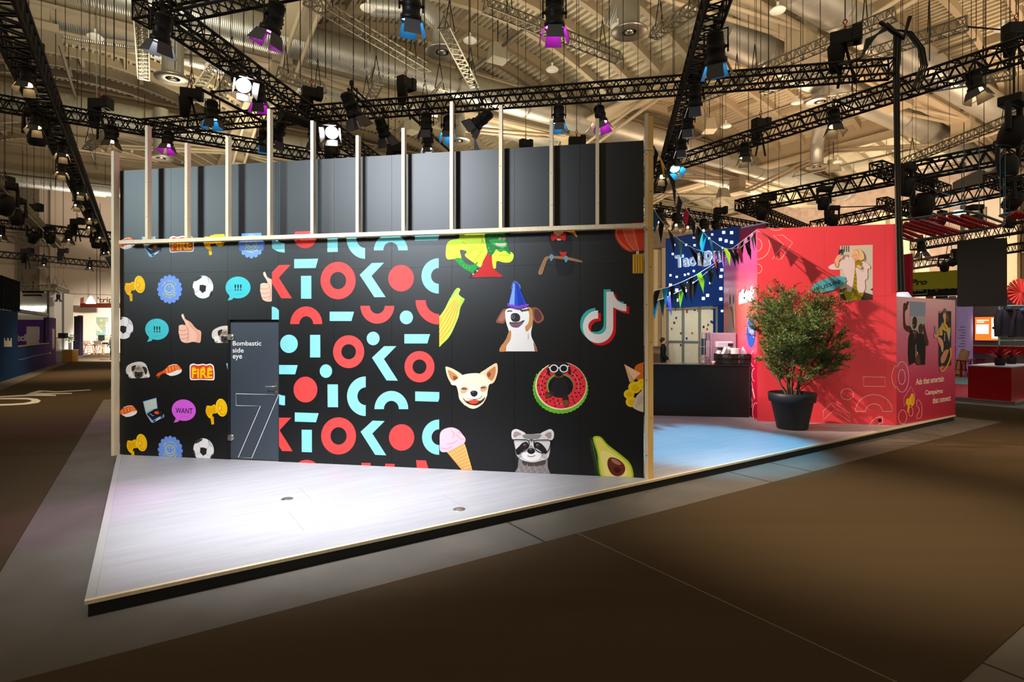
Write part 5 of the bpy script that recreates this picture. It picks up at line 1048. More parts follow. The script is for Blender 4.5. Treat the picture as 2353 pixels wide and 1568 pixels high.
for k in range(9): a.st([(715 + k, 760 + k * 40), (770, 775 + k * 40)], 7, '5a5210' if k % 2 else 'D8CC2A'); a.k -= 1
a.k += 1; a.sm([(200, 655), (240, 610), (330, 570), (440, 540), (560, 470), (640, 450), (720, 500), (735, 620), (720, 800), (690, 1020), (660, 1100), (600, 1120), (565, 1050), (560, 860), (480, 700), (420, 700), (260, 695)], 'EFE4E4')
a.sm([(870, 540), (960, 560), (1040, 640), (985, 700), (985, 860), (930, 920), (940, 1060), (900, 1140), (820, 1150), (775, 1080), (770, 860), (745, 660), (830, 690), (915, 745), (905, 620)], 'EDE2E4')
for x, y in ((560, 480), (590, 1110), (640, 1120), (820, 1140), (880, 1135), (1010, 650), (570, 450)): a.p([(x - 30, y), (x - 10, y - 14), (x + 22, y - 8), (x + 30, y + 10), (x + 8, y + 34), (x, y + 8), (x - 16, y + 34)], 'F8F0F2'); a.k -= 1
a.k += 1; a.sm([(330, 560), (330, 510), (380, 420), (440, 370), (495, 405), (490, 460), (430, 500), (400, 560), (360, 600)], 'F0C4A4'); a.p([(418, 297), (500, 290), (478, 405), (398, 400)], '33415e')
for l in ([(400, 420), (460, 372)], [(430, 440), (488, 408)], [(430, 462), (482, 440)]): a.st(l, 15, 'F2CDB0'); a.k -= 1
a.k += 1; a.st([(330, 560), (345, 630), (385, 650), (415, 560)], 16, 'B4A010', sm_=True)
a.sm([(660, 380), (690, 310), (760, 275), (840, 300), (900, 370), (920, 470), (860, 510), (800, 500), (720, 500), (680, 470)], 'F2D49C'); a.sm([(672, 400), (720, 350), (790, 400), (810, 470), (780, 510), (740, 528), (700, 500), (676, 450)], 'F2C2A0'); a.st([(700, 330), (760, 290), (800, 340), (815, 420)], 5, '7a6238', sm_=True)
a.st([(722, 492), (745, 490), (762, 476)], 8, 'B83A30', sm_=True); a.st([(735, 412), (765, 408)], 6, '6a4430'); a.st([(682, 425), (700, 418)], 6, '6a4430'); a.sm([(760, 620), (800, 600), (860, 640), (850, 680), (790, 660)], 'F0C8AA')
a.done('portrait_print', 'print of a blond person in a white coat taking a selfie')
a = Art(S2, ZU, base=.016)   # scalloped word badge, on the booth wall
sc_ = []
for i in range(110):
    t = 2 * math.pi * i / 110; k = 1 + .11 * abs(math.sin(5.5 * t)); x, y = 206 * k * math.cos(t), 74 * k * math.sin(t); r = -.30; sc_.append((1064 + x * math.cos(r) - y * math.sin(r), 806 + x * math.sin(r) + y * math.cos(r)))
a.p(sc_, '58B8CC'); a.text("BUSSIN'", 0, 0, 0, 0, '20242e', .012, p4=((924, 882), (1216, 790), (912, 838))); a.done('word_badge', "blue scalloped badge reading BUSSIN'")
# side wall prints
B4 = (.0, S4.len, 0, RH - PZ)
Z3 = (1490, 600, .24238)
a = Art(S4, Z3); a.p(ell(974, 675, 40, 145), '2458C8'); a.text('YASS', 0, 0, 0, 0, 'E8ECF8', .02, p4=((948, 660), (1004, 735), (946, 600))); a.done('word_badge', 'blue oval badge reading YASS', bt) if False else None
def art4(fn, nm, lb=None, z=Z3):
    a = Art(S4, z, base=.004); fn(a)
    if a.mb.f:
        M = Matrix.Translation(S4.o) @ Matrix.Rotation(S4.rz, 4, 'Z'); a.mb.v = [tuple(M @ Vector(v)) for v in a.mb.v]; a.mb.build(nm, bt, lb, world=True)
art4(lambda a: (a.p(ell(974, 675, 40, 145), '2458C8'), a.text('YASS', 0, 0, 0, 0, 'E8ECF8', .01, p4=((948, 672), (1004, 735), (946, 605)))), 'word_badge', 'blue oval badge reading YASS')
art4(lambda a: (a.p([(762, 270), (778, 320), (808, 320), (818, 255), (822, 330), (820, 470), (826, 560), (824, 680), (756, 680), (760, 560), (766, 470), (762, 380)], 'D8CCC0'), a.sm([(770, 330), (780, 330), (782, 400), (774, 420), (768, 380)], '6a5a5a'), a.sm([(804, 320), (814, 330), (816, 390), (808, 410), (802, 370)], '6a5a5a'),
    a.sm([(770, 440), (800, 440), (812, 560), (818, 670), (800, 600), (790, 500)], 'B88048')), 'printed_rabbit', 'long-eared animal print')
for p_ in (ell(1000, 925, 30, 75, 90, 270, 12), ell(1008, 1080, 26, 60, 90, 270, 12), ell(975, 1345, 10, 45), ell(1018, 1430, 28, 85, 60, 300, 14)): art4(lambda a: a.st(p_, 4, LN, False), 'printed_outline')
art4(lambda a: a.st([(966, 1160), (975, 1130), (1008, 1290), (1008, 1310), (985, 1210), (970, 1245)], 4, LN, False), 'printed_outline')
SIGN = mat('sign_glow', 'ffffff', .4, emit=(.95, .9, 1), estr=9, var=0)
def neon(a):
    a.text('Ads', 0, 0, 0, 0, SIGN, .03, p4=((855, 395), (1000, 372), (862, 290))); 
art4(lambda a: (a.p([(862, 300), (1000, 275), (1008, 375), (855, 415)], 'E8E0F4'), a.text('tiktok', 0, 0, 0, 0, SIGN, .05, p4=((858, 410), (1005, 370), (862, 285)))), 'lit_sign', 'dazzling white lit sign')
spot('sign_bounce', tuple(K0 + Vector((-1.6, 1.2, 3.2))), tuple(K0 + Vector((.1, .7, 2.4))), 120, (1, .85, 1), 60, .9)
# prints on the low block
def P3(z, fn, nm, lb=None): a = Art(S3, z, box=(.003, S3.len - .003, 0, SH)); fn(a); a.done(nm, lb)
def men(a):
    a.p([(285, 90), (548, 108), (535, 640), (290, 640)], '8494A8'); a.p([(285, 330), (543, 340), (538, 640), (290, 640)], 'A4A8A4')
    a.sm([(178, 250), (185, 135), (210, 118), (248, 150), (250, 210), (215, 250), (208, 300), (215, 440), (240, 490), (290, 495), (325, 560), (300, 600), (250, 590), (190, 530), (178, 420)], '4a2c24'); a.p([(235, 100), (262, 90), (273, 105), (258, 158), (238, 150)], '2c2628')
    a.sm([(335, 380), (365, 338), (400, 380), (400, 470), (380, 530), (345, 540), (330, 470)], '3c2218'); a.st([(338, 482), (352, 478)], 10, 'E8DCD0')
    a.sm([(430, 500), (470, 455), (505, 500), (500, 580), (465, 625), (435, 600)], '4a2e24'); a.sm([(508, 500), (520, 455), (535, 520), (560, 640), (592, 760), (580, 820), (540, 790), (515, 680)], '4a2e24')
    a.p([(300, 560), (345, 560), (400, 570), (430, 620), (500, 620), (545, 800), (535, 1128), (400, 1132), (372, 1088), (272, 1142), (255, 960), (262, 700)], '1c1a1c'); a.sm([(330, 575), (385, 570), (395, 640), (370, 720), (345, 660)], '4a2e24'); a.st([(335, 580), (355, 620), (385, 585)], 6, 'B8A890')
    a.p([(360, 960), (400, 900), (440, 980), (460, 1115), (400, 1125), (375, 1080)], '5a3a30'); a.p([(372, 800), (388, 790), (392, 1000), (374, 1000)], '8a8078'); a.p([(395, 910), (412, 925), (412, 970), (398, 960)], 'C8BC80')
P3(ZS, men, 'portrait_print', 'print of two people in black vests taking a selfie')
def snake(a):
    a.p([(755, 243), (967, 253), (966, 1142), (755, 1162)], '2c3038'); a.p([(755, 243), (830, 247), (800, 280), (757, 285)], 'A89070'); a.sm([(830, 280), (835, 220), (862, 205), (890, 240), (886, 290), (860, 285)], '5a6058'); a.sm([(835, 290), (870, 285), (880, 340), (870, 400), (848, 400), (832, 350)], 'DCA070'); a.sm([(885, 280), (915, 320), (925, 400), (900, 420), (880, 380)], '6a4a3a')
    a.sm([(735, 570), (790, 500), (820, 440), (850, 470), (880, 560), (860, 620), (780, 650), (740, 640)], 'B0A484'); a.sm([(880, 600), (945, 515), (945, 640), (915, 790), (880, 790)], 'B4AC88'); a.p([(820, 560), (880, 560), (950, 860), (850, 880), (830, 700)], '22262e'); a.p([(850, 600), (866, 600), (856, 750), (842, 740)], 'A8A490')
    a.sm([(730, 680), (790, 690), (830, 760), (835, 860), (815, 880), (770, 800)], 'D89A70'); a.p([(790, 860), (820, 860), (832, 910), (808, 920)], 'B8B090'); a.sm([(785, 1040), (800, 990), (850, 900), (920, 880), (900, 960), (850, 1080), (800, 1105)], 'C88860')
    a.p([(684, 495), (704, 500), (716, 660), (696, 665)], '5A9878'); a.sm([(678, 600), (700, 640), (740, 630), (735, 680), (700, 690), (680, 660)], 'DCA078')
    a.st([(860, 400), (850, 450), (890, 520), (880, 570), (800, 530), (780, 560), (795, 650)], 34, 'D8A82C', sm_=True); a.st([(942, 850), (950, 980), (910, 1110), (840, 1220), (795, 1230), (785, 1190), (820, 1150)], 24, 'D8A030', sm_=True)
P3(ZS, snake, 'portrait_print', 'print of a person with a yellow snake holding a phone')
for pts, cl in ((ell(160, 1330, 110, 250), True), (ell(157, 1330, 57, 122), True)): P3(ZS, lambda a: a.st(pts, 7, LN, cl), 'printed_outline')
for pts, cl in ((ell(190, 1560, 53, 90), True), (ell(295, 1490, 28, 62), True), ([(207, 1310), (300, 1168), (345, 1270), (340, 1390), (300, 1330), (207, 1420)], True), ([(373, 1345), (400, 1340), (430, 1390), (442, 1450), (436, 1530), (420, 1575), (375, 1580), (373, 1540), (405, 1490), (400, 1440), (373, 1420)], True)): P3(ZT2, lambda a: a.st(pts, 4, LN, cl), 'printed_outline')
P3(ZT2, lambda a: (a.sm([(232, 1390), (240, 1330), (275, 1320), (290, 1290), (305, 1380), (280, 1410), (270, 1490), (250, 1495), (255, 1410)], 'E8B800'), a.e(312, 1340, 24, 82, 'F4D018'), a.e(314, 1340, 15, 60, 'D8A400')), 'printed_megaphone', 'small yellow megaphone')
for t_, bl, br, tl in (('Ads that entertain', (360, 1150), (720, 1103), (362, 1068)), ('Campaigns', (480, 1298), (706, 1270), (482, 1215)), ('that connect', (575, 1390), (808, 1350), (577, 1312))):
    P3(ZT2, lambda a: a.text(t_, 0, 0, 0, 0, 'F2DCC4', .02, p4=(bl, br, tl)), 'slogan_lettering')
# ================================================================ potted shrub
PC = on_z(1820, 985, PZ); pt = thing('potted_shrub', 'tall narrow-leaved shrub in a large dark plastic pot, in front of the red booth', 'potted plant', PC)
POT = mat('anthracite_plastic', '1c262e', .5, var=.05)
q = MB(); q.lathe([(.001, .0), (.26, 0), (.275, .02), (.375, .52), (.415, .53), (.43, .69), (.415, .70), (.40, .69), (.39, .6), (.001, .6)], POT, 40); q.build('pot', pt)
q = MB(); q.lathe([(.001, .63), (.395, .61)], mat('potting_soil', '2a2018', .95, var=.4, scale=40), 24); q.build('soil', pt)
BARK = mat('shrub_bark', '5a5038', .85, var=.2, scale=20); LFS = [mat('shrub_leaf_dark', '46622c', .5, var=.2, scale=8), mat('shrub_leaf', '6c8c3e', .5, var=.2, scale=8), mat('shrub_leaf_red', '8a6a44', .5, var=.2, scale=8)]
rg = random.Random(5); st_ = MB(); lf = MB()
def leaf(p, d):
    d = d.normalized(); L = rg.uniform(.06, .115); s = d.cross(Vector((rg.uniform(-1, 1), rg.uniform(-1, 1), rg.uniform(-1, 1)))).normalized() * .0075; m = LFS[rg.choices((0, 1, 2), (5, 4, 1))[0]]
    tip = p + d * L + Vector((0, 0, -.012)); mid = p + d * L * .45 + Vector((0, 0, .006)); lf.add([p, mid + s, tip, mid - s], [(0, 1, 2, 3)], m)
def twig(p, d, L, r, lvl):
    pts = [p]; n = 4; dd = d.copy()
    for i in range(n): dd = (dd + Vector((rg.gauss(0, .13), rg.gauss(0, .13), rg.gauss(.03, .1)))).normalized(); pts.append(pts[-1] + dd * L / n)
    st_.tube(pts, [r * (1 - .6 * i / n) for i in range(n + 1)], BARK, 5, cap=False)
    if lvl == 0:
        for i in range(1, n + 1):
            for k in range(5): leaf(pts[i] - dd * rg.uniform(0, L / n), dd + Vector((rg.gauss(0, .55), rg.gauss(0, .55), rg.gauss(.1, .4))))
        return
    for k in range({3: 6, 2: 6, 1: 6}[lvl]):
        i = rg.randint(max(1, 2 if lvl == 3 else 1), n); o = rg.uniform(0, 2 * math.pi); sp = rg.uniform(.5, .95)
        nd = (dd + Vector((math.cos(o) * sp, math.sin(o) * sp, rg.uniform(-.25, .35)))).normalized(); twig(pts[i], nd, L * rg.uniform(.42, .62), r * .5, lvl - 1)
rg = random.Random(21)
for k in range(8):
    an = k * 2 * math.pi / 8 + .3; lean = .42 if k % 2 else .22
    twig(Vector((math.cos(an) * .10, math.sin(an) * .10, .62)), Vector((math.cos(an) * lean, math.sin(an) * lean, 1)).normalized(), rg.uniform(1.15, 1.5), .026, 3)
for k in range(12):
    an = k * 2.4; twig(Vector((math.cos(an) * .12, math.sin(an) * .12, .7 + .05 * k)), Vector((math.cos(an), math.sin(an), .75)).normalized(), rg.uniform(.6, .85), .012, 2)
def sq(v): z = v[2]; return (v[0] * .84 + .06 * max(0, z - .9), v[1] * .84, .62 + (z - .62) * .86 if z > .62 else z)
st_.v = [sq(v) for v in st_.v]; lf.v = [sq(v) for v in lf.v]
st_.build('stem', pt); lf.build('foliage', pt)
rg = random.Random(8)
# ================================================================ bunting
def vplane(px, py, a, b_):
    n = Vector(((b_ - a).y, -(b_ - a).x, 0)).normalized(); return on_plane(px, py, a, n)
FC = {'y': C('e8b800', .7), 'k': C('1a1a1c', .7), 'g': C('3a4046', .7), 'p': C('e05a9a', .7), 'r': C('e03060', .7), 'c': C('18a8c8', .7), 't': C('5aa8a0', .7), 'l': C('a8c818', .7), 'v': C('9060b8', .7), 'b': C('1468a8', .7)}
END = K0 + Vector((-.02, -.03, RH - .03)); CORD = mat('white_cord', 'e8e8e4', .7)
def bunting(pts, y0, flags, label):
    a = Vector((*at_y(pts[0][0], pts[0][1], y0)[:2], 0)); p3 = [vplane(x, y, a, Vector((END.x, END.y, 0))) for x, y in pts[:-1]] + [END]
    t = thing('bunting', label, 'bunting', p3[0], 0, 'strings of bunting'); q = MB(); q.tube([p - p3[0] for p in p3], .006, CORD, 6); q.build('bunting_cord', t)
    for x, c in flags:
        for i in range(len(pts) - 1):
            if min(pts[i][0], pts[i + 1][0]) <= x <= max(pts[i][0], pts[i + 1][0]) + .01:
                f = (x - pts[i][0]) / (pts[i + 1][0] - pts[i][0]); p = p3[i].lerp(p3[i + 1], f) - p3[0]; d = (p3[i + 1] - p3[i]); break
        d.normalize(); h = Vector((d.x, d.y, 0)).normalized(); s = Vector((h.y, -h.x, 0)); tw = rg.uniform(-.07, .07); ln = rg.uniform(.30, .36); w_ = .088
        A_, B_, T_ = p - d * w_, p + d * w_, p + Vector((0, 0, -ln)) + s * (tw + .03) + h * rg.uniform(-.05, .05); M_ = (A_ + B_) / 2 + Vector((0, 0, -ln * .4)) + s * tw * 1.5
        vs = [A_, B_, T_, M_]; vs += [v + s * .002 for v in vs]; q = MB(); q.add(vs, [(0, 3, 1), (0, 2, 3), (3, 2, 1), (5, 7, 4), (7, 6, 4), (5, 6, 7)], FC[c], False); q.build('pennant', t)
bunting([(1502, 334), (1514, 355), (1547, 427), (1576, 479), (1604, 520), (1629, 549), (1658, 569), (1679, 573), (1701, 570), (1722, 552), (1742, 522)], 7.5,
    [(1507, 'k'), (1519, 'y'), (1534, 'g'), (1548, 'g'), (1563, 'g'), (1579, 'r'), (1593, 'k'), (1607, 'k'), (1619, 'c'), (1632, 'g'), (1645, 'k'), (1655, 'k'), (1666, 'y'), (1677, 'k'), (1687, 'k'), (1696, 'r'), (1706, 'k'), (1714, 'k'), (1721, 'k'), (1729, 't'), (1736, 'k')], 'string of pennants starting at the top of the end post with a yellow flag')
bunting([(1502, 480), (1513, 499), (1533, 524), (1551, 544), (1574, 561), (1597, 573), (1620, 579), (1642, 579), (1661, 577), (1686, 569), (1713, 549), (1742, 524)], 7.9,
    [(1507, 'b'), (1520, 'k'), (1540, 'k'), (1562, 't'), (1588, 'k'), (1613, 'g'), (1645, 'p'), (1664, 'v'), (1690, 'k'), (1706, 'k'), (1720, 'k'), (1734, 'y')], 'string of pennants starting halfway down the end post with a blue flag')
bunting([(1501, 669), (1534, 661), (1563, 650), (1597, 634), (1640, 607), (1700, 566), (1742, 526)], 8.6, [(1511, 'g'), (1527, 'c'), (1545, 'k'), (1566, 'k'), (1588, 'k'), (1605, 'l'), (1628, 'k'), (1645, 'k')], 'lower string of pennants crossing the blue tower, upper of the two')
bunting([(1501, 693), (1529, 685), (1560, 670), (1592, 652), (1606, 641), (1635, 617), (1700, 567), (1742, 527)], 9.2, [(1506, 'c'), (1521, 'k'), (1536, 'v'), (1552, 'k'), (1567, 'l'), (1583, 'k'), (1599, 'k'), (1618, 'c'), (1632, 'k')], 'lowest string of pennants crossing the blue tower')
# ================================================================ counter and what stands on it
Q0, Q1 = Vector((3.14, 12.38, 0)), Vector((5.16, 12.07, 0)); cd = (Q1 - Q0).normalized(); Q0 = Q0 - cd * 1.4; S6 = Surface(Q0, Q1, PZ)
cn = thing('bar_counter', 'long black bar counter between the black wall and the pink wall', 'counter', S6.o, S6.rz); CT = 1.26 - PZ
q = MB(); q.box2((0, 0, 0), (S6.len, .62, CT - .03), mat('black_counter_film', '121213', .4, var=.05)); q.build('counter_body', cn); q = MB(); q.box2((0, -.015, CT - .03), (S6.len + .0, .64, CT), mat('counter_top', '202024', .25)); q.build('counter_top', cn, bevel=.004)
def onc(px, dpt=.25): # point on counter top along its length
    n = S6.n * -dpt; p = on_plane(px, 800, S6.o + n, S6.n); return Vector((p.x, p.y, 1.26))
def ct(name, px, dpt, label, cat, group=None): return thing(name, label, cat, onc(px, dpt), S6.rz, group)
CR = mat('crate_black', '0c0c0e', .5)
def crate(t):
    q = MB(); W_, D_, H_ = .70, .40, .115
    q.box2((-W_ / 2, -D_ / 2, 0), (W_ / 2, D_ / 2, .01), CR)
    for y in (-D_ / 2, D_ / 2 - .012):
        q.box2((-W_ / 2, y, 0), (W_ / 2, y + .012, .02), CR); q.box2((-W_ / 2, y, H_ - .022), (W_ / 2, y + .012, H_), CR); q.box2((-W_ / 2, y, 0), (-W_ / 2 + .11, y + .012, H_), CR); q.box2((W_ / 2 - .14, y, 0), (W_ / 2, y + .012, H_), CR); q.box2((-.06, y, 0), (.09, y + .012, H_), CR)
        for k in range(9): q.tube([(-.24 + k * .022, y + .006, .02), (-.22 + k * .022, y + .006, .095)], .003, CR, 4); q.tube([(-.22 + k * .022, y + .006, .02), (-.24 + k * .022, y + .006, .095)], .003, CR, 4)
        for k in range(5): q.tube([(.10 + k * .022, y + .006, .02), (.12 + k * .022, y + .006, .095)], .003, CR, 4)
    for x in (-W_ / 2, W_ / 2 - .012): q.box2((x, -D_ / 2, 0), (x + .012, D_ / 2, H_), CR)
    q.build('crate_shell', t)
t = ct('crate', 1682, .28, 'lower of two stacked black plastic crates on the black counter', 'crate', 'crates on the counter'); crate(t)
t = ct('crate', 1682, .28, 'upper of two stacked black plastic crates, holding paper bowls', 'crate', 'crates on the counter'); t.location.z += .117; RM[t.name] = None; crate(t)
PAP = mat('white_paper', 'e8e6e2', .7); CZ = 1.26 + .117 * 2
for i, (px, r, h, l) in enumerate([(1689, .115, .15, 'tall stack of white paper bowls in the upper crate')]):
    q = MB()
    for k in range(9): z = k * .014; q.lathe([(r * .8, z), (r, z + .05), (r * 1.02, z + .052), (r * .98, z + .045)], PAP, 24)
    o = q.build('bowl_stack', label=l, cat='paper bowls'); p = onc(px, .28); o.location = (p.x, p.y, CZ - .045)
for i, (px, l) in enumerate([(1664, 'left rolled white paper sleeve leaning in the upper crate'), (1672, 'right rolled white paper sleeve leaning in the upper crate')]):
    q = MB(); q.tube([(0, 0, 0), (.09, .02, .19)], .04, PAP, 16); q.lathe([(.02, .0), (.03, .0)], PAP, 12); o = q.build('paper_roll', label=l, cat='paper roll', group='paper rolls in the crate'); p = onc(px, .2 + .08 * i); o.location = (p.x - .05, p.y, CZ - .05); o.rotation_euler = (0, 0, S6.rz)
q = MB(); q.add([(-.1, 0, 0), (.12, -.02, 0), (.02, .02, .2), (.1, .1, 0), (-.1, .002, .0), (.02, .024, .2)], [(0, 1, 2), (1, 3, 2), (4, 5, 3)], PAP); o = q.build('paper_sheet', label='crumpled white paper at the right of the upper crate', cat='paper'); p = onc(1706, .3); o.location = (p.x, p.y, CZ - .04)
q = MB(); q.lathe([(.001, 0), (.045, 0), (.045, .09), (.001, .09)], PAP, 20)
for k in range(6): q.lathe([(.046, .01 + k * .014), (.048, .014 + k * .014), (.046, .018 + k * .014)], PAP, 20)
o = q.build('lid_stack', label='small stack of white cup lids at the left of the upper crate', cat='cup lids'); p = onc(1652, .2); o.location = (p.x, p.y, CZ - .02)
q = MB(); q.lathe([(.001, 0), (.03, 0), (.04, .075), (.036, .075), (.028, .004)], C('e8a8a8'), 20); o = q.build('paper_cup', label='small pink paper cup on the counter, left of the crates', cat='cup'); p = onc(1640, .12); o.location = p
# white fridge cabinet, coffee machine and wire rack behind the counter
WH = mat('white_appliance', 'c4c2cc', .35)
def behind(px, Y): X = (px - CX) / F * Y; return Vector((X, Y, PZ))
t = thing('fridge', 'white upright cabinet behind the counter, next to the pink wall', 'fridge', behind(1662, 13.75), S6.rz); q = MB(); q.box2((-.33, 0, 0), (.31, .5, 1.84), WH); q.build('cabinet_body', t, bevel=.01); q = MB(); q.box2((-.30, -.02, .1), (.29, .0, 1.8), WH); q.build('cabinet_door', t)
t = thing('coffee_machine', 'white and grey coffee machine standing behind the crates', 'coffee machine', onc(1664, .56) + Vector((0, .0, 0)), S6.rz); q = MB(); q.box2((-.17, -.05, 0), (.2, .12, .26), WH); q.build('machine_body', t, bevel=.02); q = MB(); q.box2((-.18, -.1, .36), (.18, .12, .5), WH); q.box2((-.15, .0, .26), (.15, .1, .36), C('6a6a72')); q.build('machine_head', t, bevel=.02); q = MB(); q.box2((.06, -.115, .39), (.17, -.1, .46), C('3a1c20')); q.build('display', t)
t = thing('wire_rack', 'tall white wire rack with hanging leaflets, left of the white cabinet', 'rack', behind(1622, 13.5), S6.rz); q = MB()
for x in (-.12, -.04, .04, .12):
    for y in (0, .3): q.tube([(x, y, 0), (x, y, 1.85)], .009, WH, 6)
for z in (.9, 1.2, 1.5, 1.84): q.tube([(-.12, 0, z), (.12, 0, z), (.12, .3, z), (-.12, .3, z)], .008, WH, 6, closed=True)
q.build('rack_frame', t); q = MB(); q.box2((-.11, .1, 1.3), (.02, .104, 1.7), C('2a6a5a')); q.box2((-.03, .15, 1.25), (.11, .154, 1.65), C('e8e4e0')); q.build('leaflet', t)
# ================================================================ blue tower
TB = Vector((7.35, 18.0, 0)); T0 = TB + EV * 3.02; S5 = Surface(T0, TB, 0)
BLUE = mat('deep_blue_gloss', '0a3c8a', .22, var=.03); NAVY = mat('navy_gloss', '0b2f6a', .25, var=.03)
tw = thing('blue_tower', 'tall glossy blue stand wall with small lit windows and silver letters', 'exhibition stand', S5.o, S5.rz); S5.parent = tw
q = MB(); q.box2((0, 0, 2.86), (S5.len, 1.6, 5.42), BLUE); q.box2((2.02, .05, 0), (S5.len, 1.6, 2.86), NAVY); q.build('tower_wall', tw)
ZB = (1500, 510, .13395)
WINL = mat('lit_window', 'ffffff', .4, emit=(.9, .97, 1), estr=5, var=0); WINB = mat('bright_window', 'ffffff', .4, emit=(.9, .97, 1), estr=12, var=0)
for x, y, b_ in [(368, 395, 0), (345, 552, 0), (708, 272, 0), (720, 402, 0), (1022, 218, 0), (574, 394, 0), (1218, 182, 1), (1355, 186, 1), (1162, 302, 1), (1260, 328, 1), (1355, 352, 1), (1190, 448, 0), (306, 918, 0), (414, 944, 0), (553, 910, 0), (613, 894, 0), (706, 844, 0), (1003, 836, 0), (1186, 825, 1), (1170, 937, 1), (872, 978, 0), (990, 1052, 0), (614, 1056, 1), (700, 1048, 0),
                (306, 1086, 1), (414, 1172, 1), (560, 1180, 1), (306, 1228, 1), (414, 1343, 1), (1170, 1143, 1), (870, 1315, 1), (942, 1262, 1), (1170, 1328, 1), (1190, 1530, 0), (970, 285, 0)]:
    s_ = 22 if b_ else 16; a = Art(S5, ZB, base=.01); a.p([(x - s_, y - s_), (x + s_, y - s_), (x + s_, y + s_), (x - s_, y + s_)], WINB if b_ else WINL); a.done('lit_window')
SL = mat('sign_silver', 'b4b4ba', .3, .2, emit=(.55, .6, .75), estr=.35); HAL = mat('sign_halo', '6aa0ff', .4, emit=(.25, .45, 1), estr=2.5, var=0)
for m_, off, bs in ((HAL, 5, .02), (SL, 0, .06)):
    a = Art(S5, ZB, base=bs); 
    a.text('Tao', 0, 0, 0, 0, m_, .03 + off * .004, p4=((400, 795), (760, 755), (392, 580))); a.p(ringsec(850, 620, (98 + off, 95 + off), (48 - off, 45 - off), 40, 320), m_); a.p(ell(960, 585, 68 + off, 88 + off), m_, ell(960, 585, 26, 40)); a.p([(770, 700), (880, 715), (1000, 665), (1008, 730), (900, 768), (790, 750)], m_); a.text('ts', 0, 0, 0, 0, m_, .03, p4=((1030, 705), (1215, 690), (1020, 500))); a.done('sign_letters')
q = MB(); DO = mat('cream_door', 'd8d0ba', .5); AL2 = mat('grey_profile', '8e9490', .4, .5)
d0_, d1_ = S5.W(1531, 770)[0], S5.W(1645, 770)[0]; z0_, z1_ = 0, 2.83
q.box2((d0_, .1, 0), (d1_, .16, z1_), DO); q.build('light_door', tw)
q = MB()
for k in range(4): x = d0_ + (d1_ - d0_) * k / 3; q.box2((x - .04, .04, 0), (x + .04, .1, z1_), AL2)
for z in (z1_ - .04, 1.62): q.box2((d0_, .04, z - .03), (d1_, .1, z + .03), AL2)
q.build('door_profile', tw)
for i in range(26):
    x = d0_ + .12 + rg.random() * (d1_ - d0_ - .24); z = .9 + rg.random() * 1.85; q = MB(); q.box2((x, .092, z), (x + .075, .1, z + .085), C(['6a4a30', '2a2c30', 'b05028', '1e3a7a', '8a7860'][i % 5])); q.build('door_window', tw)
spot('tower_door_light', (4.6, 17.0, 3.6), (6.0, 19.6, 1.3), 260, (1, .9, .72), 70, .8)
q = MB(); c0_ = behind(1703, 14.9); c1_ = behind(1760, 14.2); 
vs = [Vector((c.x, c.y + d_, z)) for c in (c0_, c1_) for d_ in (0, .1) for z in (PZ, 4.76)]
q.add(vs, [(0, 1, 3, 2), (4, 6, 7, 5), (0, 4, 5, 1), (2, 3, 7, 6), (0, 2, 6, 4), (1, 5, 7, 3)], C('8a2848')); vs2 = [Vector((v.x, v.y, 4.76 + k)) for k in (0, .03) for v in (vs[0], vs[4], vs[6], vs[2])]; q.add(vs2, [(0, 1, 5, 4), (4, 5, 6, 7), (1, 2, 6, 5)], C('8ab8d8'))
q.build('partition', label='maroon partition with a pale blue top edge, behind the pink wall', cat='partition')
# ================================================================ red stand at the far right
RED = mat('red_laminate', 'a00c16', .3, var=.03); REDF = mat('red_floor', 'b01020', .25, var=.05)
def Pr(z=0): return Matrix.Rotation(0, 3, 'Z')
RZU = math.atan2(EU.y, EU.x)
sp_ = thing('stand_platform', 'raised platform of the neighbouring stand with glossy red and pale blue floor', 'platform', P(19.5, 4.97), RZU)
q = MB(); q.box2((0, 0, 0), (12, 12, .09), C('8a8a84')); q.build('platform_base', sp_); q = MB(); q.box2((.03, .03, .09), (11.9, 11.9, .1), REDF); q.build('platform_floor', sp_)
q = MB(); q.box2((4.8, .6, .1), (8.4, 7.0, .103), C('6ab4c8', )); q.build('floor_stripe', sp_, 'pale blue floor stripe'); q = MB(); q.box2((.0, -.03, .06), (12, .0, .1), ALU); q.box2((-.03, -.03, .06), (0, 12, .1), ALU); q.build('edge_strip', sp_)
def uvthing(name, label, cat, u, v, z=.1, group=None): return thing(name, label, cat, P(u, v, z), RZU, group)
t = uvthing('red_counter', 'dark red box-shaped counter with a pale top at the right edge', 'counter', 19.6, 5.06)
q = MB(); q.box2((0, 0, 0), (2.2, .95, .90), RED); q.build('counter_body', t); q = MB(); q.box2((-.01, -.01, .90), (2.21, .96, .93), C('b8ccd0', 30 / 100)); q.build('counter_top', t)
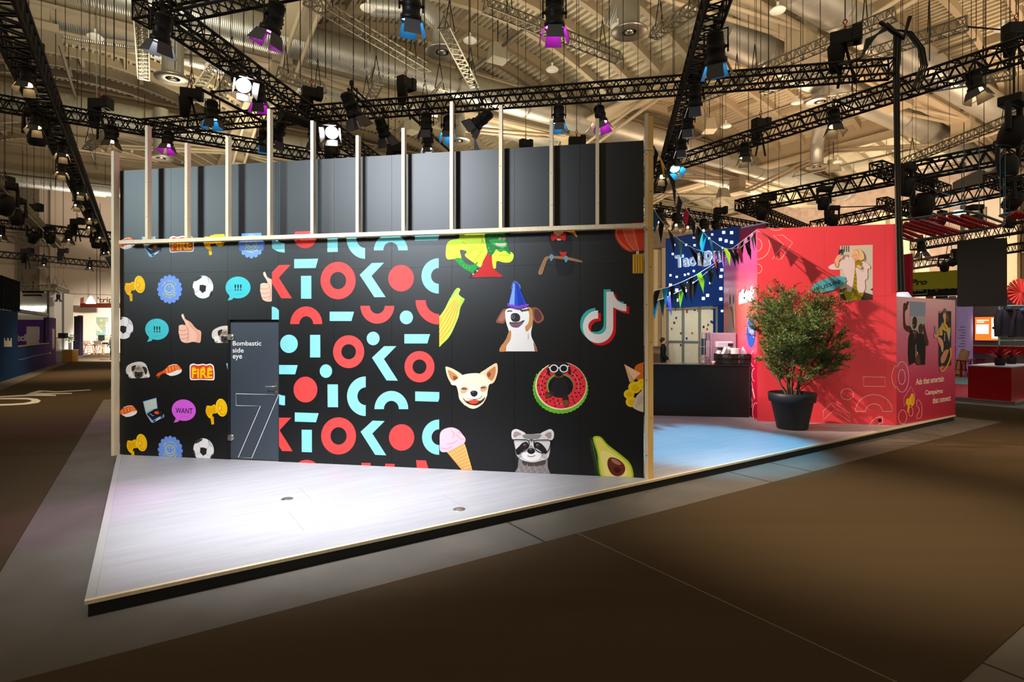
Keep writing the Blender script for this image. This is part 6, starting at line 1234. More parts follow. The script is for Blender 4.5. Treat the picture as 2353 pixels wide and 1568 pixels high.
def cordy(u, v, z, s, lb):
    t = uvthing('potted_cordyline', lb, 'potted plant', u, v, z, 'red-leaved plants on the neighbouring stand'); q = MB(); q.lathe([(.001, 0), (.1 * s, 0), (.13 * s, .08 * s), (.14 * s, .2 * s), (.12 * s, .2 * s), (.001, .17 * s)], C('2a2226'), 24); q.build('pot', t)
    q = MB()
    for k in range(46):
        an = k * 2.4; el = .35 + (k % 9) * .13; L = (.32 + rg.random() * .16) * s; d = Vector((math.cos(an) * math.cos(el), math.sin(an) * math.cos(el), math.sin(el))); sd = Vector((-math.sin(an), math.cos(an), 0)) * .022 * s; p = Vector((0, 0, .18 * s)); m_ = p + d * L * .55; tip = p + d * L - Vector((0, 0, .06 * s))
        q.add([p - sd * .4, p + sd * .4, m_ + sd, tip, m_ - sd], [(0, 1, 2, 4), (4, 2, 3)], C(['7a1418', 'a8281c', '4a0c12', 'c84a30'][k % 4]))
    q.build('leaves', t)
cordy(20.15, 5.45, 1.03, 1.0, 'red-leaved plant in a dark bowl on the dark red counter'); cordy(21.3, 5.5, 1.03, .95, 'red-leaved plant at the picture edge on the dark red counter')
def low_plant(u, v, lb):
    t = uvthing('leafy_plant', lb, 'plant', u, v, .1, 'large-leaved plants behind the red counter'); q = MB()
    for k in range(26):
        an = k * 2.4; el = .5 + (k % 5) * .18; L = .6; d = Vector((math.cos(an) * math.cos(el), math.sin(an) * math.cos(el), math.sin(el))); sd = Vector((-math.sin(an), math.cos(an), 0)) * .06; q.add([Vector((0, 0, .1)), d * L * .6 + sd, d * L, d * L * .6 - sd], [(0, 1, 2, 3)], C('8a3018' if k % 2 else 'c86040'))
    q.build('leaves', t)
low_plant(23.8, 6.7, 'large-leaved reddish plant behind the bowl plant'); low_plant(24.3, 6.1, 'large-leaved reddish plant right of the other one behind the counter')
t = uvthing('stand_wall', 'grey-violet back wall of the neighbouring stand', 'stand wall', 30.2, 4.0); q = MB(); q.box2((0, 0, 0), (.12, 12, 3.4), mat('grey_violet_wall', '8a848c', .7, var=.03)); q.build('wall_board', t); q = MB(); q.box2((-.25, 3.0, .95), (0, 9.6, 1.25), C('c01018')); q.build('red_bench', t, 'red bench band'); q = MB(); q.box2((-.35, 3.0, 1.25), (0, 9.8, 1.29), C('d8d0e0')); q.build('wall_shelf', t)
# info column, screen
def atU(px, u): # ground position on the vertical plane u = const seen in column px
    r = (px - CX) / F; v = (EU.x * u - r * EU.y * u) / (r * EV.y - EV.x); return v
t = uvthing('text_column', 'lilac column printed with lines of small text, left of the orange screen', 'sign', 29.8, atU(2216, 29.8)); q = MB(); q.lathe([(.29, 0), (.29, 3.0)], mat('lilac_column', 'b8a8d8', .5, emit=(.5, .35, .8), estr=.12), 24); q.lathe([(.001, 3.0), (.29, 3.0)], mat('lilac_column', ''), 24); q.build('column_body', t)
q = MB()
for k in range(14): q.box2((-.30, -.12, .5 + k * .12), (-.285, .12 - (k % 3) * .05, .52 + k * .12), C('4a4258'))
q.build('column_text', t)
u_ = 30.0; va, vb = atU(2239, u_), atU(2296, u_)
t = uvthing('screen', 'bright orange wall screen showing white panels', 'screen', u_, vb, 1.6); wv = va - vb; q = MB(); q.box2((0, 0, -.02), (.06, wv, 1.02), BLK); q.build('screen_case', t); q = MB(); q.box2((-.005, .02, 0), (0, wv - .02, 1.0), mat('screen_orange', 'ff5a10', .3, emit=(1, .16, .02), estr=1.4, var=0)); q.build('screen_face', t)
WHT = mat('screen_white', 'ffffff', .3, emit=(1, .85, .75), estr=1.8, var=0); q = MB(); q.box2((-.012, wv * .42, .28), (-.006, wv * .92, .68), WHT); q.box2((-.012, wv * .05, .08), (-.006, wv * .30, .94), WHT); q.box2((-.012, wv * .42, .84), (-.006, wv * .9, .88), WHT); q.box2((-.012, wv * .6, .76), (-.006, wv * .9, .8), WHT); q.build('screen_panel', t); q = MB(); q.box2((-.014, wv * .08, .48), (-.0125, wv * .27, .58), C('304a5a')); q.build('screen_picture', t)
# stools
def stool():
    t = uvthing('bar_stool', 'x', 'stool', 0, 0); q = MB(); q.lathe([(.001, .70), (.15, .70), (.165, .685), (.16, .66), (.15, .67)], mat('red_metal', 'a01018', .25, .4), 20); q.build('seat', t)
    for k in range(4): an = math.pi / 4 + k * math.pi / 2; c_, s_ = math.cos(an), math.sin(an); q = MB(); q.tube([(.12 * c_, .12 * s_, .68), (.22 * c_, .22 * s_, 0)], .018, mat('red_metal', ''), 6); q.build('leg', t)
    q = MB(); q.tube([(.175 * math.cos(math.pi / 4 + k * math.pi / 2), .175 * math.sin(math.pi / 4 + k * math.pi / 2), .3) for k in range(4)], .01, mat('red_metal', ''), 6, closed=True); q.build('footrest', t); return t
s0 = stool(); sk = list(s0.children)
for i, (px, py, l) in enumerate([(2208, 860, 'red metal stool nearest the booth block'), (2222, 862, 'red metal stool, second from the booth block'), (2236, 858, 'red metal stool, third from the booth block'), (2252, 856, 'red metal stool next to the dark red counter')]):
    if i: o = s0.copy(); COL.objects.link(o); [copy_tree(c, o) for c in sk]
    else: o = s0
    o.location = on_z(px, py + 6, .1); o.rotation_euler.z = i * .4; o['label'] = l; o['group'] = 'red metal stools'
t = thing('high_table', 'violet high table with drawers behind the red stools', 'table', on_z(2220, 850, .1), RZU + .2); q = MB(); q.box2((-1.4, -.4, .95), (1.4, .4, 1.0), C('5a4a78')); q.build('tabletop', t); q = MB(); q.box2((-1.3, -.35, .75), (1.3, .35, .95), C('3a3058')); q.build('drawer', t)
for x, y in ((-1.3, -.3), (1.3, -.3), (-1.3, .3), (1.3, .3)): q = MB(); q.box2((x - .04, y - .04, 0), (x + .04, y + .04, .75), C('2a2440')); q.build('leg', t)
q = MB(); q.box2((-.35, -.22, 0), (.35, .22, .45), mat('wicker', 'a07848', .8, var=.3, scale=60)); o = q.build('wicker_basket', label='wicker basket on the high table beside the booth block', cat='basket'); o.location = on_z(2207, 812, 1.12) ; o.location = at_y(2209, 799, on_z(2209, 850, .1).y); o.location.z = 1.1; o.rotation_euler.z = RZU
q = MB(); q.box2((-.24, -.15, 0), (.24, .15, .38), C('2a2348')); o = q.build('gift_box', label='dark violet box on the high table', cat='box'); o.location = at_y(2226, 801, on_z(2226, 850, .1).y); o.location.z = 1.1
q = MB(); q.tube([(0, 0, 0), (.35, .0, 1.05)], .17, mat('pale_roll', 'c8a488', .6, var=.1), 16); o = q.build('rolled_banner', label='pale wrapped roll leaning between the stools and the booth block', cat='roll'); o.location = on_z(2200, 862, .1)
# clothes rail with jackets
YR = 16.5; FR = mat('cyan_frame', '7fc0b8', .35, .3)
def yp(px, py): return at_y(px, py, YR)
a_ = yp(2296, 700); t = thing('clothes_frame', 'pale blue square metal frame hanging with dark jackets', 'clothes rail', a_); q = MB(); w_ = 2.2; h_ = yp(2296, 692).z - yp(2296, 783).z; a_z = yp(2296, 783).z - a_.z
for l in ([(0, 0, a_z), (0, 0, a_z + h_)], [(0, 0, a_z), (w_, -.3, a_z)], [(0, 0, a_z + h_ - .15), (w_, -.3, a_z + h_ - .15)]): q.tube([Vector(x) for x in l], .028, FR, 8)
q.tube([(0, 0, a_z), (0, 0, .1 - a_.z)], .02, FR, 8); q.tube([(w_, -.3, a_z + h_), (w_, -.3, .1 - a_.z)], .02, FR, 8); q.build('rail_frame', t)
JK = mat('dark_jacket', '131a22', .8, var=.2, scale=12); JK2 = mat('jacket_sheen', '1e5a78', .5)
for i, (px, py, l) in enumerate([(2313, 712, 'dark hooded jacket hanging at the left of the pale blue frame'), (2345, 714, 'dark jacket with bluish sheen hanging at the right of the frame')]):
    t = thing('jacket', l, 'jacket', yp(px, py), .1, 'jackets on the frame'); q = MB()
    rings = [(.03, .1), (.12, .02), (.26, -.05), (.27, -.3), (.25, -.6), (.26, -.78)]
    vs = []; n = 14
    for r, z in rings:
        for k in range(n): an = 2 * math.pi * k / n; vs.append((math.cos(an) * r, math.sin(an) * r * .45, z))
    q.add(vs, [(a2 * n + k, a2 * n + (k + 1) % n, (a2 + 1) * n + (k + 1) % n, (a2 + 1) * n + k) for a2 in range(len(rings) - 1) for k in range(n)], JK, True); q.build('jacket_body', t)
    for s in (-1, 1): q = MB(); q.tube([(s * .2, 0, -.04), (s * .33, -.02, -.3), (s * .36, -.05, -.55), (s * .36, -.04, -.8)], [.09, .085, .075, .06], JK, 10); q.build('sleeve', t)
    q = MB(); q.sphere((0, -.06, .0), .13, JK if i == 0 else JK2, 12, (1, .8, .7)); q.build('hood', t); q = MB(); q.tube([(-.18, 0, .03), (0, 0, .12), (.18, 0, .03)], .01, ALU, 6); q.tube([(0, 0, .1), (0, 0, .22), (.03, 0, .25)], .006, ALU, 6); q.build('hanger', t)
c = at_y(2346, 672, 17); t = thing('paper_pompom', 'coral paper fan ball hanging at the right edge', 'decoration', c); q = MB()
for k in range(40): an = k * 2 * math.pi / 40; q.tube([(0, 0, 0), (.42 * math.cos(an), .04 * (k % 2), .42 * math.sin(an))], [.01, .035], C('d84a3a' if k % 2 else 'f07060'), 4)
q.build('paper_fan', t); q = MB(); q.tube([(0, 0, .4), (0, 0, 5.0)], .01, BLK, 5); q.build('hanging_string', t)
# hanging black panel (two boards back to back)
YP = 14.2; a_, b_ = at_y(2200, 705, YP), at_y(2314, 705, YP * .97); zt = at_y(2200, 553, YP).z
S9 = Surface(a_, b_, a_.z); t = thing('hanging_panel', 'large plain black double panel hanging from wires at the right', 'hanging sign', S9.o, S9.rz)
for y in (0, .08): q = MB(); q.box2((0 + y, y, 0), (S9.len + y * .3, y + .02, zt - a_.z), mat('panel_black', '0d0e12', .6, var=.03)); q.build('panel_board', t)
q = MB()
for x in (.55, 1.05): q.tube([(x, .05, zt - a_.z), (x, .05, 13.2)], .008, BLK, 5)
q.build('hanging_wire', t)
# lime and black banners, red wall piece
YL = 27.0
def board(name, label, cat, px0, px1, py0, py1, Y0, Y1, m, th=.1, group=None):
    a_, b_ = at_y(px0, py1, Y0), at_y(px1, py1, Y1); zt_ = at_y(px0, py0, Y0).z; S = Surface(a_, b_, a_.z); t = thing(name, label, cat, S.o, S.rz, group); S.parent = t
    q = MB(); y0, y1 = (0, th) if S.sy < 0 else (-th, 0); q.box2((0, y0, 0), (S.len, y1, zt_ - a_.z), m); q.build('board', t); return S, t
S, t = board('lime_banner', 'lime green fascia banner with black lettering Pro, far right', 'banner', 2078, 2206, 628, 667, 28, 26.5, C('a0a010')); a = Art(S, (2040, 470, .14667)); a.text('Pro', 0, 0, 0, 0, '14140c', .04, p4=((352, 1270), (608, 1258), (382, 1178))); a.done('banner_lettering')
S, t = board('black_banner', 'black fascia banner with white lettering below the lime one', 'banner', 2078, 2206, 660, 683, 28.6, 27.1, C('0c0c0e')); a = Art(S, (2040, 470, .14667), box=(0, 9, 0, .62)); a.text('now.', 0, 0, 0, 0, 'D8D8D8', .03, p4=((350, 1368), (556, 1362), (350, 1300))); a.text('Digital Gro', 0, 0, 0, 0, 'A8A8A8', 0, p4=((665, 1364), (1080, 1345), (665, 1270))); a.st([(340, 1418), (614, 1404), (614, 1330)], 9, 'C8C8C8'); a.done('banner_lettering')
for px0, px1, m, l in ((2127, 2142, C('c86418'), 'orange'), (2150, 2178, C('181614'), 'dark'), (2180, 2194, C('a8a49a'), 'grey')): board('distant_board', l + ' distant stand board seen under the black banner', 'board', px0, px1, 681, 848, 29.5, 29.2, m)
S, t = board('stand_partition', 'crimson partition behind the right end of the red booth', 'partition', 2040, 2091, 591, 800, 17.4, 16.6, C('b81838'))
q = MB(); q.lathe([(.001, 0), (.12, .0), (.3, -.28), (.28, -.28), (.1, -.02)], mat('pale_lamp_shade', 'c8dce8', .4, emit=(.7, .85, 1), estr=.6), 24); q.tube([(0, 0, 0), (0, 0, 12.5)], .008, BLK, 5); o = q.build('dome_lamp', label='pale blue dome lamp behind the cable bundle', cat='lamp'); o.location = at_y(2074, 672, 14.6)
# bead canopy
def canopy(p0, zc, rows, lb, frame_pts):
    t = thing('bead_canopy', lb, 'hanging canopy', on_z(*p0, zc), 0, 'red bead canopies'); o_ = on_z(*p0, zc)
    q = MB(); q.tube([on_z(x, y, zc) - o_ for x, y in frame_pts], .035, mat('canopy_frame', '5a7a7c', .4, .4), 8, closed=True); q.build('canopy_frame', t)
    for (x0, y0, x1, y1) in rows:
        a, b_ = on_z(x0, y0, zc - .12) - o_, on_z(x1, y1, zc - .12) - o_; L = (b_ - a).length; n = int(L / .135); q = MB()
        for k in range(n):
            p = a.lerp(b_, k / n); q.sphere(p, .06, mat('red_bead', 'b81020', .2, var=0), 8)
            q.tube([p, p + Vector((0, 0, .12))], .006, BLK, 4)
        q.build('bead_string', t)
    q = MB()
    for x, y in frame_pts[::2]: p = on_z(x, y, zc) - o_; q.tube([p, p + Vector((0, 0, 2.3))], .01, mat('canopy_frame', ''), 5)
    q.build('hanging_wire', t)
canopy((2150, 520), 5.1, [(2062, 534, 2098, 550), (2066, 526, 2120, 547), (2072, 519, 2150, 542), (2082, 514, 2170, 540), (2096, 509, 2188, 537), (2118, 508, 2205, 534), (2140, 503, 2168, 509), (2160, 499, 2238, 524), (2184, 497, 2262, 524), (2212, 496, 2290, 521)], 'rounded frame hung with rows of red beads, above the lime banner', [(2062, 508), (2140, 497), (2215, 486), (2228, 487), (2250, 492), (2308, 513), (2306, 516), (2288, 521), (2210, 533), (2150, 546), (2090, 552), (2060, 545)])
canopy((2330, 500), 5.1, [(2320, 497, 2350, 501), (2328, 493, 2365, 498), (2336, 489, 2375, 495)], 'second rounded frame with red beads at the right edge', [(2298, 496), (2312, 491), (2372, 481), (2385, 500), (2310, 500)])
q = MB(); q.lathe([(.001, 0), (.17, .0), (.19, .03), (.1, .08)], mat('blue_led', '80e0ff', .3, emit=(.15, .75, 1), estr=14, var=0), 24); o = q.build('led_lamp', label='glaring blue-white lamp on top of the bead canopy frame', cat='lamp'); o.location = on_z(2203, 491, 5.2)
spot('canopy_light', tuple(on_z(2200, 505, 6.6)), tuple(on_z(2170, 520, 5.0)), 160, (.3, .8, 1), 80, .8)
# hall direction sign
S, t = board('hall_sign', 'long dark hall sign with small white letters on the far right wall', 'sign', 2160, 2342, 434, 462, 47, 37, C('1c1a18')); a = Art(S, (1850, 260, .21377)); a.text('zu le Hall', 0, 0, 0, 0, 'D8D0C0', .01, p4=((1470, 890), (1614, 865), (1470, 852))); a.st([(2175, 765), (2282, 745), (2240, 725)], 12, 'D8D0C0'); a.done('sign_lettering')
# ================================================================ left stands
SB = Surface(on_z(-60, 898, 0), on_z(128.6, 837, 0), 0); WL, z_ = SB.W(128.6, 731.6); sA = SB.W(41, 800)[0]; zA = SB.W(40, 717)[1]; sw = [SB.W(112.5, 700)[0]]; oz0, oz1 = SB.W(112, 788)[1], SB.W(112, 733)[1]
t = thing('blue_violet_stand', 'long low stand wall fading from dark blue to violet at the left edge', 'exhibition stand', SB.o, SB.rz); SB.parent = t
BV = grad('blue_violet_fade', [(0, '0c3464'), (.5, '14305e'), (.75, '40307a'), (1, '70508c')], 0, WL, .85, 0, .03)  # colour runs from dark blue to violet along the wall
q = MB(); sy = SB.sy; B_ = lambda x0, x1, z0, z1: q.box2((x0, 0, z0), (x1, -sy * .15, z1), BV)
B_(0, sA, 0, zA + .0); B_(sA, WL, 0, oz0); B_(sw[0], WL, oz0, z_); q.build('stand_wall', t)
q = MB(); q.box2((sA, sy * .01, oz0 - .03), (sw[0], -sy * .2, oz0), C('b89868')); q.build('window_ledge', t); q = MB(); q.box2((sA, -sy * .02, oz1 + .15), (sw[0], -sy * .2, oz1 + .3), C('0c1420')); q.build('window_header', t)
ZL = (0, 620, .17857)
SI, ti = board('violet_inner_wall', 'deep violet inner wall with big pale letters, seen through the stand opening', 'stand wall', 30, 101, 735, 836, 34.0, 34.0, C('4c2488')); a = Art(SI, ZL); a.text('tch', 0, 0, 0, 0, 'C8C4D0', .05, p4=((205, 922), (378, 918), (205, 835)))
a.done('wall_lettering'); board('dark_inner_panel', 'black panel closing the right of the stand opening', 'panel', 100, 116, 730, 837, 33.6, 33.6, C('08080c'))
a = Art(SB, ZL)
for x0, x1, y0 in ((50, 66, 880), (70, 88, 912), (90, 112, 880), (116, 132, 912), (134, 150, 880)): a.p([(x0, y0), (x1, y0 + 4), (x1 + 2, 994), (x0, 992)], 'B8B8BC')
a.p([(50, 916), (150, 916), (152, 992), (52, 992)], 'B8B8BC'); a.done('wall_lettering')
a = Art(SB, ZL); a.st([(242, 1158), (320, 1145), (430, 1112), (540, 1090), (640, 1075)], 5, 'A098B0'); a.e(644, 1074, 10, 11, 'B8B0C4'); a.done('printed_line'); a = Art(SB, ZL); a.p([(670, 758), (704, 762), (704, 980), (690, 1030), (676, 1025), (670, 985)], '3a3040'); a.p([(676, 778), (700, 780), (700, 955), (678, 958)], 'A89898'); a.done('screen_print')
c = Vector((*on_z(76, 838, 0)[:2], 0)); q = MB(); q.box2((-.23, -.25, 0), (.23, .25, 2.25), WH); q.box2((.03, -.27, 1.35), (.2, -.25, 1.5), BLK); o = q.build('water_cooler', label='tall white appliance standing in the opening of the violet stand', cat='appliance', bevel=.02); o.location = at_y(76, 800, 31.5); o.rotation_euler.z = SB.rz; o.location.z = 0
t = thing('slat_screen', 'row of tall dark upright slats on top of the blue stand wall', 'screen', SB.o + Vector((0, 0, zA)), SB.rz)
q = MB(); zt_ = SB.W(37, 646)[1] - zA
for k in range(14): x = sA - .15 - k * .62; q.box2((x - .26, -.04, .12), (x + .26, .04, zt_), mat('slat_dark', '070a10', .9, spec=.02)); q.box2((x + .27, -.05, 0.02), (x + .30, .05, zt_ + .02), mat('slat_edge', '203848', .9, spec=.05))
q.build('slat', t)
# white stand
YW = 36.5
def bx(name, label, cat, px0, px1, py0, py1, Y, m, th=.3, par=None, emit=None): return board(name, label, cat, px0, px1, py0, py1, Y, Y, m, th)
WW = mat('white_stand_wall', 'd8d8d0', .6)
S, t = board('white_stand_wall', 'white stand wall with glowing letters above the violet stand', 'stand wall', 30, 112, 668, 815, 37.5, 37.5, WW); LG = mat('letter_glow', 'ffffff', .4, emit=(1, 1, .95), estr=3, var=0)
a = Art(S, ZL, base=.1); a.text('vewor', 0, 0, 0, 0, LG, .05, p4=((185, 540), (615, 532), (185, 478))); a.done('lit_letters')
board('grey_pillar', 'grey pillar at the corner of the white stand', 'pillar', 108, 125, 666, 815, 36.6, 36.6, C('6a6c6c'), .8)
S, t = board('white_partition', 'tall brightly lit white partition behind the violet stand end', 'partition', 125, 168, 672, 822, 36.4, 38.5, WW, .3)
tz((38, 662), (124, 662), .36, SILV, 'thin silver truss over the white stand letters', z=at_y(80, 662, 36.5).z, group=G2); tz((122, 661), (150, 672), .4, SILV, 'short silver truss over the lit white partition', z=at_y(130, 664, 36.3).z, group=G2)
spotlight(134, 684, 'white', .9, 0, 0, 'white spotlight under the short silver truss, lighting the white partition', z=at_y(134, 684, 36).z)
q = MB(); q.box2((-.6, -.15, 0), (.6, .15, .18), BLK); q.box2((-.5, -.2, -.22), (.5, .1, -.08), BLK); q.tube([(0, 0, .1), (0, 0, .8)], .03, BLK, 6); o = q.build('projector', label='black projector hanging before the glowing letters', cat='projector'); o.location = at_y(76, 674, 36.8)
YF = 35.4; t = thing('sideboard', 'light wooden sideboard with white drawers by the lit partition', 'sideboard', at_y(148, 820, YF)); t.location.z = .02; q = MB(); q.box2((-.15, 0, 0), (.5, .5, .74), C('c89850')); q.build('wooden_door', t); q = MB(); q.box2((-.62, 0, .04), (-.16, .5, .70), C('c8c8c4')); q.build('drawer', t); q = MB(); q.box2((-.7, -.02, .74), (.52, .52, .79), C('e0dcd4')); q.build('worktop', t)
q = MB(); q.box2((-.6, 0, 0), (.5, .25, .05), C('c8a070')); o = q.build('wall_shelf', label='thin wooden shelf above the sideboard', cat='shelf'); o.location = at_y(146, 778, 36.2)
q = MB(); q.box2((-.25, 0, 0), (.25, .2, .32), C('20242c')); o = q.build('dark_box', label='dark framed card standing on the thin shelf', cat='card'); o.location = at_y(142, 777, 36.1)
t = thing('small_plant', 'bright green trailing plant on the shelf by the partition edge', 'plant', at_y(161, 782, 35.9)); q = MB()
for k in range(90): p = Vector((rg.gauss(0, .13), rg.gauss(0, .1), rg.gauss(.1, .16))); q.add([p, p + Vector((.07, 0, .02)), p + Vector((.04, .02, .08))], [(0, 1, 2)], C('4a8a2a' if k % 2 else '78b840'))
q.build('leaves', t); q = MB(); q.lathe([(.001, -.72), (.08, -.72), (.1, -.15), (.09, -.15)], PAP, 12); q.build('pot', t)
q = MB(); q.ubox(-9.6, -6.0, 36.5, 44, 0, .02, C('8a8a84')); q.build('stand_flooring', label='pale floor plate under the white stand', cat='floor plate')
# brown-fascia stand with table and chairs
YT = 49.0
S, t = board('tapestry_stand_wall', 'brightly lit white back wall of the far stand with the table', 'stand wall', 178, 285, 708, 812, 50.5, 50.5, mat('bright_white_wall', 'e8e0d4', .6)); 
S10 = S; a = Art(S, (120, 640, .13389), base=.02); a.p([(535, 665), (968, 668), (966, 1068), (535, 1062)], '9AA890')
for i in range(5):
    for j in range(4): x, y = 575 + i * 90, 720 + j * 95; a.e(x, y, 26, 22, ['D8B078', 'E8E0C8', '98B8B0', 'C8C088'][(i + j) % 4]); a.k -= 1
a.k += 1; a.p([(755, 760), (850, 900), (665, 900)], 'E8DCC8'); a.p([(755, 860), (770, 900), (740, 900)], 'A08858')
for x in (570, 940): a.p([(x - 16, 750), (x + 16, 750), (x + 16, 970), (x - 16, 970)], 'D8E4E0')
for x in range(610, 920, 40): a.p([(x, 920), (x + 24, 905), (x + 30, 960), (x + 8, 980)], '88B8B8'); a.k -= 1
a.k += 1; a.done('tapestry', 'patterned wall tapestry with a pale triangle')
S, t = board('brown_fascia', 'red-brown hanging fascia bar carrying the word trip and a glowing cone', 'fascia sign', 184, 285, 697, 707, 47.5, 47.5, C('6a2a1c'), .6); a = Art(S, (120, 640, .13389), base=.05); a.text("'trip", 0, 0, 0, 0, '5a4a40', .02, p4=((785, 440), (1052, 440), (785, 322))); a.p([(580, 435), (620, 340), (665, 298), (700, 320), (760, 435)], LG); a.p([(488, 430), (488, 340), (552, 320), (552, 430)], 'C07868'); a.done('sign_letters')
q = MB()
for x in (1.2, 1.5, 3.6): q.tube([(x, .3, .3), (x, .3, 9)], .02, BLK, 5)
q.build('hanging_wire', t)
q = MB(); base = on_z(210, 807, 0); q.box2((-4, -1.5, 0), (5, 6, .1), C('a87858')); o = q.build('stand_flooring', label='wooden floor of the far stand with the table', cat='floor plate'); o.location = (base.x, base.y + 1.4, 0)
t = thing('dining_table', 'round table before the tapestry with a dark screen on it', 'table', at_y(236, 802, 45.5)); t.location.z = .1; q = MB(); q.lathe([(.001, .98), (.7, .98), (.7, 1.02), (.001, 1.02)], C('c8a080'), 24); q.build('tabletop', t)
q = MB(); q.lathe([(.3, 0), (.3, .03), (.05, .06), (.05, .98)], C('3a2a20'), 16); q.build('table_pedestal', t)
q = MB(); q.box2((-.25, -.02, 0), (.25, .04, .55), C('2a2a2c')); o = q.build('table_screen', label='small dark screen standing on the far round table', cat='screen'); o.location = at_y(233, 783, 45.5); o.location.z = 1.12
def chair(): 
    t = thing('bar_chair', 'x', 'chair'); m = C('7a6a58'); wd = C('8a5a34'); q = MB(); q.lathe([(.001, .72), (.24, .72), (.27, .8), (.25, .78), (.001, .75)], m, 14); q.build('seat', t); q = MB(); q.add([(-.25, .12, .76), (.25, .12, .76), (.27, .25, 1.12), (-.27, .25, 1.12), (-.25, .15, .76), (.25, .15, .76), (.27, .28, 1.12), (-.27, .28, 1.12)], [(0, 1, 2, 3), (7, 6, 5, 4), (3, 2, 6, 7), (0, 3, 7, 4), (1, 5, 6, 2)], m); q.build('backrest', t)
    for x in (-1, 1):
        for y in (-1, 1): q = MB(); q.tube([(x * .15, y * .15, .73), (x * .26, y * .26, 0)], .025, wd, 6); q.build('leg', t)
    return t
c0_ = chair(); ck = list(c0_.children)
for i, (px, py, r, l) in enumerate([(204, 805, 1.2, 'grey-brown bar chair left of the far round table'), (212, 806, 2.4, 'grey-brown bar chair second from left at the far table'), (227, 806, 3.4, 'grey-brown bar chair in front of the far table'), (238, 806, 4.4, 'grey-brown bar chair right of the far round table')]):
    if i: o = c0_.copy(); COL.objects.link(o); [copy_tree(c, o) for c in ck]
    else: o = c0_
    o.location = at_y(px, py, 44.5 + (i % 2)); o.location.z = .1; o.rotation_euler.z = r; o['label'] = l; o['group'] = 'bar chairs at the far table'
t = thing('crate_shelf', 'small pink stacked shelf left of the far table', 'shelf', at_y(193, 806, 44)); t.location.z = .1; q = MB()
for k in range(6): q.box2((-.3, 0, k * .18), (.3, .3, k * .18 + .03), C('c8988c'))
q.box2((-.3, 0, 0), (-.27, .3, .95), C('c8988c')); q.box2((.27, 0, 0), (.3, .3, .95), C('c8988c')); q.build('shelf_frame', t)
S, t = board('dark_partition', 'dark violet partition between the white stand and the far table', 'partition', 170, 183, 727, 817, 41, 41, C('1c1424'), .3); board('brown_partition', 'narrow brown partition edge beside the dark one', 'partition', 178, 184, 725, 800, 41.5, 41.5, C('6a5a50'), .3)
q = MB(); q.lathe([(.001, 0), (.35, 0), (.3, .9), (.2, 1.2), (.001, 1.2)], C('0c0c0e'), 16); o = q.build('covered_stand', label='dark covered object on the aisle before the dark partition', cat='cover'); o.location = on_z(176, 817, 0)
board('beige_hanging_board', 'large olive-grey board high on the pale left wall', 'board', 70, 100, 606, 670, 50, 50, C('5e584a'), .2)
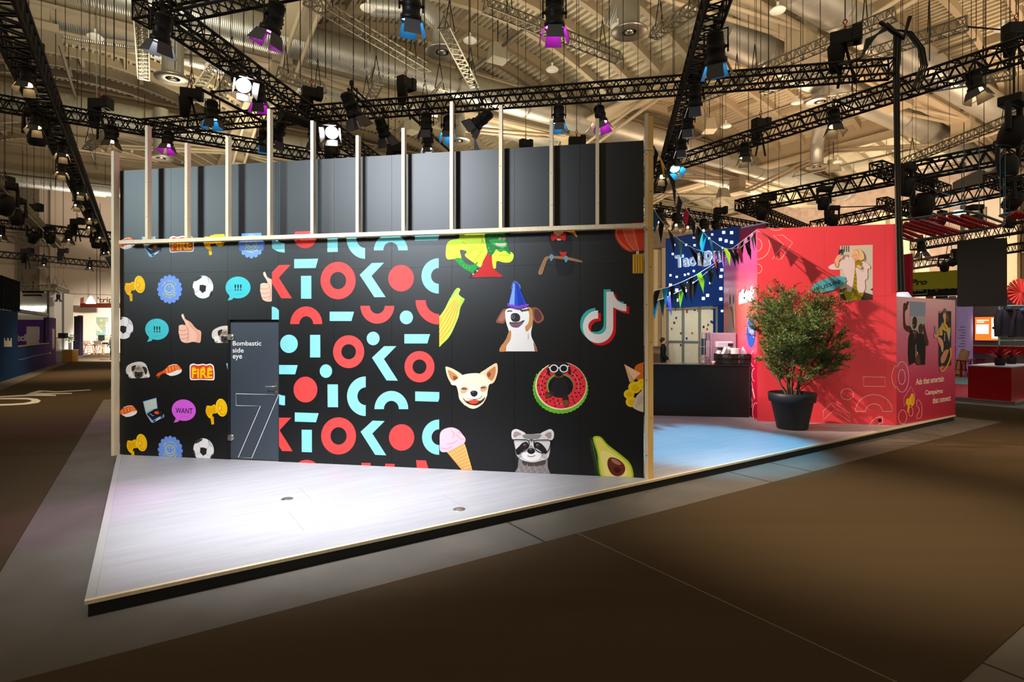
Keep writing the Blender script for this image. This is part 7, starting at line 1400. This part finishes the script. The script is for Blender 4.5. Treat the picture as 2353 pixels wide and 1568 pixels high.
# ================================================================ people
def person(name, label, joints, loc, rz, cloth, skin='c89070', hair='2a1c14', trousers=None):
    root = thing(name, label, 'person', loc, rz); me = bpy.data.meshes.new('body'); vs, es, rs = joints
    me.from_pydata(vs, es, []); o = bpy.data.objects.new('body', me); COL.objects.link(o); o.parent = root
    o.modifiers.new('skin', 'SKIN'); me.skin_vertices or None
    if not me.skin_vertices: 
        bm_ = __import__('bmesh').new(); bm_.from_mesh(me); bm_.verts.layers.skin.verify(); bm_.to_mesh(me); bm_.free()
    for i, r in enumerate(rs): me.skin_vertices[0].data[i].radius = r
    me.skin_vertices[0].data[0].use_root = True
    sb = o.modifiers.new('sub', 'SUBSURF'); sb.levels = 2; sb.render_levels = 2; me.materials.append(C(cloth, .8))
    q = MB(); q.sphere((0, -.01, 1.62), .10, C(skin, .6), 14, (.82, .95, 1.2)); q.sphere((0, -.105, 1.61), .018, C(skin, .6), 6)
    for s in (-1, 1): q.sphere((s * .033, -.092, 1.635), .012, C('1a1410'), 6); q.sphere((s * .083, 0, 1.62), .022, C(skin, .6), 6)
    q.box((0, -.094, 1.565), (.04, .008, .008), C('8a4038')); q.build('head', root, 'head with face'); q = MB(); q.sphere((0, .018, 1.66), .105, C(hair, .8), 14, (.88, .98, 1.02)); q.build('hair', root)
    for s, idx in ((-1, 7), (1, 10)):
        b0 = Vector(vs[idx]); q = MB(); q.sphere(b0, .04, C(skin, .6), 10, (.6, .9, 1.1))
        for k in range(4): q.tube([b0 + Vector((0, -.03 + k * .02, -.02)), b0 + Vector((.0, -.035 + k * .022, -.075 - .01 * (k in (1, 2)))), b0 + Vector((-s * .012, -.032 + k * .02, -.105))], [.009, .0085, .007], C(skin, .6), 6)
        q.tube([b0 + Vector((0, -.035, .0)), b0 + Vector((-s * .005, -.06, -.035))], [.011, .009], C(skin, .6), 6); q.build('hand', root)
    return root
J = [(0, 0, .95), (0, .01, 1.2), (0, .0, 1.42), (0, 0, 1.52), (0, 0, 1.58), (-.2, 0, 1.40), (-.26, -.02, 1.12), (-.24, -.18, .95), (.2, 0, 1.40), (.26, -.02, 1.12), (.24, -.18, .95), (-.1, 0, .9), (-.11, -.08, .5), (-.11, -.02, .08), (-.11, -.14, .04), (.1, 0, .9), (.11, .1, .5), (.11, .26, .12), (.11, .14, .05)]
E = [(0, 1), (1, 2), (2, 3), (3, 4), (2, 5), (5, 6), (6, 7), (2, 8), (8, 9), (9, 10), (0, 11), (11, 12), (12, 13), (13, 14), (0, 15), (15, 16), (16, 17), (17, 18)]
RR = [(.15, .11), (.14, .1), (.15, .1), (.055, .055), (.05, .05), (.06, .06), (.045, .045), (.032, .032), (.06, .06), (.045, .045), (.032, .032), (.09, .09), (.06, .065), (.042, .042), (.04, .03), (.09, .09), (.06, .065), (.042, .042), (.04, .03)]
person('person', 'person in dark clothes walking behind the black counter, before the cream doors', (J, E, RR), (on_z(1524, 838, 0).x * 20 / on_z(1524, 838, 0).y, 20, 0), 1.2, '0c0c10')
pl = on_z(256, 828, 0); person('person', 'person in dark clothes walking, half hidden by the left end post', (J, E, RR), (pl.x, pl.y, 0), -1.3, '14110f')
